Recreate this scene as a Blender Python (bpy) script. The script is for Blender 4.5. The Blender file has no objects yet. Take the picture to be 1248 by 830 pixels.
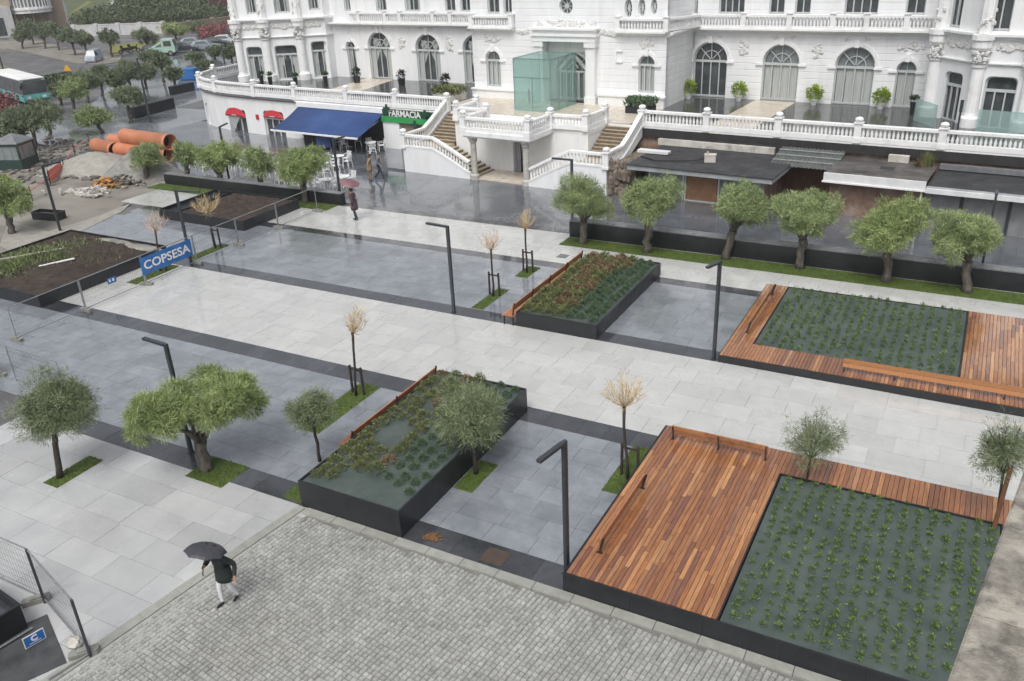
import bpy, bmesh, math, random
from mathutils import Vector, Matrix
from mathutils.geometry import tessellate_polygon
random.seed(7)
R = random.Random(11)
S = bpy.context.scene
COL = S.collection
PI = math.pi

# ---------------------------------------------------------------- camera, sky, sun, exposure
cam = bpy.data.cameras.new('camera')
cam_ob = bpy.data.objects.new('camera', cam)
COL.objects.link(cam_ob)
cam.sensor_width = 36.0
cam.lens = 30.1731
cam.clip_start = 0.1
cam.clip_end = 3000
cam_ob.matrix_world = Matrix(((0.881539, -0.166871, 0.441636, 0.0), (0.470116, 0.396171, -0.788695, 0.0), (-0.043353, 0.902886, 0.427689, 14.0), (0.0, 0.0, 0.0, 1.0)))
S.camera = cam_ob

world = bpy.data.worlds.new('World')
S.world = world
world.use_nodes = True
wn = world.node_tree
wn.nodes.clear()
w_out = wn.nodes.new('ShaderNodeOutputWorld')
w_bg = wn.nodes.new('ShaderNodeBackground')
w_hs = wn.nodes.new('ShaderNodeHueSaturation')
w_sky = wn.nodes.new('ShaderNodeTexSky')
w_sky.sky_type = 'NISHITA'
w_sky.sun_disc = False
SUN_EL, SUN_AZ = math.radians(58), math.radians(172)
w_sky.sun_elevation = SUN_EL
w_sky.sun_rotation = SUN_AZ
w_sky.air_density = 1.0
w_sky.dust_density = 6.0
w_sky.ozone_density = 1.0
w_hs.inputs['Saturation'].default_value = 0.28      # overcast: a grey sky
w_bg.inputs['Strength'].default_value = 0.13
wn.links.new(w_sky.outputs[0], w_hs.inputs['Color'])
wn.links.new(w_hs.outputs[0], w_bg.inputs['Color'])
wn.links.new(w_bg.outputs[0], w_out.inputs['Surface'])

sun = bpy.data.lights.new('sun', 'SUN')
sun.energy = 1.0
sun.angle = math.radians(24)
sun.color = (1.0, 0.98, 0.95)
sun_ob = bpy.data.objects.new('sun', sun)
COL.objects.link(sun_ob)
sun_dir = Vector((math.cos(SUN_EL)*math.sin(SUN_AZ), math.cos(SUN_EL)*math.cos(SUN_AZ), math.sin(SUN_EL)))
sun_ob.rotation_euler = sun_dir.to_track_quat('Z', 'Y').to_euler()
sun_ob.location = (0, 0, 60)

S.view_settings.view_transform = 'Standard'
S.view_settings.look = 'None'
S.view_settings.gamma = 1.0
S.view_settings.use_curve_mapping = False
S.view_settings.exposure = 0.23
S.cycles.use_denoising = True
S.cycles.max_bounces = 6
S.cycles.transparent_max_bounces = 12
S.cycles.caustics_reflective = False
S.cycles.caustics_refractive = False

# ---------------------------------------------------------------- helpers
class MB:
    def __init__(s):
        s.v = []; s.f = []; s.m = []; s.t = []
    def add(s, vs, fs, m=0, tone=0.0):
        o = len(s.v)
        s.v += [tuple(v) for v in vs]
        s.f += [tuple(i + o for i in f) for f in fs]
        s.m += [m]*len(fs); s.t += [tone]*len(fs)
        return s
    def box(s, x0, x1, y0, y1, z0, z1, m=0, tone=0.0):
        return s.add([(x0,y0,z0),(x1,y0,z0),(x1,y1,z0),(x0,y1,z0),(x0,y0,z1),(x1,y0,z1),(x1,y1,z1),(x0,y1,z1)],
                     [(0,3,2,1),(4,5,6,7),(0,1,5,4),(1,2,6,5),(2,3,7,6),(3,0,4,7)], m, tone)
    def beam(s, p0, p1, w, h, m=0, tone=0.0, up=(0,0,1)):
        a, b = Vector(p0), Vector(p1); d = (b-a).normalized(); upv = Vector(up)
        if abs(d.dot(upv)) > .99: upv = Vector((0,1,0))
        x = d.cross(upv).normalized()*w/2; y = x.cross(d).normalized()*h/2
        return s.add([a-x-y,a+x-y,a+x+y,a-x+y,b-x-y,b+x-y,b+x+y,b-x+y],
                     [(0,1,2,3),(7,6,5,4),(0,4,5,1),(1,5,6,2),(2,6,7,3),(3,7,4,0)], m, tone)
    def tube(s, pts, rads, n=6, m=0, caps=True, tone=0.0):
        pts = [Vector(p) for p in pts]
        if not hasattr(rads, '__len__'): rads = [rads]*len(pts)
        vs = []
        for i, p in enumerate(pts):
            d = (pts[min(i+1, len(pts)-1)] - pts[max(i-1, 0)]).normalized()
            r = Vector((0,0,1)) if abs(d.z) < .9 else Vector((1,0,0))
            x = d.cross(r).normalized(); y = d.cross(x).normalized()
            for k in range(n):
                a = 2*PI*k/n
                vs.append(p + (x*math.cos(a) + y*math.sin(a))*rads[i])
        fs = []
        for i in range(len(pts)-1):
            for k in range(n):
                fs.append((i*n+k, i*n+(k+1) % n, (i+1)*n+(k+1) % n, (i+1)*n+k))
        if caps:
            fs.append(tuple(range(n))[::-1]); fs.append(tuple((len(pts)-1)*n+k for k in range(n)))
        return s.add(vs, fs, m, tone)
    def lathe(s, prof, c=(0,0,0), n=10, m=0, a0=0.0, tone=0.0):
        vs = []
        for (r, z) in prof:
            for k in range(n):
                a = 2*PI*k/n + a0
                vs.append((c[0]+r*math.cos(a), c[1]+r*math.sin(a), c[2]+z))
        fs = []
        for i in range(len(prof)-1):
            for k in range(n):
                fs.append((i*n+k, i*n+(k+1) % n, (i+1)*n+(k+1) % n, (i+1)*n+k))
        fs.append(tuple(range(n))[::-1]); fs.append(tuple((len(prof)-1)*n+k for k in range(n)))
        return s.add(vs, fs, m, tone)
    def ball(s, c, r, n=8, m=0, sq=(1,1,1), jit=0.0, tone=0.0):
        rings = max(3, n//2); vs = [(c[0], c[1], c[2]-r*sq[2])]; fs = []
        for i in range(1, rings):
            t = PI*i/rings
            for k in range(n):
                a = 2*PI*k/n; j = 1 + R.uniform(-jit, jit)
                vs.append((c[0]+r*sq[0]*math.sin(t)*math.cos(a)*j, c[1]+r*sq[1]*math.sin(t)*math.sin(a)*j, c[2]-r*sq[2]*math.cos(t)*j))
        vs.append((c[0], c[1], c[2]+r*sq[2])); top = len(vs)-1
        for k in range(n): fs.append((0, 1+(k+1) % n, 1+k))
        for i in range(rings-2):
            for k in range(n):
                fs.append((1+i*n+k, 1+i*n+(k+1) % n, 1+(i+1)*n+(k+1) % n, 1+(i+1)*n+k))
        b = 1+(rings-2)*n
        for k in range(n): fs.append((b+k, b+(k+1) % n, top))
        return s.add(vs, fs, m, tone)
    def prism(s, poly, z0, z1, m=0, holes=(), tone=0.0):
        loops = [list(poly)] + [list(h) for h in holes]
        tris = tessellate_polygon([[Vector((x, y, 0)) for x, y in l] for l in loops])
        flat = [p for l in loops for p in l]; n = len(flat)
        vs = [(x, y, z0) for x, y in flat] + [(x, y, z1) for x, y in flat]
        fs = []
        for a, b, c in tris:
            (ax, ay), (bx, by), (cx, cy) = flat[a], flat[b], flat[c]
            if (bx-ax)*(cy-ay)-(by-ay)*(cx-ax) < 0: b, c = c, b
            fs.append((a+n, b+n, c+n)); fs.append((c, b, a))
        o = 0
        for li, l in enumerate(loops):
            k = len(l); area = sum(l[i][0]*l[(i+1) % k][1]-l[(i+1) % k][0]*l[i][1] for i in range(k))
            flip = (area < 0) != (li > 0)
            for i in range(k):
                a, b = o+i, o+(i+1) % k
                fs.append((b, a, a+n, b+n) if flip else (a, b, b+n, a+n))
            o += k
        return s.add(vs, fs, m, tone)
    def xz(s, start=0):                       # turn what was added since `start` upright: (x, y, z) -> (x, -z, y)
        s.v[start:] = [(x, -z, y) for x, y, z in s.v[start:]]
        return s
    def mesh(s, name, mats, smooth=False):
        me = bpy.data.meshes.new(name)
        me.from_pydata(s.v, [], s.f)
        for mt in (mats if isinstance(mats, (list, tuple)) else [mats]): me.materials.append(mt)
        if any(s.m): me.polygons.foreach_set('material_index', s.m)
        if any(s.t):
            at = me.attributes.new('tone', 'FLOAT', 'FACE'); at.data.foreach_set('value', s.t)
        if smooth: me.polygons.foreach_set('use_smooth', [True]*len(me.polygons))
        me.update()
        return me
    def obj(s, name, mats, parent=None, loc=(0,0,0), rz=0.0, smooth=False, **kw):
        return link(name, s.mesh(name, mats, smooth), parent, loc, rz, **kw)

def link(name, data, parent=None, loc=(0,0,0), rz=0.0, label=None, cat=None, group=None, kind=None):
    o = bpy.data.objects.new(name, data)
    COL.objects.link(o)
    o.location = loc; o.rotation_euler = (0, 0, rz)
    if parent is not None: o.parent = parent
    if label: o['label'] = label
    if cat: o['category'] = cat
    if group: o['group'] = group
    if kind: o['kind'] = kind
    return o

def thing(name, label, cat, loc=(0,0,0), rz=0.0, group=None):
    return link(name, None, None, loc, rz, label, cat, group)

def dup(root, loc, rz=None, label=None, group=None, scale=None):
    def cp(o, par):
        c = o.copy(); COL.objects.link(c)
        if par is not None: c.parent = par
        for ch in list(o.children): cp(ch, c)
        return c
    r = cp(root, None); r.location = loc
    if rz is not None: r.rotation_euler = (0, 0, rz)
    if label: r['label'] = label
    if group: r['group'] = group
    if scale: r.scale = scale if hasattr(scale, '__len__') else (scale,)*3
    return r

MATS = {}
def mat(name, c1, c2=None, scale=3.0, rough=.6, rough2=None, bump=0.0, bscale=None, tone=0.0, spec=.5, metal=0.0,
        stretch=(1,1,1), hue=None, coat=0.0, detail=5.0, dirt=None, dscale=.6, rscale=None, groove=0.0, crough=.12, dlo=.52, dhi=.75, ra=.35, rb=.65):
    """Principled material: colour noise in world space, roughness noise, bump, per-object tone."""
    if name in MATS: return MATS[name]
    m = bpy.data.materials.new(name); MATS[name] = m
    m.use_nodes = True
    nt = m.node_tree; N = nt.nodes; L = nt.links
    b = N['Principled BSDF']
    b.inputs['Metallic'].default_value = metal
    b.inputs['Specular IOR Level'].default_value = spec
    if coat: b.inputs['Coat Weight'].default_value = coat; b.inputs['Coat Roughness'].default_value = crough
    geo = N.new('ShaderNodeNewGeometry')
    mp = N.new('ShaderNodeMapping'); mp.inputs['Scale'].default_value = stretch
    L.new(geo.outputs['Position'], mp.inputs['Vector'])
    def noise(sc, det=detail, ro=.6):
        n = N.new('ShaderNodeTexNoise'); n.inputs['Scale'].default_value = sc
        n.inputs['Detail'].default_value = det; n.inputs['Roughness'].default_value = ro
        L.new(mp.outputs[0], n.inputs['Vector']); return n
    def ramp(src, lo, hi, a=.35, bb=.65):
        r = N.new('ShaderNodeMapRange'); r.inputs['From Min'].default_value = a; r.inputs['From Max'].default_value = bb
        r.inputs['To Min'].default_value = lo; r.inputs['To Max'].default_value = hi
        L.new(src, r.inputs['Value']); return r.outputs[0]
    c2 = c2 or c1
    mix = N.new('ShaderNodeMix'); mix.data_type = 'RGBA'
    mix.inputs['A'].default_value = (*c1, 1); mix.inputs['B'].default_value = (*c2, 1)
    n1 = noise(scale)
    L.new(ramp(n1.outputs['Fac'], 0, 1), mix.inputs['Factor'])
    col = mix.outputs['Result']
    rnd = None
    if tone or hue:
        oi = N.new('ShaderNodeObjectInfo'); at = N.new('ShaderNodeAttribute'); at.attribute_name = 'tone'
        ad = N.new('ShaderNodeMath'); ad.operation = 'ADD'
        L.new(oi.outputs['Random'], ad.inputs[0]); L.new(at.outputs['Fac'], ad.inputs[1])
        fr = N.new('ShaderNodeMath'); fr.operation = 'FRACT'; L.new(ad.outputs[0], fr.inputs[0]); rnd = fr.outputs[0]
    if hue:                                   # list of colours picked per piece
        cr = N.new('ShaderNodeValToRGB'); el = cr.color_ramp.elements
        cr.color_ramp.interpolation = 'LINEAR'
        while len(el) < len(hue): el.new(.5)
        for i, h in enumerate(hue):
            el[i].position = i/(len(hue)-1); el[i].color = (*h, 1)
        L.new(rnd, cr.inputs['Fac'])
        m2 = N.new('ShaderNodeMix'); m2.data_type = 'RGBA'; m2.blend_type = 'MULTIPLY'; m2.inputs['Factor'].default_value = 1
        L.new(cr.outputs['Color'], m2.inputs['A']); L.new(col, m2.inputs['B']); col = m2.outputs['Result']
    if tone:
        r = N.new('ShaderNodeMapRange'); r.inputs['To Min'].default_value = 1-tone; r.inputs['To Max'].default_value = 1+tone
        L.new(rnd, r.inputs['Value'])
        m3 = N.new('ShaderNodeMix'); m3.data_type = 'RGBA'; m3.blend_type = 'MULTIPLY'; m3.inputs['Factor'].default_value = 1
        L.new(col, m3.inputs['A'])
        cb = N.new('ShaderNodeCombineColor')
        for i in range(3): L.new(r.outputs[0], cb.inputs[i])
        L.new(cb.outputs[0], m3.inputs['B']); col = m3.outputs['Result']
    if dirt:
        n3 = noise(dscale, 6, .7)
        m4 = N.new('ShaderNodeMix'); m4.data_type = 'RGBA'; m4.inputs['B'].default_value = (*dirt, 1)
        L.new(ramp(n3.outputs['Fac'], 0, .8, dlo, dhi), m4.inputs['Factor']); L.new(col, m4.inputs['A']); col = m4.outputs['Result']
    L.new(col, b.inputs['Base Color'])
    if rough2 is not None:
        n2 = noise(rscale or scale*.35, 4)
        L.new(ramp(n2.outputs['Fac'], rough, rough2, ra, rb), b.inputs['Roughness'])
    else: b.inputs['Roughness'].default_value = rough
    if bump or groove:
        bp = N.new('ShaderNodeBump'); bp.inputs['Strength'].default_value = bump or .5; bp.inputs['Distance'].default_value = .02
        if groove:
            sx = N.new('ShaderNodeSeparateXYZ'); L.new(geo.outputs['Position'], sx.inputs[0])
            md = N.new('ShaderNodeMath'); md.operation = 'PINGPONG'; md.inputs[1].default_value = groove/2
            L.new(sx.outputs['Z'], md.inputs[0])
            rr = N.new('ShaderNodeMapRange'); rr.inputs['From Max'].default_value = .03; L.new(md.outputs[0], rr.inputs['Value'])
            L.new(rr.outputs[0], bp.inputs['Height']); bp.inputs['Distance'].default_value = .03
        else:
            n4 = noise(bscale or scale*6, 4); L.new(n4.outputs['Fac'], bp.inputs['Height'])
        L.new(bp.outputs[0], b.inputs['Normal'])
    return m

def glass(name, tint, alpha, rough=.05):
    if name in MATS: return MATS[name]
    m = bpy.data.materials.new(name); MATS[name] = m; m.use_nodes = True
    N = m.node_tree.nodes; L = m.node_tree.links; b = N['Principled BSDF']
    b.inputs['Base Color'].default_value = (*tint, 1); b.inputs['Roughness'].default_value = rough
    b.inputs['Specular IOR Level'].default_value = .6
    t = N.new('ShaderNodeBsdfTransparent'); t.inputs['Color'].default_value = (.84, .93, .91, 1)
    mx = N.new('ShaderNodeMixShader'); mx.inputs['Fac'].default_value = alpha
    L.new(t.outputs[0], mx.inputs[1]); L.new(b.outputs[0], mx.inputs[2]); L.new(mx.outputs[0], N['Material Output'].inputs['Surface'])
    return m

# ---------------------------------------------------------------- materials
M_joint = mat('joint_mortar', (.12,.12,.12), (.16,.16,.155), 6, .5, .8)
M_jointw = mat('pale_joint_mortar', (.38,.38,.37), (.44,.44,.43), 6, .5, .8)
M_asph = mat('wet_asphalt', (.085,.085,.09), (.15,.15,.155), .35, .25, .6, .15, 30)
M_white = mat('pale_granite', (.47,.476,.462), (.545,.55,.536), 2.2, .07, .42, .03, 60, spec=.6, coat=.5, crough=.07, tone=.06, dlo=.44, dhi=.9, dirt=(.40,.405,.395), dscale=.55, rscale=.5)
M_whiteb = mat('pale_granite_blotched', (.39,.40,.403), (.465,.472,.473), .8, .12, .42, .03, 60, spec=.6, coat=.4, crough=.08, tone=.11, dlo=.44, dhi=.9, dirt=(.34,.34,.335), dscale=.35, rscale=.5)
M_grey = mat('blue_grey_granite', (.18,.198,.222), (.235,.255,.28), 1.6, .04, .32, .03, 60, spec=.7, coat=.7, crough=.05, tone=.11, rscale=.45, dlo=.46, dhi=.9, dirt=(.36,.38,.41), dscale=.7)
M_dark = mat('dark_basalt', (.038,.041,.048), (.06,.064,.072), 2, .04, .34, .03, 60, spec=.7, coat=.7, crough=.05, tone=.24, rscale=.6)
M_street = mat('dark_wet_granite', (.095,.105,.12), (.14,.152,.17), .9, .10, .30, .02, 60, spec=.6, coat=.6, crough=.06, tone=.12, rscale=.4)
M_cob = mat('granite_sett', (.295,.298,.285), (.375,.378,.362), .8, .16, .42, .15, 40, tone=.14, coat=.4, dirt=(.30,.297,.26), dscale=.35)
M_curb = mat('kerb_granite', (.27,.275,.25), (.34,.345,.315), 4, .3, .5, .1, 40, tone=.08)
M_blackp = mat('black_steel', (.013,.015,.018), (.02,.022,.026), 2, .28, .5, .03, 30)
M_lamp = mat('lamp_grey_paint', (.035,.042,.05), (.045,.052,.06), 3, .35, .45)
M_cap = mat('wall_cap', (.14,.15,.16), (.2,.21,.22), 3, .25, .5)
WOOD = [(.215,.09,.054), (.38,.165,.066), (.29,.12,.052), (.46,.23,.10), (.245,.105,.055), (.41,.185,.072), (.19,.085,.06), (.51,.27,.115), (.33,.14,.056)]
M_wood = mat('wet_hardwood', (.72,.66,.62), (1.12,1.08,1.04), 5, .08, .36, .12, 60, hue=WOOD, tone=.1, stretch=(6,.5,6), coat=1.0, crough=.06, rscale=.25, dirt=(.17,.062,.022), dscale=.11, dlo=.52, dhi=.63)
M_bench = mat('bench_wood', (.34,.135,.065), (.45,.20,.10), 8, .25, .45, .1, 50, stretch=(6,.7,6), tone=.12)
M_bracket = mat('bench_bracket', (.03,.022,.02), None, 3, .4)
M_membrane = mat('weed_membrane', (.05,.07,.063), (.085,.107,.097), 1.1, .4, .7, .9, 4, rscale=1.2, dirt=(.065,.085,.072), dscale=1.6)
M_grass = mat('lawn', (.05,.085,.012), (.09,.13,.022), 3, .7, None, .6, 80)
M_blade = mat('grass_blade', (.05,.085,.014), (.085,.13,.024), 2, .6)
M_soil = mat('wet_soil', (.022,.014,.010), (.05,.034,.025), 2.5, .6, .9, .9, 9)
M_seed = mat('seedling_leaf', (.07,.13,.032), (.145,.22,.052), 7, .5, tone=.3)
M_shrubg = mat('shrub_dark_green', (.05,.10,.045), (.105,.165,.085), 8, .55, tone=.25)
M_shrubo = mat('shrub_olive', (.10,.125,.045), (.185,.20,.075), 5, .6, tone=.3)
M_shrubr = mat('shrub_rust', (.16,.115,.06), (.24,.17,.09), 7, .6, tone=.3)
M_bark = mat('bark', (.055,.047,.04), (.15,.135,.115), 9, .7, .9, .8, 25, stretch=(1,1,.35))
M_barks = mat('sapling_bark', (.03,.024,.02), (.055,.045,.04), 9, .6, .8)
M_stake = mat('stake_wood', (.028,.022,.02), (.05,.04,.034), 6, .6)
M_leaf = mat('tamarisk_leaf', (.165,.23,.09), (.325,.39,.18), 1.7, .55, tone=.34)
M_leafy = mat('tamarisk_leaf_bright', (.175,.245,.08), (.335,.405,.165), 1.9, .55, tone=.34)
M_leafo = mat('olive_leaf', (.115,.155,.075), (.225,.265,.14), 2.2, .55, tone=.32)
M_leaff = mat('far_leaf', (.105,.14,.08), (.19,.23,.13), .8, .6, tone=.34)
M_dry = mat('dry_twig', (.52,.40,.22), (.68,.55,.34), 5, .7, tone=.25)
M_dryp = mat('dry_twig_pink', (.55,.41,.30), (.68,.54,.42), 5, .7, tone=.22)
M_wall = mat('white_stucco', (.77,.785,.80), (.83,.84,.845), 1.0, .55, .75, .05, 40, stretch=(1.6,1.6,.3), dirt=(.66,.665,.66), dscale=.7)
M_wallg = mat('white_stucco_rusticated', (.76,.775,.795), (.82,.83,.84), 1.0, .55, .75, stretch=(1.6,1.6,.3), dirt=(.67,.675,.67), dscale=.7, groove=.42, bump=.6)
M_orn = mat('carved_stone', (.58,.575,.55), (.76,.765,.76), 7, .6, .8, .6, 18)
M_rail = mat('balustrade_stone', (.79,.80,.80), (.85,.855,.855), 2, .5, .7, dirt=(.58,.59,.58), dscale=1.4)
M_colst = mat('worn_column_stone', (.36,.35,.32), (.55,.54,.51), 5, .6, .8, .4, 20)
M_riser = mat('stone_riser', (.13,.10,.07), (.19,.15,.105), 4, .4, .6, .1, 30)  # vertical step faces coloured darker than the treads, so the flights show bands
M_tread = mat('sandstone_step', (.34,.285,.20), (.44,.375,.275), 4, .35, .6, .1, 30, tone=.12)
M_terr = mat('wet_terrace_tile', (.05,.053,.056), (.08,.083,.085), 2, .07, .2, rscale=.8)
M_beige = mat('beige_tile', (.50,.44,.36), (.58,.52,.44), 2, .2, .4, tone=.06)
M_frame = mat('window_frame_grey', (.47,.50,.505), (.55,.575,.575), 4, .5)
M_framed = mat('window_frame_dark', (.10,.11,.11), None, 4, .5)
M_pane = mat('window_glass', (.045,.055,.06), (.09,.10,.105), 1.5, .06, .12, spec=.8)
M_pane2 = mat('grey_window_glass', (.16,.19,.20), (.24,.265,.27), 1.0, .08, .16, spec=.8)
M_curt = mat('curtain', (.36,.39,.38), (.46,.48,.46), 3, .8, stretch=(7,7,.3))
M_teal = glass('teal_glass', (.42,.56,.535), .30)
M_tealp = glass('pale_teal_glass', (.46,.60,.58), .4)
M_steel = mat('galvanised_steel', (.30,.32,.33), (.40,.42,.43), 5, .35, .5, metal=.6)
M_conc = mat('concrete_block', (.20,.20,.18), (.28,.28,.26), 6, .7, .9, .4, 20)
M_blue = mat('banner_blue', (.02,.13,.40), (.035,.17,.46), 1.5, .4, .6)
M_wht = mat('white_paint', (.80,.80,.80), None, 3, .4)
M_plast = mat('white_plastic', (.74,.75,.76), (.80,.80,.80), 4, .3, .45)
M_awn = mat('awning_blue', (.018,.05,.17), (.03,.075,.22), .6, .6, .8, .1, 6)
M_red = mat('red_canvas', (.42,.02,.035), (.5,.035,.05), 4, .6)
M_green = mat('sign_green', (.03,.28,.08), (.05,.34,.11), 4, .4)
M_signd = mat('sign_dark', (.02,.07,.04), None, 4, .4)
M_dkint = mat('dark_interior', (.02,.02,.022), (.035,.035,.036), 2, .7)  # near-black; in gaps and open ends it stands in for shade
M_roofd = mat('felt_roof', (.022,.023,.026), (.04,.042,.046), 1.3, .45, .75, .2, 12, rscale=.8)
M_roofb = mat('old_felt_roof', (.05,.045,.043), (.115,.105,.10), 1.6, .35, .7, .3, 10, dirt=(.16,.15,.14), dscale=1.2)
M_corr = mat('corrugated_sheet', (.075,.085,.08), (.12,.13,.12), 2, .35, .6)
M_board = mat('chipboard', (.36,.19,.10), (.44,.25,.14), 3, .6, .8, .1, 30, tone=.12)
M_brown = mat('brown_wall', (.17,.10,.065), (.30,.20,.15), 1.6, .7, .9, .2, 12, dirt=(.42,.38,.34), dscale=1.0)
M_rock = mat('rock_wall', (.10,.08,.06), (.24,.20,.165), 3, .7, .95, 1.0, 8, stretch=(1,1,.4))
M_shut = mat('grey_shutter', (.20,.205,.21), (.27,.275,.28), 2, .45, .7, .1, 8)
M_fasc = mat('grey_fascia', (.26,.28,.29), (.36,.38,.39), 1.5, .5, .7)
M_fascw = mat('white_fascia', (.62,.63,.64), (.74,.75,.75), 1.5, .4, .6)
M_pipe = mat('terracotta_pipe', (.46,.17,.085), (.54,.22,.12), 1.2, .45, .6)
M_dirt = mat('building_site_dirt', (.16,.15,.13), (.29,.27,.24), .5, .55, .9, .7, 4, dirt=(.13,.11,.09), dscale=.25)
M_grav = mat('gravel_grey', (.17,.17,.16), (.28,.275,.25), 2, .8, None, .9, 14)
M_sand = mat('sand_heap', (.26,.25,.225), (.35,.335,.30), 2, .8, None, .6, 10)
M_rubw = mat('timber_scrap', (.40,.26,.12), (.52,.36,.2), 3, .7, hue=[(.9,.55,.3),(1.1,1,.8),(.7,.5,.35),(1,.8,.5)], tone=.2)
M_rubd = mat('rubble', (.10,.09,.08), (.24,.22,.20), 3, .8, tone=.4)
M_skin = mat('skin', (.42,.25,.18), None, 3, .55)
M_hair = mat('dark_hair', (.03,.022,.018), None, 3, .5)
M_jack = mat('dark_jacket', (.012,.02,.02), (.022,.032,.03), 6, .7)
M_trw = mat('white_trousers', (.66,.66,.70), (.72,.72,.75), 4, .7)
M_shoe = mat('black_shoe', (.012,.012,.013), None, 3, .35)
M_tan = mat('tan_coat', (.30,.19,.11), (.36,.24,.15), 4, .8)
M_navy = mat('navy_cloth', (.025,.03,.045), (.035,.04,.06), 4, .8)
M_greyc = mat('grey_jumper', (.13,.135,.16), (.18,.185,.21), 4, .8)
M_maroon = mat('maroon_coat', (.055,.035,.045), (.08,.05,.062), 4, .8)
M_umbk = mat('black_umbrella', (.045,.045,.056), (.06,.06,.072), 3, .45)
M_umbr = mat('red_umbrella', (.17,.085,.095), (.23,.115,.125), 3, .5)
M_tarp = mat('dusty_stone', (.44,.42,.38), (.6,.58,.54), 1.4, .75, .95, .5, 14, dirt=(.10,.095,.085), dscale=1.5)
M_bus = mat('bus_white', (.62,.64,.64), None, 3, .3)
M_bust = mat('bus_turquoise', (.10,.42,.43), (.16,.5,.5), 2, .3)
M_tyre = mat('tyre', (.015,.015,.015), None, 3, .7)
M_carw = mat('car_white', (.6,.62,.64), None, 3, .25)
M_cars = mat('car_silver', (.30,.36,.40), None, 3, .25, metal=.3)
M_card = mat('car_dark', (.04,.045,.055), None, 3, .25)
M_trk = mat('truck_green', (.35,.50,.42), (.42,.56,.48), 2, .4)
M_brick = mat('red_brick', (.20,.075,.06), (.28,.11,.085), 3, .8, None, .3, 20)
M_cream = mat('cream_render', (.40,.34,.25), (.50,.43,.33), 1, .75)
M_tanw = mat('tan_render', (.27,.21,.16), (.33,.26,.2), 1, .75)
M_stonew = mat('white_stone', (.5,.5,.5), (.6,.6,.6), 1, .7)
M_hedge = mat('hedge_leaf', (.055,.08,.04), (.115,.145,.065), .5, .65, tone=.3)
M_hill = mat('hill_grass', (.06,.08,.03), (.10,.125,.05), .15, .8, None, .4, 3)
M_flow = mat('yellow_green_bed', (.14,.15,.03), (.20,.205,.05), .8, .7)
M_redl = mat('red_leaf', (.16,.05,.05), (.26,.10,.10), 2, .6, tone=.3)
M_yel = mat('yellow_sign', (.7,.36,.02), None, 3, .5)
M_orange_net = mat('orange_net', (.55,.12,.09), (.62,.2,.15), 4, .6)

# ---------------------------------------------------------------- ground sheets and paving
TOP = 0.03
CAM = Vector((0, 0, 14))
mb = MB(); mb.box(-900, 900, -60, 1500, -.5, -.02)
mb.obj('ground', M_asph, kind='structure')

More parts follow.
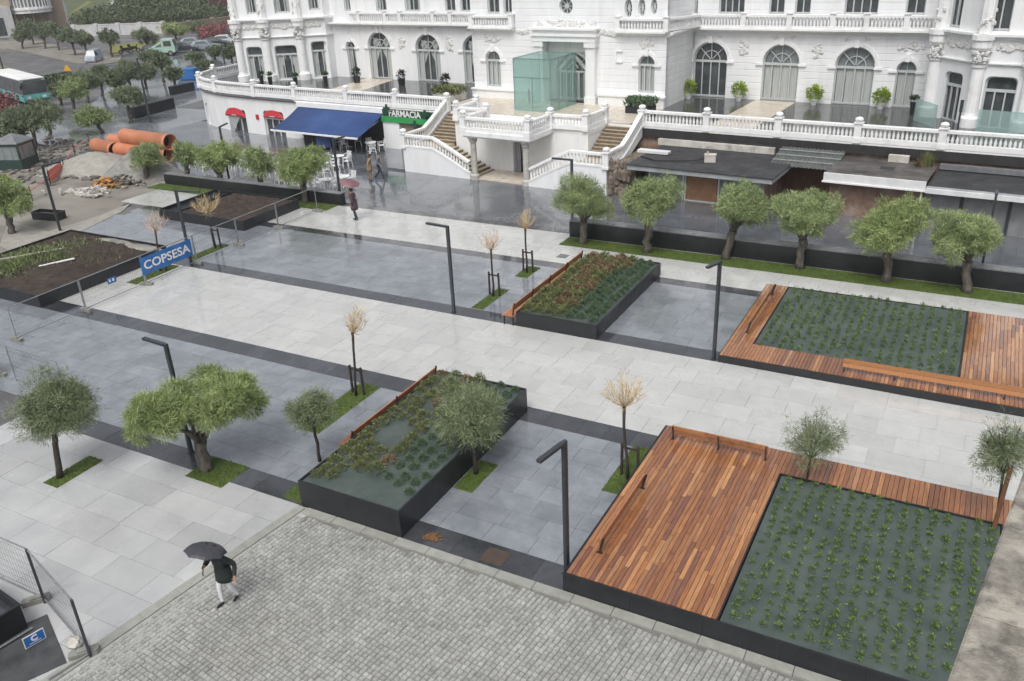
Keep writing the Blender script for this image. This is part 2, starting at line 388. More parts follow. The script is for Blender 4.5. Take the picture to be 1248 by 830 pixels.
def paving(name, x0, x1, y0, y1, row, length, m, axis='x', rz=0.0, org=(0,0,0), gap=.008, keep=None, name_piece='slab', limit=300, jl=True, clip=None, joint=None):
    """A paved strip: joint bed (structure) with real slabs; nearest ones are objects, the rest one joined part."""
    bed = MB(); bed.box(x0, x1, y0, y1, -.012, .008)
    base = bed.obj(name, joint or M_joint, loc=org, rz=rz, kind='structure')
    items = []
    a0, a1, b0, b1 = (x0, x1, y0, y1) if axis == 'x' else (y0, y1, x0, x1)
    nr = max(1, round((b1-b0)/row)); rh = (b1-b0)/nr
    rr = random.Random(hash(name) % 1000 if False else len(name)*17+3)
    for r in range(nr):
        p = a0 - rr.random()*length
        while p < a1:
            ln = length*(rr.choice((.75, 1, 1, 1.25)) if jl else 1)
            q = p + ln
            s, e = max(p, a0), min(q, a1); p = q
            if e - s < .06: continue
            lo, hi = b0 + r*rh, b0 + (r+1)*rh
            bx = (s, e, lo, hi) if axis == 'x' else (lo, hi, s, e)
            if keep and not keep(bx): continue
            items.append(bx)
    M = base.matrix_basis.copy()
    M = Matrix.Translation(org) @ Matrix.Rotation(rz, 4, 'Z')
    def size(bx):
        c = M @ Vector(((bx[0]+bx[1])/2, (bx[2]+bx[3])/2, 0))
        return (c-CAM).length
    items.sort(key=size)
    cache = {}
    rest = MB()
    def clipped(bx):
        """slab outline cut along the line clip = (point, normal), kept where the normal points away"""
        P = [(bx[0]+gap/2, bx[2]+gap/2), (bx[1]-gap/2, bx[2]+gap/2), (bx[1]-gap/2, bx[3]-gap/2), (bx[0]+gap/2, bx[3]-gap/2)]
        (px0, py0), (nx0, ny0) = clip; out = []
        D = [(p[0]-px0)*nx0+(p[1]-py0)*ny0 for p in P]
        if max(D) <= 0: return None
        for k in range(4):
            a, b, da, db = P[k], P[(k+1) % 4], D[k], D[(k+1) % 4]
            if da <= 0: out.append(a)
            if (da < 0) != (db < 0):
                t_ = da/(da-db); out.append((a[0]+(b[0]-a[0])*t_, a[1]+(b[1]-a[1])*t_))
        return out
    for i, bx in enumerate(items):
        if clip:
            pc = clipped(bx)
            if pc is not None:
                if len(pc) > 2: q = MB(); q.prism(pc, .004, .03); q.obj(name_piece, m, base)
                continue
        w, h = bx[1]-bx[0]-gap, bx[3]-bx[2]-gap
        cx, cy = (bx[0]+bx[1])/2, (bx[2]+bx[3])/2
        if i < limit:
            key = (round(w, 2), round(h, 2))
            if key not in cache:
                q = MB(); e = .006
                q.add([(-w/2,-h/2,0),(w/2,-h/2,0),(w/2,h/2,0),(-w/2,h/2,0),(-w/2,-h/2,.02),(w/2,-h/2,.02),(w/2,h/2,.02),(-w/2,h/2,.02),
                       (-w/2+e,-h/2+e,.0205),(w/2-e,-h/2+e,.0205),(w/2-e,h/2-e,.0205),(-w/2+e,h/2-e,.0205)],
                      [(0,1,5,4),(1,2,6,5),(2,3,7,6),(3,0,4,7),(4,5,9,8),(5,6,10,9),(6,7,11,10),(7,4,8,11),(8,9,10,11)])
                cache[key] = q.mesh(name_piece, m)
            o = link(name_piece, cache[key], base, (cx, cy, .0095 + rr.uniform(-.0015, .0015)))
            o.rotation_euler = (rr.uniform(-.0035, .0035), rr.uniform(-.0035, .0035), 0)
        else:
            rest.box(cx-w/2, cx+w/2, cy-h/2, cy+h/2, .004, .03 + rr.uniform(-.0015, .0015), 0, rr.uniform(.01, .99))
    if rest.v: rest.obj(name_piece, m, base, kind='stuff')
    return base

def outside(*rects):
    """slabs wholly under a planter or deck are not laid"""
    def k(b):
        return not any(b[0] >= r[0] and b[1] <= r[1] and b[2] >= r[2] and b[3] <= r[3] for r in rects)
    return k

P1 = (-14.78, -11.45, 14.13, 21.25)
P2 = (-14.9, -11.5, 27.05, 34.3)
D1 = (-6.86, 3.1, 14.13, 21.42)
D2 = (-6.87, 4.6, 27.05, 34.4)
PL = (-42.5, -35.2, 20.62, 27.75)
PU = (-41.0, -34.45, 32.35, 36.85)
occupied = outside(P1, P2, D1, D2, PL, PU)

paving('pavement', -27, -14.4, 5.0, 14.13, .95, 1.5, M_whiteb, joint=M_jointw, clip=((-14.905, 14.06), (math.cos(math.radians(-6.8)), math.sin(math.radians(-6.8)))))
paving('dark_band', -27, 4, 14.13, 14.94, .81, 1.15, M_dark, keep=occupied)
paving('pavement', -40, 4, 14.94, 20.65, .715, 1.05, M_grey, keep=occupied)
paving('dark_band', -44, 4, 20.65, 21.52, .87, 1.15, M_dark, keep=occupied)
paving('pavement', -44, 4.6, 21.52, 27.04, .92, 1.2, M_white, keep=occupied, joint=M_jointw)
paving('dark_band', -47, 4.6, 27.04, 27.85, .81, 1.15, M_dark, keep=occupied)
paving('pavement', -45, 4.6, 27.85, 33.44, .70, 1.05, M_grey, keep=lambda b: occupied(b) and b[0] > -45.5 + (b[3]-27.8)*.15)
paving('dark_band', -44, 4.6, 33.44, 34.09, .65, 1.15, M_dark, keep=occupied)
paving('pavement', -46.5, 4.6, 34.09, 38.15, .81, 1.2, M_white, keep=occupied, joint=M_jointw)
paving('dark_band', -31.9, -17.6, 38.15, 38.75, .6, 1.15, M_dark)
paving('street_paving', -62, 5, 38.75, 55.5, 1.2, 1.2, M_street, limit=300)
paving('pavement', -78, -62, 44, 60, 1.2, 1.6, M_grey, limit=120)

# kerb stones along the setts, then the setts themselves (7 cm to 14 cm cubes: thousands, one mesh)
RZ = math.radians(-6.6)
kerb = thing('kerb', 'low pale granite kerb edging the cobbled area', 'kerb', (0, 0, 0))
n = 0
x = -14.55
while x < 3.5:
    q = MB(); q.box(0, .985, -.27, 0, 0, .052); q.obj('kerb_stone', M_curb, kerb, (x, 14.115, 0)); x += 1.0
for k in range(8):
    q = MB(); q.box(-.26, 0, -.985, 0, 0, .05)
    q.obj('kerb_stone', M_curb, kerb, (-14.62 - .118*k*.99, 14.06 - k*.985, 0), RZ)
setts = MB()
ex = Vector((math.cos(RZ), math.sin(RZ), 0)); ey = Vector((-math.sin(RZ), math.cos(RZ), 0))
o0 = Vector((-14.56, 13.80, 0)); pt = .126
rs = random.Random(5)
def line_y(xx): return 13.83
for j in range(0, 70):
    off = rs.random()*pt
    for i in range(0, 158):
        c = o0 + ex*(i*pt + off*0 + rs.uniform(-.008, .008)) - ey*(j*pt + rs.uniform(-.008, .008)) + ey*((i*pt)*math.tan(-RZ) // pt * pt)
        if c.y > 13.77 or c.y < 5.6 + max(0, (c.x+16))*.42 - .6: continue
        if c.x > 1.2: continue
        h = rs.uniform(.022, .036); w = pt*.46*rs.uniform(.93, 1.0); t = w*.8; d = pt*.46*rs.uniform(.92, 1.0); td = d*.8
        tl = rs.uniform(-.006, .006); t2 = rs.uniform(-.006, .006)
        vs = [c - ex*w - ey*d, c + ex*w - ey*d, c + ex*w + ey*d, c - ex*w + ey*d]
        tp = [c - ex*t - ey*td, c + ex*t - ey*td, c + ex*t + ey*td, c - ex*t + ey*td]
        setts.add([(p.x, p.y, 0) for p in vs] + [(p.x, p.y, h + (tl if k in (0, 3) else -tl) + (t2 if k < 2 else -t2)) for k, p in enumerate(tp)],
                  [(0,1,5,4),(1,2,6,5),(2,3,7,6),(3,0,4,7),(4,5,6,7)], 0, rs.random()*.98+.01)
cb = MB(); cb.add([(-15.9,3,0),(6,3,0),(6,13.85,0),(-14.62,13.85,0)], [(0,1,2,3)])
cob = cb.obj('cobbled_ground', mat('sett_joint', (.15,.148,.135), (.20,.196,.18), 3, .6), kind='structure')
cob.location.z = .004
setts.obj('sett', M_cob, cob, kind='stuff')

# grass strips let into the paving
def grass(x0, x1, y0, y1, dens=420, z=.036, hmax=.07):
    q = MB(); q.box(x0, x1, y0, y1, .006, z)
    base = q.obj('grass_strip', M_grass, kind='structure')
    g = MB(); n = int((x1-x0)*(y1-y0)*dens)
    for _ in range(n):
        px_, py_ = R.uniform(x0, x1), R.uniform(y0, y1); a = R.uniform(0, 2*PI); w = .011; h = R.uniform(.4, 1)*hmax
        dx, dy = math.cos(a)*w, math.sin(a)*w; lx, ly = R.uniform(-.04, .04), R.uniform(-.04, .04)
        g.add([(px_-dx, py_-dy, z), (px_+dx, py_+dy, z), (px_+lx, py_+ly, z+h)], [(0,1,2)], 0, R.random())
    g.obj('grass_blades', M_blade, base, kind='stuff')
for r in [(-22.6,-21.95,11.76,13.35),(-18.95,-17.5,13.8,14.95),(-17.72,-16.85,17.3,20.65),(-7.6,-6.9,18.2,20.72),(-11.42,-10.8,16.6,18.12),
          (-15.6,-14.8,14.22,15.3),(-17.5,-16.95,27.9,30.25),(-17.52,-16.88,31.8,33.2),(-34.15,-33.45,24.3,26.9),(-34.1,-33.45,27.9,30.25)]:
    grass(*r)
for r in [(-17.5,4.6,36.42,37.66),(-47.6,-32.6,37.0,38.2)]: grass(*r, dens=130, hmax=.09)

# ---------------------------------------------------------------- low black walls behind the tree rows
def low_wall(x0, x1, y0, y1, h, label):
    t = thing('low_wall', label, 'wall', (x0, y0, 0), group='black walls behind the tree rows')
    L = x1-x0; n = max(1, round(L/2.4)); w = L/n
    q = MB(); q.box(0, w-.006, 0, y1-y0, 0, h); me = q.mesh('wall_panel', M_blackp)
    c = MB(); c.box(0, w-.01, -.03, y1-y0+.03, h, h+.06); mc = c.mesh('coping', M_cap)
    for i in range(n):
        link('wall_panel', me, t, (i*w, 0, 0)); link('coping', mc, t, (i*w, 0, 0))
    return t
low_wall(-17.5, 6.0, 37.72, 38.25, .85, 'long low black wall with grey coping behind the right row of round trees')
low_wall(-47.2, -32.4, 38.25, 38.6, .68, 'low black wall behind the left row of round trees by the cafe')

# ---------------------------------------------------------------- timber decks and raised planters
def planks(root, x0, x1, y0, y1, z, width=.145, lengths=(1.2, 1.6, 2.0, 2.4), gap=.007, axis='y', seed=1, th=.03):
    rr = random.Random(seed); cache = {}
    n = max(1, round((x1-x0 if axis == 'y' else y1-y0)/width))
    w = (x1-x0 if axis == 'y' else y1-y0)/n
    a0, a1 = (y0, y1) if axis == 'y' else (x0, x1)
    for i in range(n):
        p = a0 - (rr.random()*1.2 if a1-a0 > 2.6 else 0)
        while p < a1 - .02:
            q = p + (rr.choice(lengths) if a1-a0 > 2.6 else a1-a0)
            if a1 - q < .5: q = a1 if a1 - p < 3 else q
            s, e = max(p, a0), min(q, a1); p = q
            if e - s < .05: continue
            ln = round(e-s-gap, 2)
            if ln not in cache:
                b = MB(); ww = w-gap; ch = .006
                pr = [(-ww/2, 0), (ww/2, 0), (ww/2, th-ch), (ww/2-ch, th), (-ww/2+ch, th), (-ww/2, th-ch)]
                if axis == 'y':
                    b.add([(x, -ln/2, zz) for x, zz in pr] + [(x, ln/2, zz) for x, zz in pr],
                          [(0,1,2,3,4,5), (11,10,9,8,7,6)] + [((k+1) % 6, k, k+6, (k+1) % 6+6) for k in range(6)])
                else:
                    b.add([(-ln/2, x, zz) for x, zz in pr] + [(ln/2, x, zz) for x, zz in pr],
                          [(5,4,3,2,1,0), (6,7,8,9,10,11)] + [(k, (k+1) % 6, (k+1) % 6+6, k+6) for k in range(6)])
                cache[ln] = b.mesh('plank', M_wood)
            u = (x0 if axis == 'y' else y0) + (i+.5)*w
            loc = (u, (s+e)/2, z-th) if axis == 'y' else ((s+e)/2, u, z-th)
            link('plank', cache[ln], root, loc)

def panel_row(root, p0, p1, z0, z1, th, w=1.6, name='side_panel', m=None):
    a, b = Vector((*p0, 0)), Vector((*p1, 0)); L = (b-a).length; n = max(1, round(L/w)); d = (b-a)/n
    q = MB(); q.box(0, L/n-.004, 0, th, z0, z1); me = q.mesh(name, m or M_blackp); ang = math.atan2(d.y, d.x)
    for i in range(n): link(name, me, root, a+d*i, ang)

def membrane(root, x0, x1, y0, y1, z, nx=46, ny=56, amp=.016):
    q = MB(); vs = []; rr = random.Random(3)
    for j in range(ny+1):
        for i in range(nx+1):
            x, y = x0+(x1-x0)*i/nx, y0+(y1-y0)*j/ny
            e = min(i, nx-i, j, ny-j)
            vs.append((x, y, z + (amp*math.sin(x*5.1+y*2.3)*math.sin(y*3.7-x*1.7)+rr.uniform(-amp, amp)*.5)*(0 if e == 0 else 1)))
    fs = [(j*(nx+1)+i, j*(nx+1)+i+1, (j+1)*(nx+1)+i+1, (j+1)*(nx+1)+i) for j in range(ny) for i in range(nx)]
    q.add(vs, fs); return q.obj('weed_membrane', M_membrane, root, smooth=True)

d1 = thing('deck_platform', 'large timber deck with a planted green bed in the foreground', 'deck')
H1 = .56
planks(d1, -6.80, -3.26, 14.19, 21.38, H1, .116, seed=4)
planks(d1, -3.26, 2.05, 20.25, 21.38, H1, .12, seed=5)
planks(d1, 2.05, 3.06, 14.19, 21.38, H1, .116, seed=6)
panel_row(d1, (-6.86, 14.13), (3.1, 14.13), .01, H1-.012, .055)
panel_row(d1, (-6.805, 14.19), (-6.805, 21.4), .01, H1-.012, .055)
panel_row(d1, (3.1, 21.40), (-6.8, 21.40), .01, H1-.012, .02)
membrane(d1, -3.2, 2.0, 14.22, 20.2, H1-.045)
q = MB(); q.box(-3.255, -3.225, 14.19, 20.24, H1-.16, H1+.004); q.box(2.02, 2.045, 14.19, 20.24, H1-.16, H1+.004); q.box(-3.225, 2.02, 20.20, 20.235, H1-.16, H1+.004)
q.obj('bed_edging', M_blackp, d1)

d2 = thing('deck_platform', 'low timber deck round a green bed beyond the pale walkway', 'deck')
H2 = .30
planks(d2, -6.84, -5.99, 27.11, 34.36, H2, .12, seed=7)
planks(d2, -5.99, .72, 27.11, 28.4, H2, .12, seed=8)
planks(d2, .72, 4.55, 27.11, 34.36, H2, .12, seed=9)
panel_row(d2, (-6.87, 27.05), (4.6, 27.05), .01, H2-.012, .055)
panel_row(d2, (-6.845, 27.11), (-6.845, 34.38), .01, H2-.012, .02)
panel_row(d2, (4.6, 34.375), (-6.8, 34.375), .01, H2-.012, .02)
membrane(d2, -5.95, .66, 28.44, 34.34, H2-.04)
q = MB(); q.box(.665, .715, 28.41, 34.34, H2-.12, H2+.004); q.box(-5.985, -5.96, 28.41, 34.34, H2-.12, H2+.004)
q.obj('bed_edging', M_blackp, d2)

def planter(rect, h, label, rim=.05, fill=None, fz=.06):
    x0, x1, y0, y1 = rect
    t = thing('raised_planter', label, 'planter')
    panel_row(t, (x0, y0), (x1, y0), .01, h, rim); panel_row(t, (x1, y0+rim), (x1, y1), .01, h, rim)
    panel_row(t, (x1-rim, y1), (x0, y1), .01, h, rim); panel_row(t, (x0, y1-rim), (x0, y0+rim), .01, h, rim)
    if fill: return t, fill(t)
    membrane(t, x0+rim, x1-rim, y0+rim, y1-rim, h-fz, 28, 48)
    return t
HP1, HP2 = .86, .63
planter(P1, HP1, 'tall black planter of sparse mixed shrubs in the foreground')
planter(P2, HP2, 'black planter densely filled with rusty and green shrubs')

def soil_fill(x0, x1, y0, y1, h, humps, nx=44, ny=40):
    def f(t):
        q = MB(); rr = random.Random(9); vs = []
        for j in range(ny+1):
            for i in range(nx+1):
                x, y = x0+(x1-x0)*i/nx, y0+(y1-y0)*j/ny
                e = min(i/nx, 1-i/nx, j/ny, 1-j/ny)
                z = h-.10 + sum(a*math.exp(-((x-cx)**2+(y-cy)**2)/s**2) for cx, cy, s, a in humps)*min(1, e*8) + rr.uniform(-.035, .035)
                vs.append((x, y, z))
        q.add(vs, [(j*(nx+1)+i, j*(nx+1)+i+1, (j+1)*(nx+1)+i+1, (j+1)*(nx+1)+i) for j in range(ny) for i in range(nx)])
        return q.obj('soil', M_soil, t, smooth=False), vs
    return f
HPL = .62
tpl, (sp, soil_v) = planter(PL, HPL, 'black planter heaped with brown soil and weeds at the left', fill=soil_fill(-42.45, -35.25, 20.67, 27.7, HPL, [(-39.5, 24.2, 2.2, .25), (-37, 23, 1.4, .16), (-38.2, 25.8, 1.5, .15)]))
w = MB(); rr = random.Random(21)
for _ in range(5200):
    a = rr.choice(((-39.6, 24.8, 1.5), (-38.4, 25.4, 1.3), (-40.6, 23.6, 1.4), (-39.8, 22.5, 1.2), (-38.2, 24.3, 1.0), (-41.2, 22.4, 1.0)))
    x_, y_ = rr.gauss(a[0], a[2]*.62), rr.gauss(a[1], a[2]*.6)
    if not (-42.3 < x_ < -35.5 and 20.9 < y_ < 27.5): continue
    z_ = HPL-.09 + .25*math.exp(-((x_+39.5)**2+(y_-24.2)**2)/4.8)+.05
    an = rr.uniform(0, 2*PI); dx, dy = math.cos(an)*.03, math.sin(an)*.03; h_ = rr.uniform(.03, .16)
    w.add([(x_-dx, y_-dy, z_-.08), (x_+dx, y_+dy, z_-.08), (x_+rr.uniform(-.2, .2), y_+rr.uniform(-.2, .2), z_+h_)], [(0,1,2)], 0, rr.random())
w.obj('weeds', mat('weed_leaf', (.10,.14,.045), (.17,.21,.08), 3, .6, tone=.3), tpl, kind='stuff')
q = MB(); 
for (px_, py_, sx_, sy_) in ((-36.3, 27.2, 1.5, .35), (-38.4, 27.35, 1.3, .25), (-40.9, 21.1, 2.1, .3)):
    q.ball((px_, py_, HPL-.1), 1, 14, 0, (sx_, sy_, .14), .12)
q.obj('gravel_patch', M_grav, tpl, kind='stuff')
link('timber_batten', MB().beam((0,0,0), (.95, 1.25, .1), .12, .05).mesh('timber_batten', M_wht), None, (-38.35, 22.95, .74), label='pale white batten lying on the brown soil of the left planter', cat='batten')
link('timber_batten', MB().beam((0,0,0), (1.9, 2.5, .05), .10, .06).mesh('timber_batten', M_tarp), None, (-41.3, 22.6, .75), label='long weathered batten lying among weeds in the left planter', cat='batten')

tpu, (sp2, sv2) = planter(PU, .60, 'black planter of bare brown soil in front of the left tree row', fill=soil_fill(-39.5, -34.5, 32.4, 36.8, .60, [(-37, 34.8, 1.6, .1)]))
q = MB(); q.box(-40.95, -39.5, 32.42, 36.78, .02, .42); q.box(-39.56, -39.5, 32.4, 36.8, .4, .6); q.obj('inner_box', M_blackp, tpu)

M_deckb = mat('deck_bench_wood', (.32,.14,.058), (.44,.21,.085), 8, .2, .42, .1, 50, stretch=(6,.7,6), tone=.2)
# ---------------------------------------------------------------- benches
def bench(label, L, legs=True, posts=4, zs=.45, back=.5, name='wooden_bench', depth=(-.42, .12), wood=None):
    wood = wood or M_bench
    """runs along local +y, seat slats along it; people sit facing -x; backrest at x=0"""
    t = thing(name, label, 'bench', group='benches by the planters and decks')
    d0, d1_ = depth; n = round((d1_-d0)/.105); w_ = (d1_-d0)/n
    s = MB(); s.box(-w_/2+.006, w_/2-.006, 0, L, 0, .035); me = s.mesh('seat_slat', wood)
    for i in range(n): link('seat_slat', me, t, (d0+(i+.5)*w_, 0, zs-.035))
    if back:
        b = MB(); b.box(-.016, .016, 0, L, 0, .135); mb_ = b.mesh('back_slat', wood)
        for k in range(2): 
            o = link('back_slat', mb_, t, (.045+.03*k, 0, zs+.20+k*.145)); o.rotation_euler = (0, .18, 0)
    p = MB(); p.beam((.0,0,zs-.05), (.105,0,zs+back+.04), .06, .02, 0, 0, (0,1,0)); mp_ = p.mesh('back_post', M_bracket)
    g = MB(); g.box(d0+.05, d0+.1, -.025, .025, 0, zs-.036); g.box(d1_-.1, d1_-.05, -.025, .025, 0, zs-.036); g.box(d0+.05, d1_-.05, -.024, .024, zs-.075, zs-.037); mg = g.mesh('leg', M_bracket)
    for i in range(posts):
        y_ = .06 + (L-.12)*i/(posts-1)
        if back: link('back_post', mp_, t, (.03, y_, 0))
        if legs: link('leg', mg, t, (0, y_, 0))
    return t
b = bench('long wooden bench with backrest on the left side of the sparse shrub planter', 4.7, posts=3); b.location = (-15.0, 16.6, 0)
b = bench('long wooden bench on the left side of the densely filled planter', 6.7, posts=5); b.location = (-15.08, 26.95, 0)
def backrest(label, L, loc, rz, wood, posts=3, h=.46):
    """low timber backrest standing on the deck; people sit on the deck edge, facing local -x"""
    t = thing('deck_bench', label, 'bench', loc, rz, 'timber backrests on the decks')
    b = MB(); b.box(-.022, .022, 0, L, 0, .135); me = b.mesh('back_slat', wood)
    for k in range(2):
        o = link('back_slat', me, t, (.0+.028*k, 0, h-.30+k*.155)); o.rotation_euler = (0, .18, 0)
    p = MB(); p.beam((-.05,0,0), (.07,0,h+.0), .06, .022, 0, 0, (0,1,0)); p.box(-.12, .04, -.03, .03, 0, .012); mp_ = p.mesh('back_post', M_bracket)
    for i in range(posts): link('back_post', mp_, t, (.055, .05+(L-.1)*i/(posts-1), 0))
    return t
backrest('low timber backrest along the back edge of the foreground deck', 2.75, (-6.46, 20.76, H1), -PI/2, M_wood)
backrest('low timber backrest on the left edge of the foreground deck', 3.0, (-6.38, 15.1, H1), 0, M_bench, 2)
backrest('long low timber backrest on the front strip of the deck beyond the walkway', 6.4, (3.62, 27.5, H2), PI/2, M_deckb, 5)
backrest('low timber backrest on the left strip of the deck beyond the walkway', 4.1, (-6.42, 29.2, H2), 0, M_deckb, 2)

# ---------------------------------------------------------------- bedding plants
def tuft(n, r, h, m, seed, w=.03, droop=.3, name='leaves', flat=False):
    rr = random.Random(seed); q = MB()
    for _ in range(n):
        a = rr.uniform(0, 2*PI); t = rr.random()**.6; l = r*t; z = h*(1-.75*t*t)*rr.uniform(.7, 1.1)
        bx, by = math.cos(a)*l*.25, math.sin(a)*l*.25
        ex_, ey_ = math.cos(a)*l, math.sin(a)*l; px_, py_ = -math.sin(a)*w, math.cos(a)*w
        mx, my, mz = (bx+ex_)/2, (by+ey_)/2, z*.75
        q.add([(bx, by, 0), (mx-px_, my-py_, mz), (ex_, ey_, z-droop*h*t), (mx+px_, my+py_, mz)], [(0,1,2,3)], 0, rr.random())
    return q.mesh(name, m)
def dome(n, r, h, m, seed, bl=.085, w=.011, name='leaves'):
    rr = random.Random(seed); q = MB(); lob = [(rr.uniform(0, 6.3), rr.uniform(.75, 1.1)) for _ in range(3)]
    for _ in range(n):
        a = rr.uniform(0, 2*PI); t = rr.random()**.75*PI/2; d = Vector((math.sin(t)*math.cos(a), math.sin(t)*math.sin(a), math.cos(t)))
        k = rr.uniform(.55, 1.0)*(1+.18*sum(math.cos(a-p)*q_ for p, q_ in lob)/2); p = Vector((d.x*r*k, d.y*r*k, max(.01, d.z*h*k)))
        v = (d + Vector((rr.gauss(0,.5), rr.gauss(0,.5), rr.gauss(0,.4)+.25))).normalized(); e = p + v*bl*rr.uniform(.6, 1.3)
        x = v.cross(d + Vector((rr.gauss(0,.4), rr.gauss(0,.4), rr.gauss(0,.4)))).normalized()*w; mid = p.lerp(e, .45)
        q.add([p, mid+x, e, mid-x], [(0,1,2,3)], 0, rr.random())
    return q.mesh(name, m)
rr = random.Random(2)
SL1 = 'small bright green seedling in the foreground deck bed'
SL2 = 'small green seedling in the deck bed beyond the walkway'
def bed_points(x0, x1, y0, y1, nx, ny, lb, gp, z, gap):
    out = []
    for i in range(nx):
        for j in range(ny):
            x_ = x0 + (i+.5)*(x1-x0)/nx + rr.uniform(-.045, .045) ; y_ = y0 + j*(y1-y0)/(ny-1) + (i % 2)*.11 + rr.uniform(-.07, .07)
            if rr.random() < gap or (lb is SL1 and x_ > 1.1 and y_ < 14.8): continue
            out.append((x_, y_, z, lb, gp))
    return out
allp = bed_points(-3.15, 1.98, 14.42, 20.02, 16, 21, SL1, 'seedlings in the foreground deck bed', H1-.045, .05) + bed_points(-5.85, .6, 28.6, 34.15, 20, 17, SL2, 'seedlings in the far deck bed', H2-.04, .05)
SEED = [dome(44, .065, .10, M_seed, 40+k, .082, .0115) for k in range(6)]
allp.sort(key=lambda p: (Vector(p[:3])-CAM).length)
for (x_, y_, z_, lb, gp) in allp[:300]:
    o = link('seedling', rr.choice(SEED), None, (x_, y_, z_), rr.uniform(0, 6.3), lb, 'seedling', gp); s_ = rr.uniform(.7, 1.25); o.scale = (s_, s_, s_*rr.uniform(.8, 1.2))
for lb0, lab in ((SL1, 'small green seedlings in the back rows of the foreground deck bed'), (SL2, 'rows of small green seedlings in the far deck bed')):
    rest = MB()
    for (x_, y_, z_, lb, gp) in allp[300:]:
        if lb is not lb0: continue
        me = rr.choice(SEED); a = rr.uniform(0, 6.3); s_ = rr.uniform(.75, 1.25); c_, n_ = math.cos(a)*s_, math.sin(a)*s_
        rest.add([(x_+v.co.x*c_-v.co.y*n_, y_+v.co.x*n_+v.co.y*c_, z_+v.co.z*s_) for v in me.vertices], [tuple(p.vertices) for p in me.polygons], 0, rr.random())
    if rest.v: rest.obj('seedlings', M_seed, label=lab, cat='seedlings', kind='stuff')

SHG = [dome(400, .19, .24, M_shrubg, 60+k, .07) for k in range(4)]
SHO = [dome(420, .23, .22, M_shrubo, 70+k, .085, .010) for k in range(4)]
SHR = [dome(420, .22, .21, M_shrubr, 80+k, .085, .010) for k in range(4)]
def shrub(x_, y_, z_, kind, where, sc):
    ms, lb = {'g': (SHG, 'rounded dark green shrub'), 'o': (SHO, 'spreading olive green shrub'), 'r': (SHR, 'rusty brown shrub')}[kind]
    o = link('shrub', rr.choice(ms), None, (x_, y_, z_), rr.uniform(0, 6.3), f'{lb} in the {where}', 'shrub', f'{lb}s in the {where}'); o.scale = (sc, sc, sc*rr.uniform(.8, 1.1))
for i in range(7):
    for j in range(16):
        x_ = -14.5 + i*.455 + rr.uniform(-.06, .06); y_ = 14.55 + j*.43 + (i % 2)*.16 + rr.uniform(-.07, .07)
        u_ = i/6; v_ = j/15
        if u_ < .45 and .30 < v_ < .47 and u_ > .15: continue
        if .25 < u_ < .8 and v_ < .12: continue
        if u_ > .45 and v_ < .06: continue
        if rr.random() < .06: continue
        if u_ > .6: k = 'g'
        elif rr.random() < (.17 if v_ > .45 else .05): k = 'r'
        else: k = 'o'
        if (i, j) == (3, 3): k = 'r'
        shrub(x_, y_, HP1-.06, k, 'sparse foreground planter', rr.uniform(.68, .85) if k == 'g' else rr.uniform(.75, 1.1))
for i in range(7):
    for j in range(16):
        x_ = -14.6 + i*.46 + rr.uniform(-.05, .05); y_ = 27.45 + j*.43 + (i % 2)*.16 + rr.uniform(-.06, .06)
        u_ = i/6; v_ = j/15
        if u_ > .52 and v_ < .82 or u_ > .75: k = 'g'
        else: k = 'r' if rr.random() < (.33 if v_ > .3 else .2) else 'o'
        shrub(x_, y_, HP2-.06, k, 'densely filled planter', rr.uniform(.9, 1.05) if k == 'g' else rr.uniform(1.15, 1.45))

# ---------------------------------------------------------------- small metal covers, orange leaf litter
def cover(x_, y_, w_, d_, label, m, name='drain_cover', rz=0):
    q = MB(); q.box(-w_/2, w_/2, -d_/2, d_/2, .0, .036); q.box(-w_/2+.03, w_/2-.03, -d_/2+.03, d_/2-.03, .036, .0385)
    q.obj(name, m, None, (x_, y_, 0), rz, label=label, cat='cover')
cover(-16.6, 35.0, .5, .5, 'small square drain cover in the pale path by the dense planter', M_dark)
cover(-8.9, 14.52, .62, .55, 'brownish square cover in the dark band beside the foreground deck', mat('rust_cover', (.06,.045,.04), (.09,.065,.05), 6, .4))
lv = MB(); rr2 = random.Random(8)
for _ in range(60):
    x_, y_ = rr2.gauss(-10.75, .10), rr2.gauss(14.5, .08); a = rr2.uniform(0, 6.3); s_ = .05
    lv.add([(x_+math.cos(a+k*PI/2)*s_, y_+math.sin(a+k*PI/2)*s_, .034+rr2.uniform(0, .02)) for k in range(4)], [(0,1,2,3)], 0, rr2.random())
lv.obj('leaf_litter', mat('rotting_leaf', (.13,.07,.03), (.2,.105,.04), 6, .5), label='orange brown leaf litter on the dark band by the planter', cat='leaf litter', kind='stuff')

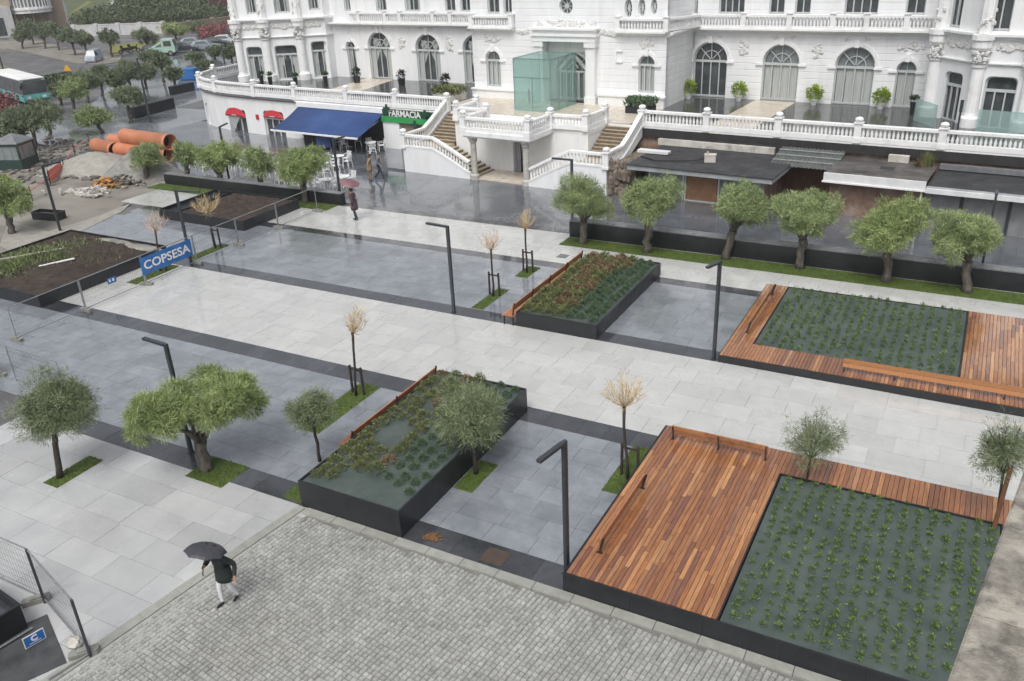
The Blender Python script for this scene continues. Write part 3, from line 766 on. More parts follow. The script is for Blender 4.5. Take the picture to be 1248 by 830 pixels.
# ---------------------------------------------------------------- trees
def crown_blades(q, lobes, n, bl, bw, up=.35, seed=1, fill=.6, m=0, clump=56):
    """feathery crown: clumps of narrow blades fanning out from points spread through the lobes"""
    rr = random.Random(seed)
    tot = sum(l[3]*l[3]*l[4] for l in lobes)
    for (cx, cy, cz, rh, rv) in [(a, b, c - .10*e, d*1.19, e*1.17) for a, b, c, d, e in lobes]:
        k = max(5, int(n/clump*(rh*rh*rv)/tot))
        for _ in range(k):
            d = Vector((rr.gauss(0,1), rr.gauss(0,1), rr.gauss(0,1))).normalized()
            rad = fill + (1-fill)*rr.random()**.7
            wob = .80 + .34*math.sin(3.1*d.x+2.3*d.z+seed)*math.sin(2.7*d.y+seed*1.7)
            p = Vector((cx + d.x*rh*rad*wob, cy + d.y*rh*rad*wob, cz + d.z*rv*rad*wob))
            base = (d*.9 + Vector((0,0,up))).normalized(); tone = rr.random()
            for _ in range(clump):                 # a puff: blades stand out all round the clump centre
                v = (base*.55 + Vector((rr.gauss(0,.62), rr.gauss(0,.62), rr.gauss(0,.58)))).normalized()
                l = bl*rr.uniform(.5, 1.25)
                s = p + v*rr.uniform(0, bl*.9) + Vector((rr.gauss(0,.045), rr.gauss(0,.045), rr.gauss(0,.04)))*rh
                w_ = (v + Vector((rr.gauss(0,.4), rr.gauss(0,.4), rr.gauss(0,.4)-.1))).normalized()
                e = s + w_*l
                nn = (v + base*.5 + Vector((rr.gauss(0,.35), rr.gauss(0,.35), rr.gauss(0,.35)))).normalized()   # leaves face outwards
                x = w_.cross(nn).normalized()*bw*.5
                mid = s + w_*l*.45
                q.add([s, mid+x, e, mid-x], [(0,1,2,3)], m, min(.99, max(.01, tone*.7 + rr.uniform(0, .3))))

def limb_pts(a, b, k=4, bend=.1, seed=0):
    rr = random.Random(seed); a, b = Vector(a), Vector(b); L = (b-a).length
    return [a + (b-a)*(i/k) + (Vector((rr.uniform(-1,1), rr.uniform(-1,1), 0))*bend*L*.3 if 0 < i < k else Vector((0,0,0))) for i in range(k+1)]

def tree(tr, label, kind, seed, n=None, lobes=None, group=None, trunk_r=.18, name=None, bl=None, bw=None, leaf=None):
    bx, by, cx, cy, cz, rh, rv = tr
    nm = {'round': 'tamarisk_tree', 'dry': 'bare_sapling', 'young': 'young_tree'}[kind]
    t = thing(name or nm, label, 'tree', (bx, by, .03), group=group)
    c = Vector((cx-bx, cy-by, cz-.03)); rr = random.Random(seed)
    T = MB(); Q = MB()
    if kind == 'round':
        lb = lobes or [(c.x, c.y, c.z+rv*.1, rh*.66, rv*.66)] + [(c.x+rh*rr.uniform(.42,.58)*math.cos(a), c.y+rh*rr.uniform(.42,.58)*math.sin(a), c.z+rv*rr.uniform(-.42, .38), rh*rr.uniform(.36,.56), rv*rr.uniform(.34,.52)) for a in [i*2*PI/6+rr.random() for i in range(6)]]
        fork = Vector((c.x*.45, c.y*.45, max(.6, c.z-rv*.95)))
        p = limb_pts((0,0,-.05), fork, 5, .16, seed)
        T.tube(p, [trunk_r*1.35, trunk_r*1.05, trunk_r*.95, trunk_r, trunk_r*1.0, trunk_r*1.1], 9)
        for l in (lb if len(lb) < 9 else lb[1::3]):
            T.tube(limb_pts(fork - Vector((0,0,.08)), (l[0], l[1], l[2]+l[4]*.2), 4, .2, seed+int(l[0]*10)), [trunk_r*.6, trunk_r*.45, trunk_r*.34, trunk_r*.2, .02], 6)
        crown_blades(Q, lb, n or 20000, bl or .20, bw or .017, seed=seed)
        T.obj('trunk', M_bark, t, smooth=True); Q.obj('crown', leaf or M_leaf, t)
    elif kind == 'young':
        fork = Vector((c.x*.5, c.y*.5, c.z-rv*.78))
        T.tube(limb_pts((0,0,-.05), fork, 4, .06, seed), [trunk_r, trunk_r*.85, trunk_r*.8, trunk_r*.75, trunk_r*.7], 7)
        for _ in range(9):
            d = Vector((rr.gauss(0,1), rr.gauss(0,1), abs(rr.gauss(0,.7))+.15)).normalized()
            T.tube(limb_pts(fork, c + Vector((d.x*rh*.75, d.y*rh*.75, d.z*rv*.7)), 3, .15, rr.random()), [trunk_r*.45, trunk_r*.3, trunk_r*.18, .008], 5)
        lb = lobes or [(c.x, c.y, c.z, rh*.82, rv*.82), (c.x-rh*.3, c.y, c.z-rv*.2, rh*.6, rv*.55), (c.x+rh*.3, c.y+rh*.1, c.z+rv*.1, rh*.6, rv*.6)]
        crown_blades(Q, lb, int((n or 5000)*1.35), (bl or .24)*.62, (bw or .012)*1.05, seed=seed, fill=.15, clump=26, up=.15)
        T.obj('trunk', M_barks, t, smooth=True); Q.obj('crown', leaf or M_leafo, t)
    else:
        fork = Vector((c.x*.6, c.y*.6, c.z-rv*.8))
        T.tube(limb_pts((0,0,-.05), fork, 4, .05, seed), [.055, .045, .042, .04, .05], 7)
        T.ball(fork, .065, 6, 0, (1,1,.8))
        for b_ in range(n or 20):                     # rods fanning up out of the cut head, each with fine side twigs
            a = rr.uniform(0, 2*PI); s = rr.random()**.5; ln = rr.uniform(.6, 1.1)
            tip = Vector((c.x + math.cos(a)*rh*s, c.y + math.sin(a)*rh*s, fork.z + rv*(1.95-.9*s)*ln))
            kn = fork.lerp(tip, .4) + Vector((math.cos(a), math.sin(a), 0))*rh*.22*s + Vector((rr.gauss(0,.04), rr.gauss(0,.04), 0))
            Q.tube([fork, kn, tip], [.010, .007, .0035], 4, 0, False, rr.random())
            for _ in range(rr.randint(11, 18)):
                f = rr.uniform(.12, 1.0); p0 = fork.lerp(kn, f/.4) if f < .4 else kn.lerp(tip, (f-.4)/.6)
                d = Vector((math.cos(a)*s*.5+rr.gauss(0,.42), math.sin(a)*s*.5+rr.gauss(0,.42), rr.uniform(.35, 1.1))).normalized()*rv*rr.uniform(.22, .55)
                Q.tube([p0, p0+d*.5+Vector((rr.gauss(0,.02), rr.gauss(0,.02), 0)), p0+d], [.005, .004, .002], 3, 0, False, rr.random())
        for _ in range(14):
            a = rr.uniform(0, 2*PI); d = Vector((math.cos(a), math.sin(a), rr.uniform(-.7, .3)))*rh*rr.uniform(.3, .75); Q.tube([fork, fork+d*.6, fork+d], [.006, .004, .002], 3, 0, False, rr.random())
        T.obj('trunk', M_barks, t, smooth=True); Q.obj('crown', leaf or M_dry, t)
        # two or three stakes with a cross tie
        s = MB()
        for k, a in enumerate((.5, 2.6)):
            s.beam((math.cos(a)*.28, math.sin(a)*.28, -.02), (math.cos(a)*.27, math.sin(a)*.27, 1.05), .065, .065)
        s.obj('stake', M_stake, t)
        tie = MB(); tie.beam((math.cos(.5)*.29, math.sin(.5)*.29, .92), (math.cos(2.6)*.29, math.sin(2.6)*.29, .92), .03, .06); tie.obj('tie', M_stake, t)
    return t

G_R = 'round tamarisk trees in the right grass strip'
tree((-16.452, 37.078, -16.435, 37.085, 2.417, 1.586, 1.336), 'leftmost round green tree of the right grass strip, in front of the stair', 'round', 1, group=G_R)
tree((-13.115, 36.948, -12.997, 36.99, 2.691, 1.52, 1.281), 'round green tree second from the left in the right grass strip', 'round', 2, group=G_R)
tr = (-9.451, 37.4, -8.881, 37.544, 2.633, 1.395, 1.316)
tree(tr, 'round green tree with a leaning forked trunk in the right grass strip', 'round', 3, group=G_R)
tree((-6.11, 37.45, -6.148, 37.443, 2.532, 1.421, 1.236), 'round green tree in front of the boarded kiosk recess', 'round', 4, group=G_R)
tree((-2.537, 37.166, -2.625, 37.16, 2.564, 1.454, 1.273), 'round green tree in front of the white fascia kiosk', 'round', 5, group=G_R, leaf=M_leafy)
tree((0.555, 37.127, 0.154, 37.133, 2.438, 1.372, 1.201), 'rightmost round green tree of the grass strip, before the grey shutters', 'round', 6, group=G_R)
G_L = 'tamarisk trees along the left black wall'
tree((-49.079, 38.341, -48.876, 38.6, 1.791, 1.095, 0.93), 'small green tree beside the gravel heap, leftmost along the black wall', 'round', 7, 8000, group=G_L, bw=.028)
tree((-45.729, 38.828, -45.545, 39.045, 1.981, 0.804, 1.038), 'narrow green tree second along the left black wall', 'round', 8, 7000, group=G_L, bw=.028)
tree((-42.889, 38.955, -42.746, 39.113, 2.007, 1.573, 1.227), 'broad bright green tree before the white curved wall', 'round', 9, 12000, group=G_L, leaf=M_leafy, bw=.026)
tree((-39.976, 39.548, -39.877, 39.648, 1.78, 1.086, 1.031), 'green tree between two broad ones before the cafe wall', 'round', 10, 8000, group=G_L, bw=.028)
tree((-35.012, 38.008, -34.941, 38.074, 2.322, 1.64, 1.406), 'large bright green tree in front of the blue awning', 'round', 11, 14000, group=G_L, leaf=M_leafy, bw=.026)
tr = (-22.385, 12.156, -22.166, 12.558, 2.382, 1.226, 1.166)
tree(tr, 'olive green feathery tree on a narrow grass strip at lower left', 'young', 12, 19000, trunk_r=.11, bl=.26, bw=.012)
tr = (-18.626, 14.332, -18.606, 14.357, 2.097, 1.884, 1.14)
L1 = (-18.626, 14.332, -19.137, 13.668, 2.204, 1.16, 1.005)
L2 = (-18.626, 14.332, -18.124, 14.985, 2.179, 1.261, 1.006)
lob = []
for L_, k_ in ((L1, 1), (L2, 2)):
    cc = (L_[2]-L_[0], L_[3]-L_[1], L_[4]-.03); r1, r2 = L_[5], L_[6]; rq = random.Random(k_)
    lob += [(cc[0], cc[1], cc[2]+r2*.12, r1*.5, r2*.5)] + [(cc[0]+r1*.56*math.cos(a), cc[1]+r1*.56*math.sin(a), cc[2]+r2*rq.uniform(-.35, .42), r1*rq.uniform(.3, .42), r2*rq.uniform(.3, .42)) for a in [i*2*PI/7+rq.random()*.7 for i in range(7)]]
tree(tr, 'broad bright green tree with two crowns beside a lamp post at lower left', 'round', 13, 38000, lobes=lob, trunk_r=.17, leaf=M_leafy, bl=.21, bw=.014)
tree((-15.783, 16.097, -15.784, 16.095, 1.862, 0.784, 0.729), 'small olive tree standing left of the sparse planter', 'young', 14, 7000, trunk_r=.06, bl=.22, bw=.011)
tree((-11.187, 17.475, -11.214, 17.457, 2.073, 1.184, 1.182), 'wispy green tree on the right side of the sparse planter', 'young', 15, 9000, trunk_r=.08, bl=.32, bw=.011)
tree((-2.555, 20.165, -2.48, 20.174, 1.919, 0.869, 0.821), 'thin young green tree growing in the foreground deck bed', 'young', 16, 3400, trunk_r=.045, bl=.22, bw=.011)
tree((1.876, 20.149, 1.71, 20.165, 2.719, 0.668, 0.944), 'thin young tree with a brown stake at the right end of the foreground deck', 'young', 17, 3600, trunk_r=.045, bl=.24, bw=.011)
q = MB(); q.beam((1.86, 20.02, .5), (1.9, 20.0, 2.35), .1, .05); q.obj('tree_stake', mat('brown_stake', (.13,.06,.03), (.18,.09,.05), 5, .6), label='brown wooden stake beside the rightmost thin tree on the deck', cat='stake')
G_D = 'dry saplings with stakes in the grass strips'
tree((-17.289, 19.823, -17.077, 20.008, 2.779, 0.484, 0.552), 'dry yellow sapling beside the long bench of the sparse planter', 'dry', 21, group=G_D)
tree((-7.134, 19.004, -7.334, 18.929, 2.833, 0.57, 0.608), 'dry yellow sapling beside the foreground deck', 'dry', 22, 27, group=G_D)
tree((-17.252, 29.34, -17.222, 29.357, 2.578, 0.511, 0.554), 'dry pinkish sapling nearer the camera beside the densely filled planter', 'dry', 23, group=G_D, leaf=M_dryp)
tree((-17.206, 32.405, -17.19, 32.413, 2.525, 0.473, 0.522), 'dry sapling farther back beside the densely filled planter', 'dry', 24, group=G_D)
tree((-33.831, 29.629, -33.88, 29.572, 2.409, 0.744, 0.661), 'dry yellow sapling right of the blue banner', 'dry', 25, 26, group=G_D)
tree((-33.844, 26.061, -33.667, 26.29, 2.466, 0.581, 0.549), 'dry pinkish sapling behind the blue banner', 'dry', 26, 22, group=G_D, leaf=M_dryp)

tree((-47.014, 27.234, -46.982, 27.289, 2.257, 1.537, 1.32), 'bright green tree with a leaning trunk at the left edge by the brown soil planter', 'round', 31, 11000, bw=.028, leaf=M_leafy)
FAR = [((-66.887, 42.6, -66.736, 42.837, 2.505, 1.89, 1.222), 'dark tree behind the green kiosk at the left'),
 ((-69.907, 46.107, -69.807, 46.258, 2.248, 1.314, 0.984), 'dark tree right behind the bus front'),
 ((-78.622, 54.996, -78.43, 55.27, 2.308, 1.353, 0.985), 'upright green tree between the bus and the orange pipes'),
 ((-66.988, 49.005, -67.281, 48.606, 1.528, 1.333, 0.782), 'leaning tree just above the orange pipes'),
 ((-68.241, 52.99, -68.083, 53.195, 2.443, 1.398, 0.9), 'tree at the left end of the small black wall'),
 ((-82.921, 59.808, -82.709, 60.101, 2.207, 1.446, 1.055), 'dark tree beyond the upright green tree'),
 ((-77.814, 61.086, -77.526, 61.454, 3.218, 1.586, 1.031), 'tree standing by the thin far lamp post'),
 ((-85.032, 63.307, -84.864, 63.532, 2.301, 0.974, 1.031), 'slim tree at the far side of the wet street'),
 ((-149.444, 100.045, -149.311, 100.244, 2.977, 2.433, 1.525), 'leftmost far tree on the median below the glazed bay'),
 ((-139.968, 95.684, -139.846, 95.861, 2.833, 1.631, 1.461), 'second far tree on the median below the glazed bay'),
 ((-134.696, 94.3, -134.55, 94.509, 3.015, 1.856, 1.684), 'third far tree on the median'),
 ((-124.72, 89.847, -124.704, 89.869, 2.987, 1.999, 1.578), 'fourth far tree on the median'),
 ((-119.377, 87.926, -119.305, 88.023, 2.894, 1.334, 1.181), 'thin far tree left of the small white van'),
 ((-115.757, 89.39, -115.672, 89.501, 3.111, 1.812, 1.406), 'far tree right of the small white van'),
 ((-116.429, 96.805, -116.575, 96.631, 2.321, 1.776, 1.352), 'far tree on the yellow green bed'),
 ((-125.899, 110.848, -126.021, 110.708, 1.764, 2.55, 1.356), 'broad bright far tree behind the pale green truck'),
 ((-124.528, 114.619, -124.486, 114.665, 1.771, 2.016, 1.249), 'far tree behind the silver car'),
 ((-86.02, 72.671, -85.924, 72.784, 2.494, 1.15, 1.115), 'far tree before the white zebra crossing'),
 ((-81.844, 70.615, -81.897, 70.554, 1.362, 1.115, 0.797), 'dark low tree left of the blue container'),
 ((-96.267, 87.474, -96.455, 87.267, 0.776, 1.343, 0.628), 'low bush tree on the far pavement'),
 ((-86.934, 80.262, -86.966, 80.227, 0.796, 1.231, 0.572), 'low bush tree beside the palace corner'),
 ((-90.653, 88.422, -90.633, 88.443, 1.372, 0.991, 0.851), 'tree seen behind the left palace tower'),
 ((-68.477, 42.106, -68.644, 41.835, 1.495, 1.444, 0.985), 'dark tree at the left edge above the green kiosk'),
 ((-82.811, 63.323, -82.695, 63.474, 1.948, 1.14, 1.014), 'tree between the slim tree and the thin far lamp post'),
 ((-84.12, 68.396, -83.993, 68.553, 1.772, 1.29, 0.969), 'tree left of the far zebra crossing'),
 ((-84.613, 57.945, -84.518, 58.084, 1.637, 1.014, 0.894), 'small tree between the bus and the upright green tree'),
 ((-100.647, 83.569, -100.61, 83.614, 1.273, 1.329, 0.956), 'small far tree on the pavement below the yellow green bed'),
 ((-96.215, 90.749, -96.079, 90.894, 1.08, 1.258, 0.762), 'bushy far tree before the row of cars'),
 ((-145.071, 95.009, -144.878, 95.305, 2.334, 1.516, 1.346), 'far tree at the left end of the median')]
for i, (tr, lb) in enumerate(FAR):
    tree(tr, lb, 'round', 100+i, 3000 if i > 7 else 5000, group='street trees at the far left', bl=.34, bw=.075 if i > 7 else .045, trunk_r=.15, leaf=M_leaff if i not in (2, 3, 15) else M_leaf)

# ---------------------------------------------------------------- street lamps
def lamp(x_, y_, ang, label, arm=1.0, h=3.72):
    t = thing('street_lamp', label, 'street lamp', (x_, y_, .03), ang, 'angular grey street lamps')
    q = MB(); q.box(-.062, .062, -.045, .045, 0, h); q.obj('pole', M_lamp, t)
    q = MB(); q.box(-.12, .12, -.09, .09, 0, .012); q.obj('base_plate', M_lamp, t)
    q = MB(); q.box(.0622, arm, -.06, .06, h-.075, h+.002); q.obj('arm', M_lamp, t)
    q = MB(); q.box(arm-.5, arm-.04, -.05, .05, h-.083, h-.075); q.obj('light_panel', M_wht, t)
    return t
lamp(-7.05, 14.75, -PI*.56, 'street lamp at the front left corner of the foreground deck', .95)
lamp(-17.9, 27.2, PI*.97, 'street lamp in the middle of the plaza on the dark band', 1.05)
lamp(-7.05, 27.2, -PI*.6, 'street lamp at the front left corner of the far deck', .75)
lamp(-19.75, 14.8, PI*.98, 'street lamp rising through the broad two crowned tree', 1.0)
lamp(-33.2, 27.4, PI*.05, 'street lamp behind the blue banner', 1.35)
lamp(-44.7, 28.55, PI*.47, 'street lamp behind the brown soil planter at the left', 1.05)
lamp(-17.75, 38.65, PI*.99, 'street lamp behind the leftmost tree of the right row', 1.1)
lamp(-33.0, 38.9, PI*.45, 'dark street lamp in front of the cafe tables', .9)
lamp(.95, 38.6, PI*.5, 'street lamp behind the rightmost tree of the right row', .7)
lamp(-42.8, 39.7, PI*.62, 'street lamp before the white curved wall', 1.2)

# ---------------------------------------------------------------- site fences
def fence_panel(p0, p1, label, h=1.45, group='wire fence panels of the building site', wires=True):
    a, b_ = Vector((*p0, 0)), Vector((*p1, 0)); d = b_-a; L = d.length
    t = thing('wire_fence', label, 'fence', (a.x, a.y, .03), math.atan2(d.y, d.x), group)
    q = MB(); q.tube([(0,0,0),(0,0,h)], .022, 6); me = q.mesh('post', M_steel)
    link('post', me, t, (.03, 0, 0)); link('post', me, t, (L-.03, 0, 0))
    q = MB(); q.tube([(.03,0,h-.02),(L-.03,0,h-.02)], .02, 6); me = q.mesh('rail', M_steel)
    link('rail', me, t); link('rail', me, t, (0, 0, .14-h))
    if wires:
        w = MB(); x_ = .15
        while x_ < L-.05: w.beam((x_,0,.12), (x_,0,h-.02), .003, .003); x_ += .11
        z_ = .25
        while z_ < h: w.beam((.03,.004,z_), (L-.03,.004,z_), .003, .003); z_ += .2
        w.obj('wire_mesh', M_lamp, t, kind='stuff')
    return t
def foot_block(x_, y_, label, rz=0, big=False):
    q = MB(); l, w_ = (.62, .2)
    q.prism([(-l/2,-w_/2),(l/2-.05,-w_/2),(l/2,-w_/2+.05),(l/2,w_/2),(-l/2+.05,w_/2),(-l/2,w_/2-.05)], 0, .13)
    q.prism([(-l*.2,-w_*.36),(l*.2,-w_*.36),(l*.2,w_*.36),(-l*.2,w_*.36)], .13, .17)
    return q.obj('concrete_block', M_conc, None, (x_, y_, .03), rz, label=label, cat='concrete block', group='concrete blocks under the site fence')
fx = -32.95
ys = [17.95, 21.2, 24.45, 27.55, 30.4, 33.4, 36.7]
lbs = ['wire fence panel nearest the lower left crossing the dark band', 'wire fence panel in front of the brown soil planter', 'wire fence panel carrying the blue banner', 'wire fence panel right of the blue banner', 'wire fence panel on the grey paving before the upper soil planter', 'wire fence panel ending at the left grass strip']
for i in range(6): fence_panel((fx, ys[i]), (fx, ys[i+1]), lbs[i])
fl = ['foot of the fence on grey paving at the left edge', 'foot of the fence on the dark band by the brown soil planter', 'foot of the fence under the left end of the banner', 'foot of the fence under the right end of the banner', 'foot of the fence on the upper grey paving', 'foot of the fence by the upper dark band', 'foot of the fence at the left grass strip']
for i in range(7): foot_block(fx, ys[i], fl[i], 0 if i != 2 else .3)
fence_panel((-30.6, 15.7), (-33.4, 16.9), 'short wire fence panel at the left edge beside the dark crate')
foot_block(-30.6, 15.7, 'foot of the short fence panel at the left edge')
fence_panel((-26.6, 15.55), (-29.6, 15.65), 'wire fence panel behind the feathery tree at lower left')
# lower left corner fence
f0, f1, f2 = (-22.089, 8.476), (-17.932, 8.492), (-15.437, 7.822)
fence_panel(f0, f1, 'wire fence panel running off the lower left edge', 1.6)
fence_panel(f1, f2, 'wire fence panel between the two dark posts at lower left', 1.6)
f3 = (-15.348, 6.707)
for i, (pa, pb) in enumerate((((-15.403, 7.838), (-15.579, 6.911)), ((-17.435, 6.916), (-17.305, 7.751)))):
    q = MB(); q.tube([(pa[0], pa[1], .1), (pb[0], pb[1], .1)], .022, 6); q.obj('barrier_rail', M_steel, None, (0, 0, 0), label=('pale metal rail lying along the kerb at the bottom left corner', 'pale metal rail lying between the black skip and the blue notice')[i], cat='rail')
foot_block(f1[0]-.15, f1[1]-.1, 'dark foot of the fence at the black skip', .9)
foot_block(f2[0]-.1, f2[1]-.05, 'foot of the fence under a pale stone at lower left', .9)
q = MB(); q.ball((0,0,.1), .2, 8, 0, (1.1,.8,.7), .15); q.obj('loose_stone', M_tarp, None, (f2[0]-.42, f2[1]-.02, .12), label='pale loose stone lying on the fence foot at lower left', cat='stone')
for p in (f1, f2):
    for dx in (-.05, .05):
        pass
q = MB(); q.tube([(0,0,0),(0,0,1.6)], .035, 8); me = q.mesh('fence_post', M_lamp)
for i, p in enumerate((f1, f2)):
    link('fence_post', me, None, (p[0]+.06, p[1]-.03, .03), 0, ('dark fence post beside the black skip', 'dark fence post beside the pale stone at the kerb')[i], 'fence post', 'dark fence posts at lower left')

def board(p0, p1, z0, z1, m, name, label, text=None, th=.012, tsize=.5, tm=None, group=None, toff=(0,0), extra=None, cat='sign'):
    a, b_ = Vector((*p0, 0)), Vector((*p1, 0)); d = b_-a; L = d.length
    t = thing(name, label, cat, (a.x, a.y, 0), math.atan2(d.y, d.x), group)
    q = MB(); q.box(0, L, -th-.03, -.03, z0, z1); q.obj('panel', m, t)
    if text: lettering(text, t, (L/2+toff[0], -th-.034, (z0+z1)/2+toff[1]), tsize, tm or M_wht)
    return t
def lettering(text, parent, loc, size, m, name='lettering', sx=1.0, rz=0.0, ext=.004, shear=0.0, bold=0.0):
    cu = bpy.data.curves.new(name, 'FONT'); cu.body = text; cu.size = size; cu.align_x = 'CENTER'; cu.align_y = 'CENTER'; cu.extrude = ext; cu.resolution_u = 3; cu.shear = shear; cu.offset = bold
    ob = bpy.data.objects.new(name, cu); COL.objects.link(ob)
    dg = bpy.context.evaluated_depsgraph_get()
    me = bpy.data.meshes.new_from_object(ob.evaluated_get(dg)); bpy.data.objects.remove(ob); bpy.data.curves.remove(cu)
    me.materials.clear(); me.materials.append(m)
    me.transform(Matrix.Rotation(PI/2, 4, 'X') @ Matrix.Diagonal((sx, 1, 1, 1)))
    return link(name, me, parent, loc, rz)
t = thing('banner', 'blue banner reading COPSESA hung on the site fence', 'banner', (-32.9, 24.3, 0), PI/2)
q = MB(); nx_ = 16
for i in range(nx_+1):
    x_ = 3.05*i/nx_; w_ = -.05 - .025*math.sin(i*1.1)
    q.v += [(x_, w_, .55), (x_, w_, 1.38), (x_, w_+.006, .55), (x_, w_+.006, 1.38)]
for i in range(nx_):
    a = i*4
    for f in ((a, a+4, a+5, a+1), (a+2, a+3, a+7, a+6), (a+1, a+5, a+7, a+3), (a, a+2, a+6, a+4)): q.f.append(f); q.m.append(0); q.t.append(0)
q.obj('cloth', M_blue, t)
lettering('COPSESA', t, (1.5, -.084, .965), .56, M_wht, sx=1.18, ext=.003, bold=.012)
# small blue notice on the fence by the soil planter, and the one at lower left
board((-33.0, 22.55), (-33.0, 23.0), .75, 1.02, M_blue, 'site_notice', 'small blue notice on the fence in front of the soil planter', None)
for s_ in ((22.62, 22.72), (22.8, 22.92)):
    q = MB(); q.box(0, .09, -.004, 0, 0, .13); q.obj('pictogram', M_wht, None if False else bpy.data.objects['site_notice'], (s_[0]-22.55, -.046, .83))
pa, pb = (-16.837, 7.254), (-16.765, 7.588)
dd = Vector((pb[0]-pa[0], pb[1]-pa[1], 0))
t = thing('site_notice', 'small blue notice with a white round emblem at the bottom left fence', 'sign', (pa[0], pa[1], .08), math.atan2(dd.y, dd.x))
q = MB(); q.box(0, .46, 0, .012, 0, .3); q.obj('panel', M_wht, t)
q = MB(); q.box(.02, .44, -.003, 0, .02, .28); q.obj('blue_field', M_blue, t)
lettering('C', t, (.23, -.005, .17), .2, M_wht, bold=.01); q = MB(); q.box(.1, .36, -.005, -.003, .06, .075); q.obj('text_bar', M_wht, t)
# black skip and dark crate
def skip(label, loc, rz, L, W, H, contents=None):
    t = thing('skip', label, 'skip', loc, rz)
    for (x0, x1, y0, y1) in ((0,L,0,.05),(0,L,W-.05,W),(0,.05,.05,W-.05),(L-.05,L,.05,W-.05)):
        q = MB(); q.box(x0, x1, y0, y1, 0, H); q.box(x0-.02 if x0 == 0 else x0, x1+.02 if x1 == L else x1, y0-(.02 if y0 == 0 else 0), y1+(.02 if y1 == W else 0), H, H+.035); q.obj('side', M_blackp, t)
    q = MB(); q.box(.05, L-.05, .05, W-.05, .02, H*.62); q.obj('contents', contents or M_dark, t)
    return t
c0 = (-17.484, 7.751)
ca, sa = math.cos(-.115), math.sin(-.115)
skip('open black skip at the lower left edge behind the fence', (c0[0]-2.0*ca+1.7*sa, c0[1]-2.0*sa-1.7*ca, .03), -.115, 2.0, 1.7, .66)
skip('dark crate with red bits at the left edge behind the feathery tree', (-33.6, 13.9, .03), .05, 3.1, 1.6, .8, M_rubd)
dp0 = (-16.599, 7.238)
q = MB(); q.box(-1.2, .75, -.9, .55, .034, .038); q.obj('wet_black_sheet', M_terr, None, (dp0[0], dp0[1], 0), -.42, label='wet black sheet on the ground at the bottom left corner', cat='sheet')

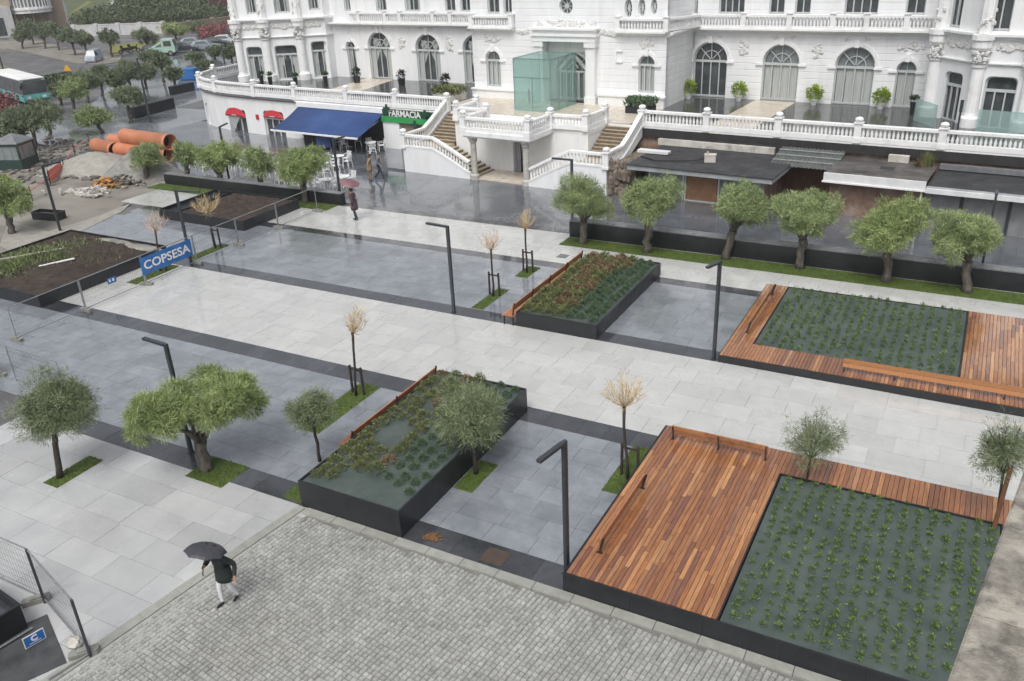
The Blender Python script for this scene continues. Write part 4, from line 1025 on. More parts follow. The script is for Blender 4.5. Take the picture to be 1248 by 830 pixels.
# ---------------------------------------------------------------- people
def person(loc, heading, label, mats, arm_r, arm_l, leg_r, leg_l, h=1.74, coat=0, lean=0.06, hairlen=0, seed=0):
    """standing height h, facing local +y; limbs given as (joint, end) points for a 1.74 m body"""
    t = thing('person', label, 'person', loc, heading)
    k = h/1.74
    V = []; E = []; RD = []; LAB = []
    def vt(p, r, par=None, lab='torso', ry=None):
        V.append(Vector(p)); RD.append((r, ry or r)); LAB.append(lab)
        if par is not None: E.append((par, len(V)-1))
        return len(V)-1
    pel = vt((0, 0, .96), .15, None, 'hip', .115)
    sp = vt((0, lean*.4, 1.14), .165 if coat else .14, pel, 'torso', .115)
    ch = vt((0, lean, 1.34), .175, sp, 'torso', .125)
    nb = vt((0, lean*1.2, 1.475), .075, ch, 'torso', .075)
    nk = vt((0, lean*1.4+.01, 1.53), .056, nb, 'skin')
    hd = vt((0, lean*1.5+.03, 1.62), .086, nk, 'skin', .098)
    ht = vt((0, lean*1.5+.02, 1.70), .07, hd, 'skin', .085)
    for sgn, (el, wr) in ((1, arm_r), (-1, arm_l)):
        sh = vt((sgn*.185, lean, 1.41), .085, ch, 'torso')
        e = vt(el, .068, sh, 'torso'); w_ = vt(wr, .046, e, 'torso')
        d = (Vector(wr)-Vector(el)).normalized()
        pal = vt(Vector(wr)+d*.075, .034, w_, 'hand', .018)
        side = d.cross(Vector((0, 1, .3))).normalized()
        for f in range(4):
            s0 = Vector(wr)+d*.11+side*(.027-.018*f)
            a_ = vt(s0, .0095, pal, 'hand'); 
            b_ = vt(s0+d*(.035+.006*(1.5-abs(f-1.3)))+Vector((0,.012,-.004)), .0088, a_, 'hand')
            vt(s0+d*(.05+.008*(1.5-abs(f-1.3)))+Vector((0,.034,-.006)), .0075, b_, 'hand')
        th_ = vt(Vector(wr)+d*.05+side*.04*(1)+Vector((0,.015,0)), .011, pal, 'hand'); vt(Vector(wr)+d*.085+side*.058+Vector((0,.03,0)), .009, th_, 'hand')
    for sgn, (kn, an) in ((1, leg_r), (-1, leg_l)):
        hp = vt((sgn*.095, 0, .90), .098, pel, 'leg')
        k_ = vt(kn, .068, hp, 'leg'); a_ = vt(an, .048, k_, 'leg')
        vt((an[0], an[1]+.01, an[2]-.045), .042, a_, 'shoe'); f_ = vt((an[0]+sgn*.015, an[1]+.12, an[2]-.055), .040, len(V)-1, 'shoe', .034)
        vt((an[0]+sgn*.02, an[1]+.19, an[2]-.06), .034, f_, 'shoe', .026)
    me = bpy.data.meshes.new('body'); me.from_pydata([v*k for v in V], E, [])
    ob = bpy.data.objects.new('body_source', me); COL.objects.link(ob)
    sk = ob.modifiers.new('skin', 'SKIN'); sk.use_smooth_shade = True
    ly = me.skin_vertices[0].data
    for i, (rx, ry) in enumerate(RD): ly[i].radius = (rx*k, ry*k)
    ly[0].use_root = True
    ss = ob.modifiers.new('sub', 'SUBSURF'); ss.levels = 1; ss.render_levels = 1
    dg = bpy.context.evaluated_depsgraph_get()
    m2 = bpy.data.meshes.new_from_object(ob.evaluated_get(dg)); bpy.data.objects.remove(ob)
    m2.materials.clear()
    keys = ['torso', 'hip', 'leg', 'shoe', 'skin', 'hand']
    for kk in keys: m2.materials.append(mats[kk])
    segs = [(V[a]*k, V[b_]*k, LAB[b_]) for a, b_ in E]
    for p in m2.polygons:
        c = p.center; best = 9; lb = 'torso'
        for a, b_, l in segs:
            ab = b_-a; tt = max(0, min(1, (c-a).dot(ab)/max(ab.length_squared, 1e-9))); dd_ = (a+ab*tt-c).length
            if dd_ < best: best, lb = dd_, l
        if lb == 'leg' and coat and c.z > (.95-coat)*k: lb = 'torso'
        if lb == 'hip': lb = 'torso' if c.z > .93*k or coat else 'leg'
        p.material_index = keys.index(lb); p.use_smooth = True
    link('body', m2, t)
    hc = Vector((0, lean*1.5+.015, 1.665))*k
    q = MB(); q.ball((hc.x, hc.y-.012, hc.z+.012), .112*k, 10, 0, (.93, 1.02, .9)); 
    if hairlen: q.ball((hc.x, hc.y-.05, hc.z-.1), .1*k, 8, 0, (.9, .6, 1.3))
    q.obj('hair', mats['hair'], t, smooth=True)
    f = MB(); fy = hc.y+.088*k
    f.tube([(0, fy, hc.z-.02), (0, fy+.022, hc.z-.062), (0, fy+.002, hc.z-.07)], [.008, .014, .008], 5)
    for s_ in (-1, 1): f.ball((s_*.092*k, hc.y-.0, hc.z-.045), .024, 6, 0, (.4, .8, 1.2)); f.ball((s_*.034, fy+.004, hc.z-.035), .011, 6, 1)
    f.beam((-.024, fy+.004, hc.z-.098), (.024, fy+.004, hc.z-.098), .008, .007, 2)
    f.obj('face', [mats['skin'], M_tyre, M_red], t)
    if coat:                                            # skirt of the coat, follows the hips
        q = MB(); prof = [(.20, 1.12), (.215, 1.0), (.225, .95-coat*.5), (.235, .95-coat), (.2, .952-coat)]
        vs = []
        for r_, z_ in prof:
            for i in range(14):
                a = 2*PI*i/14; vs.append((math.cos(a)*r_*k, math.sin(a)*r_*.78*k, z_*k))
        q.add(vs, [(i*14+j, i*14+(j+1) % 14, (i+1)*14+(j+1) % 14, (i+1)*14+j) for i in range(4) for j in range(14)])
        q.obj('coat_hem', mats['torso'], t, smooth=True)
    return t

def umbrella(hand, top, m, label, r=.52):
    hd, tp = Vector(hand), Vector(top); ax = (tp-hd).normalized()
    t = thing('umbrella', label, 'umbrella', hd)
    rot = Vector((0,0,1)).rotation_difference(ax).to_matrix()
    L = (tp-hd).length; n = 8
    q = MB(); vs = []
    for (rr_, z_) in ((.02, 0), (.33, -.035), (.66, -.12), (.88, -.215), (1.0, -.30)):
        for i in range(n*2):
            a = PI*i/n; s_ = rr_*r*(1 if i % 2 == 0 else 1-.075*rr_); vs.append(rot @ Vector((math.cos(a)*s_, math.sin(a)*s_, L + z_*r*1.25 + (0 if i % 2 == 0 else .035*rr_*r))))
    N2 = n*2
    fs = [(i*N2+j, i*N2+(j+1) % N2, (i+1)*N2+(j+1) % N2, (i+1)*N2+j) for i in range(4) for j in range(N2)] + [tuple(range(N2))[::-1]]
    q.add(vs, fs); q.obj('canopy', m, t)
    q = MB(); q.tube([(0,0,0), tuple(ax*(L+.06))], .009, 6); q.obj('shaft', M_tyre, t)
    q = MB(); q.tube([tuple(-ax*.02), tuple(-ax*.12), tuple(-ax*.15 + rot @ Vector((.04,0,0)))], .014, 6); q.obj('handle', M_tyre, t)
    for i in range(n):
        a = PI*2*i/n; q = MB(); q.tube([tuple(rot @ Vector((0,0,L-.01))), tuple(rot @ Vector((math.cos(a)*.66*r, math.sin(a)*.66*r, L-.165*r))), tuple(rot @ Vector((math.cos(a)*r, math.sin(a)*r, L-.39*r)))], .004, 4); q.obj('rib', M_tyre, t)
    return t
base_m = dict(torso=M_jack, hip=M_trw, leg=M_trw, shoe=M_shoe, skin=M_skin, hand=M_skin, hair=M_hair)
pf = (-13.796, 10.42)
hdg = PI*1.02
person((pf[0], pf[1], .035), hdg, 'person in dark jacket and white trousers walking under a black umbrella on the setts', base_m,
       ((.27, .20, 1.20), (.15, .36, 1.30)), ((-.30, -.10, 1.16), (-.36, .02, .92)), ((.10, .13, .52), (.10, .12, .095)), ((-.10, .0, .50), (-.11, -.17, .14)), h=1.74, lean=.09, coat=.24)
cs_, sn_ = math.cos(hdg), math.sin(hdg)
def at_p(p, lx, ly, lz): return (p[0]+lx*cs_-ly*sn_, p[1]+lx*sn_+ly*cs_, lz)
umbrella(at_p(pf, .145, .40, 1.28), at_p(pf, .10, .19, 1.85), M_umbk, 'black umbrella held over the walker in white trousers', .48)
pr = (-29.786, 36.15)
pm = dict(torso=M_maroon, hip=M_navy, leg=M_navy, shoe=M_shoe, skin=M_skin, hand=M_skin, hair=M_hair)
hdg = PI*.55; cs_, sn_ = math.cos(hdg), math.sin(hdg)
person((pr[0], pr[1], .035), hdg, 'person in a maroon coat under a pinkish red umbrella on the pale upper path', pm,
       ((.24, .16, 1.2), (.12, .28, 1.36)), ((-.25, -.06, 1.14), (-.24, .05, .9)), ((.09, .12, .5), (.09, .05, .09)), ((-.09, -.02, .5), (-.10, -.16, .12)), h=1.78, coat=.35)
umbrella(at_p(pr, .13, .34, 1.44), at_p(pr, .08, .12, 2.28), M_umbr, 'pinkish red umbrella held over the person on the upper path', .56)
p1 = (-34.158, 43.414)
pt1 = dict(torso=M_tan, hip=M_tan, leg=M_tan, shoe=M_shoe, skin=M_skin, hand=M_skin, hair=M_hair)
hdg = -PI*.35; cs_, sn_ = math.cos(hdg), math.sin(hdg)
person((p1[0], p1[1], .035), hdg, 'person in a tan coat walking beside the cafe terrace step', pt1,
       ((.24, -.05, 1.16), (.25, .05, .9)), ((-.24, -.05, 1.16), (-.25, .08, .9)), ((.09, .08, .5), (.09, .02, .09)), ((-.09, .03, .5), (-.10, -.12, .11)), h=1.72, coat=.3, hairlen=1)
q = MB(); q.box(-.13, .13, -.06, .06, 0, .34); q.tube([(-.07,0,.34),(-.05,0,.46),(.05,0,.46),(.07,0,.34)], .006, 4); hb = at_p(p1, -.27, .1, .42)
q.obj('shopping_bag', M_wht, None, hb, hdg, label='white shopping bag carried by the person in the tan coat', cat='bag')
p2 = (-33.709, 43.779)
pt2 = dict(torso=M_greyc, hip=M_navy, leg=M_navy, shoe=M_shoe, skin=M_skin, hand=M_skin, hair=M_hair)
person((p2[0], p2[1], .035), -PI*.4, 'person in a grey top and dark trousers striding beside the tan coat', pt2,
       ((.25, .02, 1.18), (.24, .2, 1.0)), ((-.25, -.1, 1.17), (-.26, -.08, .9)), ((.10, .2, .52), (.12, .34, .10)), ((-.09, -.02, .5), (-.10, -.34, .17)), h=1.78)

# ---------------------------------------------------------------- the white palace, in its own frame: u along the front, v away, z up
BO = (-27.917, 45.953, 0.0)
BR = math.radians(-4.0)
pal = thing('palace_building', 'grand white palace with arched windows, balustrades and terrace above the plaza', 'building', BO, BR)
F0 = 3.1                                                   # terrace level

def arch_poly(s, w, z0, zt, kind='arch', n=12):
    a, b = s-w/2, s+w/2
    if kind == 'arch':
        zs = zt - w/2
        return [(a, z0), (b, z0), (b, zs)] + [(s+w/2*math.cos(t), zs+w/2*math.sin(t)) for t in [PI*i/n for i in range(1, n)]] + [(a, zs)]
    if kind == 'round':
        r = min(.28, w*.25)
        return [(a, z0), (b, z0), (b, zt-r)] + [(b-r+r*math.cos(t), zt-r+r*math.sin(t)) for t in (PI/6, PI/3, PI/2)] + [(a+r+r*math.cos(t), zt-r+r*math.sin(t)) for t in (PI/2, 2*PI/3, 5*PI/6)] + [(a, zt-r)]
    if kind == 'oval':
        return [(s+w/2*math.cos(t), (z0+zt)/2+(zt-z0)/2*math.sin(t)) for t in [2*PI*i/16 for i in range(16)]]
    return [(a, z0), (b, z0), (b, zt), (a, zt)]

def frame_of(p0, p1):
    d = Vector((p1[0]-p0[0], p1[1]-p0[1])); return d.length, math.atan2(d.y, d.x)

def wall(name, p0, p1, z0, z1, m, holes=(), th=.45, parent=None):
    L, a = frame_of(p0, p1)
    q = MB(); q.prism([(0, z0), (L, z0), (L, z1), (0, z1)], -th, 0, 0, [arch_poly(*h) for h in holes]); q.xz()
    return q.obj(name, m, parent or pal, (p0[0], p0[1], 0), a)

def ring(q, outer, inner, y0, y1, m=0):
    st = len(q.v); q.prism(outer, -y1, -y0, m, [inner]); q.xz(st)

def window(p0, p1, h, style='dark', cols=4, fan=True, parent=None, name='window', mould=True, frame=None, trans=None):
    s, w, z0, zt, kind = h
    L, a = frame_of(p0, p1); par = parent or pal; loc = (p0[0], p0[1], 0)
    fm = frame or M_frame
    q = MB()
    ins = arch_poly(s, w-.16, z0+.06, zt-.08, kind)
    ring(q, arch_poly(s, w, z0, zt, kind), ins, .16, .26)
    zs = trans if trans else (zt - w/2 - .05 if kind == 'arch' else z0 + (zt-z0)*.74)
    if kind in ('arch', 'round', 'rect'):
        q.box(s-w/2+.04, s+w/2-.04, .15, .25, zs-.09, zs+.06)
        for i in range(1, cols):
            x_ = s - w/2 + w*i/cols; q.box(x_-.035, x_+.035, .155, .245, z0+.02, zs-.08)
        q.box(s-w/2+.05, s+w/2-.05, .16, .24, z0+.03, z0+.14)
    if kind == 'arch' and fan and w > 1.5:
        r = w/2; zc = zs+.05
        for t in (PI*.25, PI*.5, PI*.75):
            q.beam((s+math.cos(t)*r*.08, .2, zc+math.sin(t)*r*.08), (s+math.cos(t)*r*.93, .2, zc+math.sin(t)*r*.93), .05, .06, 0, 0, (0,1,0))
        pr = [(s+math.cos(t)*r*.52, .2, zc+math.sin(t)*r*.52) for t in [PI*i/10 for i in range(11)]]
        for i in range(10): q.beam(pr[i], pr[i+1], .05, .06, 0, 0, (0,1,0))
    elif kind == 'arch' and fan:
        r = w/2; q.beam((s, .2, zs), (s, .2, zt-.1), .04, .05, 0, 0, (0,1,0))
    if kind == 'oval':
        for t in range(4):
            t = t*PI/4; q.beam((s-math.cos(t)*w*.48, .2, (z0+zt)/2-math.sin(t)*(zt-z0)*.48), (s+math.cos(t)*w*.48, .2, (z0+zt)/2+math.sin(t)*(zt-z0)*.48), .05, .05, 0, 0, (0,1,0))
        st = len(q.v); q.prism(arch_poly(s, w*.32, (z0+zt)/2-(zt-z0)*.16, (z0+zt)/2+(zt-z0)*.16, 'oval'), -.24, -.15); q.xz(st)
    wo = q.obj(name, fm, par, loc, a)
    g = MB(); g.prism(ins, -.31, -.29); g.xz(); g.obj('pane', M_pane2 if style in ('grey', 'full') else M_pane, wo)
    if style in ('open', 'full'):
        c = MB(); zb, ztp = z0+.1, zs-.1
        def drape(x0, x1, x0b, x1b):
            n = 7; vs = []
            for i in range(n+1):
                f = i/n; yy = .275 + .012*math.sin(i*2.4)
                vs += [(x0+(x1-x0)*f, yy, ztp), (x0b+(x1b-x0b)*f, yy, (zb+ztp)*.5), (x0b+(x1b-x0b)*f, yy, zb)]
            c.add(vs, [(i*3, i*3+1, i*3+4, i*3+3) for i in range(n)] + [(i*3+1, i*3+2, i*3+5, i*3+4) for i in range(n)])
        a_, b_ = s-w/2+.09, s+w/2-.09
        if style == 'full':
            for i in range(cols): drape(a_+(b_-a_)*i/cols+.02, a_+(b_-a_)*(i+1)/cols-.02, a_+(b_-a_)*i/cols+.04, a_+(b_-a_)*(i+1)/cols-.04)
        else:
            drape(a_, s-.08, a_, a_+w*.2); drape(s+.08, b_, b_-w*.2, b_)
            if kind == 'arch':
                st = len(c.v); c.prism(arch_poly(s-w*.2, w*.3, zs+.08, zs+.08+w*.28, 'oval'), -.286, -.28); c.xz(st)
                st = len(c.v); c.prism(arch_poly(s+w*.24, w*.24, zs+.08, zs+.08+w*.3, 'oval'), -.286, -.28); c.xz(st)
        c.obj('curtain', M_curt, wo)
    if mould and kind == 'arch':
        q = MB(); o_ = arch_poly(s, w+.46, z0+(zt-z0-w/2)*.93, zt+.23, 'arch'); i_ = arch_poly(s, w+.06, z0+(zt-z0-w/2)*.93-.001, zt+.03, 'arch')
        o_ = [(x, z) for x, z in o_]; n_ = len(o_)
        # half ring: build segment by segment
        zc = zt-w/2; r0, r1 = w/2+.03, w/2+.24; N = 14
        for k in range(N):
            t0, t1 = PI*k/N, PI*(k+1)/N
            vs = []
            for y_ in (-.07, .0):
                for (r, t) in ((r0, t0), (r1, t0), (r1, t1), (r0, t1)): vs.append((s+r*math.cos(t), y_, zc+r*math.sin(t)))
            q.add(vs, [(0,1,2,3)[::-1], (0,4,5,1)[::-1] if False else (0,4,5,1), (1,5,6,2), (2,6,7,3), (3,7,4,0)])
            q.f[-5] = tuple(reversed(q.f[-5]))
        for sg in (-1, 1): q.box(s+sg*(w/2+.2)-.25, s+sg*(w/2+.2)+.25, -.11, 0, zc-.14, zc-.0)
        q.box(s-.13, s+.13, -.14, 0, zt-.05, zt+.42)
        q.obj('arch_moulding', M_rail, wo)
    return wo

BALU = [(.03, 0), (.055, .03), (.075, .16), (.065, .26), (.035, .40), (.05, .50), (.05, .54)]
def balustrade(pts, h=.92, peds=(), parent=None, name='balustrade', step=.215, plinth=.26, w=.2, ball=True, pw=.36, ends=True):
    """pts: (u, v, z) of the foot; rails follow the line, balusters are one joined part"""
    par = parent or pal; pts = [Vector(p) for p in pts]
    q = MB(); b = MB(); bh = h - plinth - .14
    for i in range(len(pts)-1):
        a, c = pts[i], pts[i+1]; L = (c-a).length
        up = Vector((0, 0, 1))
        q.beam(a+up*plinth/2, c+up*plinth/2, w+.06, plinth); q.beam(a+up*(h-.07), c+up*(h-.07), w+.08, .14)
        q.beam(a+up*(h+.012), c+up*(h+.012), w*.6, .03)
        n = max(1, int(L/step))
        for k in range(n):
            p = a.lerp(c, (k+.5)/n)
            b.lathe([(r, plinth + z*bh/.54) for r, z in BALU], p, 6)
    o = q.obj(name, M_rail, par)
    b.obj('balusters', M_rail, o, kind='stuff')
    for p in peds:
        p = Vector(p); q = MB(); q.box(-pw/2, pw/2, -pw/2, pw/2, -.02, h+.06); q.box(-pw/2-.05, pw/2+.05, -pw/2-.05, pw/2+.05, h+.06, h+.13)
        q.box(-pw/2-.03, pw/2+.03, -pw/2-.03, pw/2+.03, -.03, plinth-.01)
        if ball: q.lathe([(.1, h+.13), (.12, h+.16), (.2, h+.22), (.22, h+.29), (.17, h+.37), (.06, h+.41)], (0,0,0), 10)
        q.obj('pedestal', M_rail, o, p)
    return o

def ornament(p0, p1, s, z, w, h, seed=0, name='cartouche', n=26):
    L, a = frame_of(p0, p1); rr = random.Random(seed+int(s*10)); q = MB()
    for _ in range(n):
        x_, z_ = max(-.5, min(.5, rr.gauss(0, .26)))*w, max(-.5, min(.5, rr.gauss(0, .26)))*h
        r = rr.uniform(.06, .13)*min(1.4, (w+h)/1.3)
        q.ball((s+x_, -.02, z+z_), r, 6, 0, (rr.uniform(.7, 1.7), .55, rr.uniform(.6, 1.3)), .15)
    q.lathe([(.0, 0), (.2*h, .03), (.2*h, .05)], (0,0,0), 8); 
    return q.obj(name, M_orn, pal, (p0[0], p0[1], 0), a)

def cornice(p0, p1, z, h=.28, d=.4, name='cornice', e0=0, e1=0):
    L, a = frame_of(p0, p1); q = MB()
    prof = [(0, 0), (-d*.3, .0), (-d*.4, h*.3), (-d*.8, h*.45), (-d, h*.6), (-d, h), (0, h)]
    vs = [(-e0, y, z+zz) for y, zz in prof] + [(L+e1, y, z+zz) for y, zz in prof]; n = len(prof)
    q.add(vs, [tuple(range(n))[::-1], tuple(range(n, 2*n))] + [(i, (i+1) % n, n+(i+1) % n, n+i) for i in range(n)])
    return q.obj(name, M_rail, pal, (p0[0], p0[1], 0), a)

# main facade, right of the pavilion
ZC = 7.42                                                    # underside of the balcony cornice
fR = ((8.3, 15.3), (24.0, 15.3))
fL = ((-25.2, 15.3), (-6.9, 15.3))
doors_R = [(9.63-8.3, 2.40, F0, 6.77, 'arch'), (14.47-8.3, 2.40, F0, 6.72, 'arch'), (19.15-8.3, 2.40, F0, 6.67, 'arch'), (22.2-8.3, 1.15, F0, 5.92, 'arch')]
up_R = [(h[0]-8.3, h[1], 8.55, 11.3, 'rect') for h in ((8.1, .9), (10.9, 1.75), (13.9, 1.0), (15.55, 1.0), (19.1, 2.0), (22.2, 1.1))]
wall('facade_wall', *fR, F0-.3, 12.5, M_wallg, doors_R + up_R)
for i, h in enumerate(doors_R):
    window(*fR, h, ('dark', 'full', 'full', 'full')[i], 4 if i < 3 else 2, name='french_window')
for h in up_R: window(*fR, h, 'dark', 2 if h[1] < 1.3 else 4, name='window', frame=M_frame)
doors_L = [(-23.15+25.2, 1.0, F0, 6.15, 'arch'), (-19.9+25.2, 2.45, F0, 6.95, 'arch'), (-14.7+25.2, 2.45, F0, 6.87, 'arch'), (-9.9+25.2, 2.45, F0, 6.9, 'arch')]
up_L = [(u+25.2, w_, 8.6, 11.3, 'rect') for u, w_ in ((-23.0, .7), (-19.2, 1.15), (-15.9, 1.6), (-12.1, 1.0), (-10.6, 1.0))]
wall('facade_wall', *fL, F0-.3, 12.5, M_wall, doors_L + up_L)
for i, h in enumerate(doors_L): window(*fL, h, 'open', 2 if i == 0 else 4, name='french_window')
for h in up_L: window(*fL, h, 'open' if h[0] < 12 else 'dark', 2, name='window')
for p, sgn in ((fR, 1), (fL, -1)):
    cornice(*p, ZC, .32, .55)
    a_, b_ = p[0], p[1]
balustrade([(8.35, 14.95, ZC+.32), (23.7, 14.95, ZC+.32)], .84, [(u, 14.95, ZC+.32) for u in (11.9, 14.9, 17.6, 19.6, 21.9)], ball=False, name='balcony_balustrade', pw=.3, plinth=.16)
balustrade([(-22.6, 14.95, ZC+.32), (-7.0, 14.95, ZC+.32)], .84, [(u, 14.95, ZC+.32) for u in (-21.5, -18.6, -17.0, -13.6, -11.9, -9.2)], ball=False, name='balcony_balustrade', pw=.3, plinth=.16)
for u in (11.95, 16.75): ornament(*fR, u-8.3, 6.35, .55, .95, 3)
for u in (-17.4, -12.4): ornament(*fL, u+25.2, 6.2, .55, .95, 5)
ornament(*fR, 22.3-8.3, 6.75, 1.3, .3, 8, n=20)
for h in doors_R[:3]: ornament(*fR, h[0]-.55, 7.15, .5, .22, 9, n=9); ornament(*fR, h[0]+.55, 7.15, .5, .22, 10, n=9)
for h in doors_L[1:]: ornament(*fL, h[0]-.55, 7.3, .5, .2, 11, n=9); ornament(*fL, h[0]+.55, 7.3, .5, .2, 12, n=9)

# central pavilion
pv = ((-6.9, 10.6), (8.35, 10.6))
hp = [(-5.15+6.9, 1.25, 3.85, 6.40, 'arch'), (6.98+6.9, 1.15, 4.0, 6.42, 'arch'), (1.0+6.9, 3.5, F0, 7.15, 'rect'), (.98+6.9, 1.05, 8.9, 9.95, 'oval'), (-4.9+6.9, 1.0, 8.9, 11, 'rect'), (-3.7+6.9, .7, 8.9, 11, 'rect'), (5.6+6.9, .55, 8.7, 9.9, 'oval'), (6.55+6.9, .5, 8.8, 9.9, 'oval'), (7.4+6.9, .45, 8.9, 9.9, 'oval')]
wall('pavilion_wall', *pv, F0-.3, 12.5, M_wallg, hp)
wall('pavilion_wall', (-6.9, 15.3), (-6.9, 10.605), F0-.3, 12.5, M_wall)
wall('pavilion_wall', (8.35, 10.605), (8.35, 15.3), F0-.3, 12.5, M_wallg)
window(*pv, hp[0], 'full', 3, parent=None); window(*pv, hp[1], 'full', 3)
window(*pv, hp[3], 'grey', name='rose_window', mould=False)
for h in hp[4:6]: window(*pv, h, 'dark', 2)
for h in hp[6:]: window(*pv, h, 'grey', name='oval_window', mould=False)
cornice((-6.95, 10.6), (-3.2, 10.6), 7.75, .3, .45); cornice((4.9, 10.6), (8.4, 10.6), 7.65, .3, .45)
cornice((8.35, 10.6), (8.35, 15.3), 7.55, .3, .4)
balustrade([(-6.85, 10.35, 8.05), (-3.3, 10.35, 8.05)], .78, [(-6.7, 10.35, 8.05), (-3.3, 10.35, 8.05)], ball=False, name='balcony_balustrade', pw=.3, plinth=.14)
balustrade([(5.0, 10.35, 7.95), (8.3, 10.35, 7.95), (8.75, 13.2, 7.85), (8.9, 14.9, 7.78)], .78, [(5.0, 10.35, 7.95), (8.4, 10.35, 7.95)], ball=False, name='balcony_balustrade', pw=.3, plinth=.14)
# portal: pillars, lintel, frieze, inner doorway
for u in (-1.05, 3.0):
    q = MB(); q.box(u-.34, u+.34, 10.18, 10.6, F0, 7.2); q.box(u-.42, u+.42, 10.08, 10.6, F0, F0+.5); q.box(u-.42, u+.42, 10.08, 10.6, 6.85, 7.2); q.obj('portal_pillar', M_wall, pal)
q = MB(); q.box(-1.5, 3.45, 10.05, 10.6, 7.2, 7.55); q.box(-1.6, 3.55, 9.95, 10.6, 7.55, 7.7); q.box(-1.45, 3.4, 10.1, 10.6, 7.7, 7.95); q.box(-1.6, 3.55, 9.9, 10.6, 7.95, 8.08); q.obj('portal_lintel', M_rail, pal)
ornament(*pv, 1.0+6.9, 8.35, 2.6, .4, 21, 'portal_relief', 60); ornament(*pv, -2.6+6.9, 7.75, 1.1, .3, 22, n=26); ornament(*pv, 4.4+6.9, 7.75, 1.4, .32, 23, n=30)
ornament(*pv, -5.1+6.9, 7.2, 1.2, .4, 24, n=26); ornament(*pv, 6.9+6.9, 7.15, 1.2, .4, 25, n=26)
for u in (-1.1, 3.1): ornament(*pv, u+6.9, 8.35, .5, .35, int(u*7)+40, 'scroll', 16)
q = MB(); q.box(3.55, 8.4, 10.28, 10.6, F0, F0+.62); q.box(3.5, 8.45, 10.2, 10.6, F0+.62, F0+.75); q.obj('plinth', M_wall, pal)
q = MB(); q.box(-6.95, -1.5, 10.28, 10.6, F0, F0+.55); q.box(-7.0, -1.5, 10.2, 10.6, F0+.55, F0+.66)
q.obj('plinth', M_wall, pal)
q = MB(); q.box(4.75, 5.25, 10.5, 10.6, 6.6, 6.68); q.box(4.75, 4.83, 10.5, 10.6, 6.0, 6.6); q.box(4.75, 5.25, 10.5, 10.6, 5.9, 6.0)
q.obj('wall_moulding', M_wall, pal)
inn = ((-1.0, 11.4), (3.0, 11.4))
q = MB(); q.box(-.9, 2.95, 11.1, 11.5, 6.4, 7.4); q.obj('portal_soffit', M_wall, pal)
hd_ = [(2.0, 2.7, F0, 6.3, 'arch')]
wall('inner_portal_wall', *inn, F0, 7.4, M_wall, hd_, .2)
wo = window(*inn, hd_[0], 'grey', 5, name='portal_door', trans=5.0)
q = MB()
for sg in (-1, 1): q.beam((2.0+sg*1.25, .1, 5.05), (2.0, .1, 6.25), .22, .12, 0, 0, (0,1,0))
for k in range(5): q.box(.9+k*.5, .98+k*.5, .08, .2, F0, 5.0)
q.beam((2.0, .1, 5.05), (2.0, .1, 6.2), .08, .1, 0, 0, (0,1,0)); q.beam((1.6, .1, 5.3), (2.0, .1, 5.75), .06, .1, 0, 0, (0,1,0)); q.beam((2.4, .1, 5.3), (2.0, .1, 5.75), .06, .1, 0, 0, (0,1,0)); q.box(.8, 3.2, .08, .2, 5.0, 5.1)
q.obj('door_tracery', M_rail, wo)

# towers at both ends
def tower(poly, wins, zc, cols_at, seed):
    for i in range(len(poly)-1):
        p0, p1 = poly[i], poly[i+1]
        hs = [h for k, h, st in wins if k == i]
        wall('tower_wall', p0, p1, F0-.3, 12.5, M_wall, hs)
        for k, h, st in wins:
            if k == i: window(p0, p1, h, st, 3 if h[1] > 1.2 else 2, mould=False)
        cornice(p0, p1, zc, .3, .3, 'cornice', .05, .05); cornice(p0, p1, zc-1.35, .16, .14, 'string_course', .03, .03)
        L = frame_of(p0, p1)[0]
        if L > 1.5: ornament(p0, p1, L/2, zc-.35, L*.55, .3, seed+i, 'frieze_relief', int(14*L))
    for j, k in enumerate(cols_at):
        x_, y_ = poly[k]; q = MB()
        q.lathe([(.52, F0), (.52, F0+.5), (.40, F0+.62), (.36, F0+.8), (.33, zc-1.5), (.40, zc-1.42), (.42, zc-1.3)], (x_, y_-.1, 0), 14)
        q.lathe([(.42, zc-.55), (.52, zc-.4), (.52, zc-.05), (.6, zc), (.6, zc+.28)], (x_, y_-.1, 0), 12)
        q.lathe([(.36, zc+.3), (.36, 12.4)], (x_, y_-.05, 0), 8)
        q.obj('column', M_rail, pal, smooth=False)
        c = MB(); rr_ = random.Random(seed+j)
        for _ in range(26):
            t = rr_.uniform(PI, 2*PI); z_ = rr_.uniform(zc-1.25, zc-.55); c.ball((x_+.42*math.cos(t), y_-.1+.42*math.sin(t), z_), rr_.uniform(.08, .15), 6, 0, (1,1,.9), .15)
        for _ in range(10):
            t = rr_.uniform(PI, 2*PI); c.ball((x_+.36*math.cos(t), y_-.05+.36*math.sin(t), rr_.uniform(zc+.6, zc+1.5)), rr_.uniform(.06, .11), 6, 0, (1,1,1.4), .15)
        c.obj('capital', M_orn, pal)
tl = [(-33.9, 12.4), (-31.9, 10.6), (-29.5, 11.6), (-26.9, 13.2), (-25.1, 14.5), (-25.1, 15.3)]
wl = [(1, (1.279, 1.485, 3.147, 6.009) + ('round',), 'open'), (2, (1.556, 1.979, 3.128, 6.041) + ('round',), 'open'), (3, (1.443, 1.373, 3.201, 6.246) + ('round',), 'open'),
      (1, (1.681, 0.983, 8.718, 11.462) + ('rect',), 'open'), (2, (1.775, 1.349, 8.681, 11.35) + ('rect',), 'open'), (3, (1.542, 0.98, 8.818, 11.225) + ('rect',), 'open')]
tower(tl, wl, 8.0, [1, 2, 3], 60)
trp = [(24.0, 15.3), (24.0, 13.4), (26.5, 10.95), (29.1, 10.6), (32.2, 11.6)]
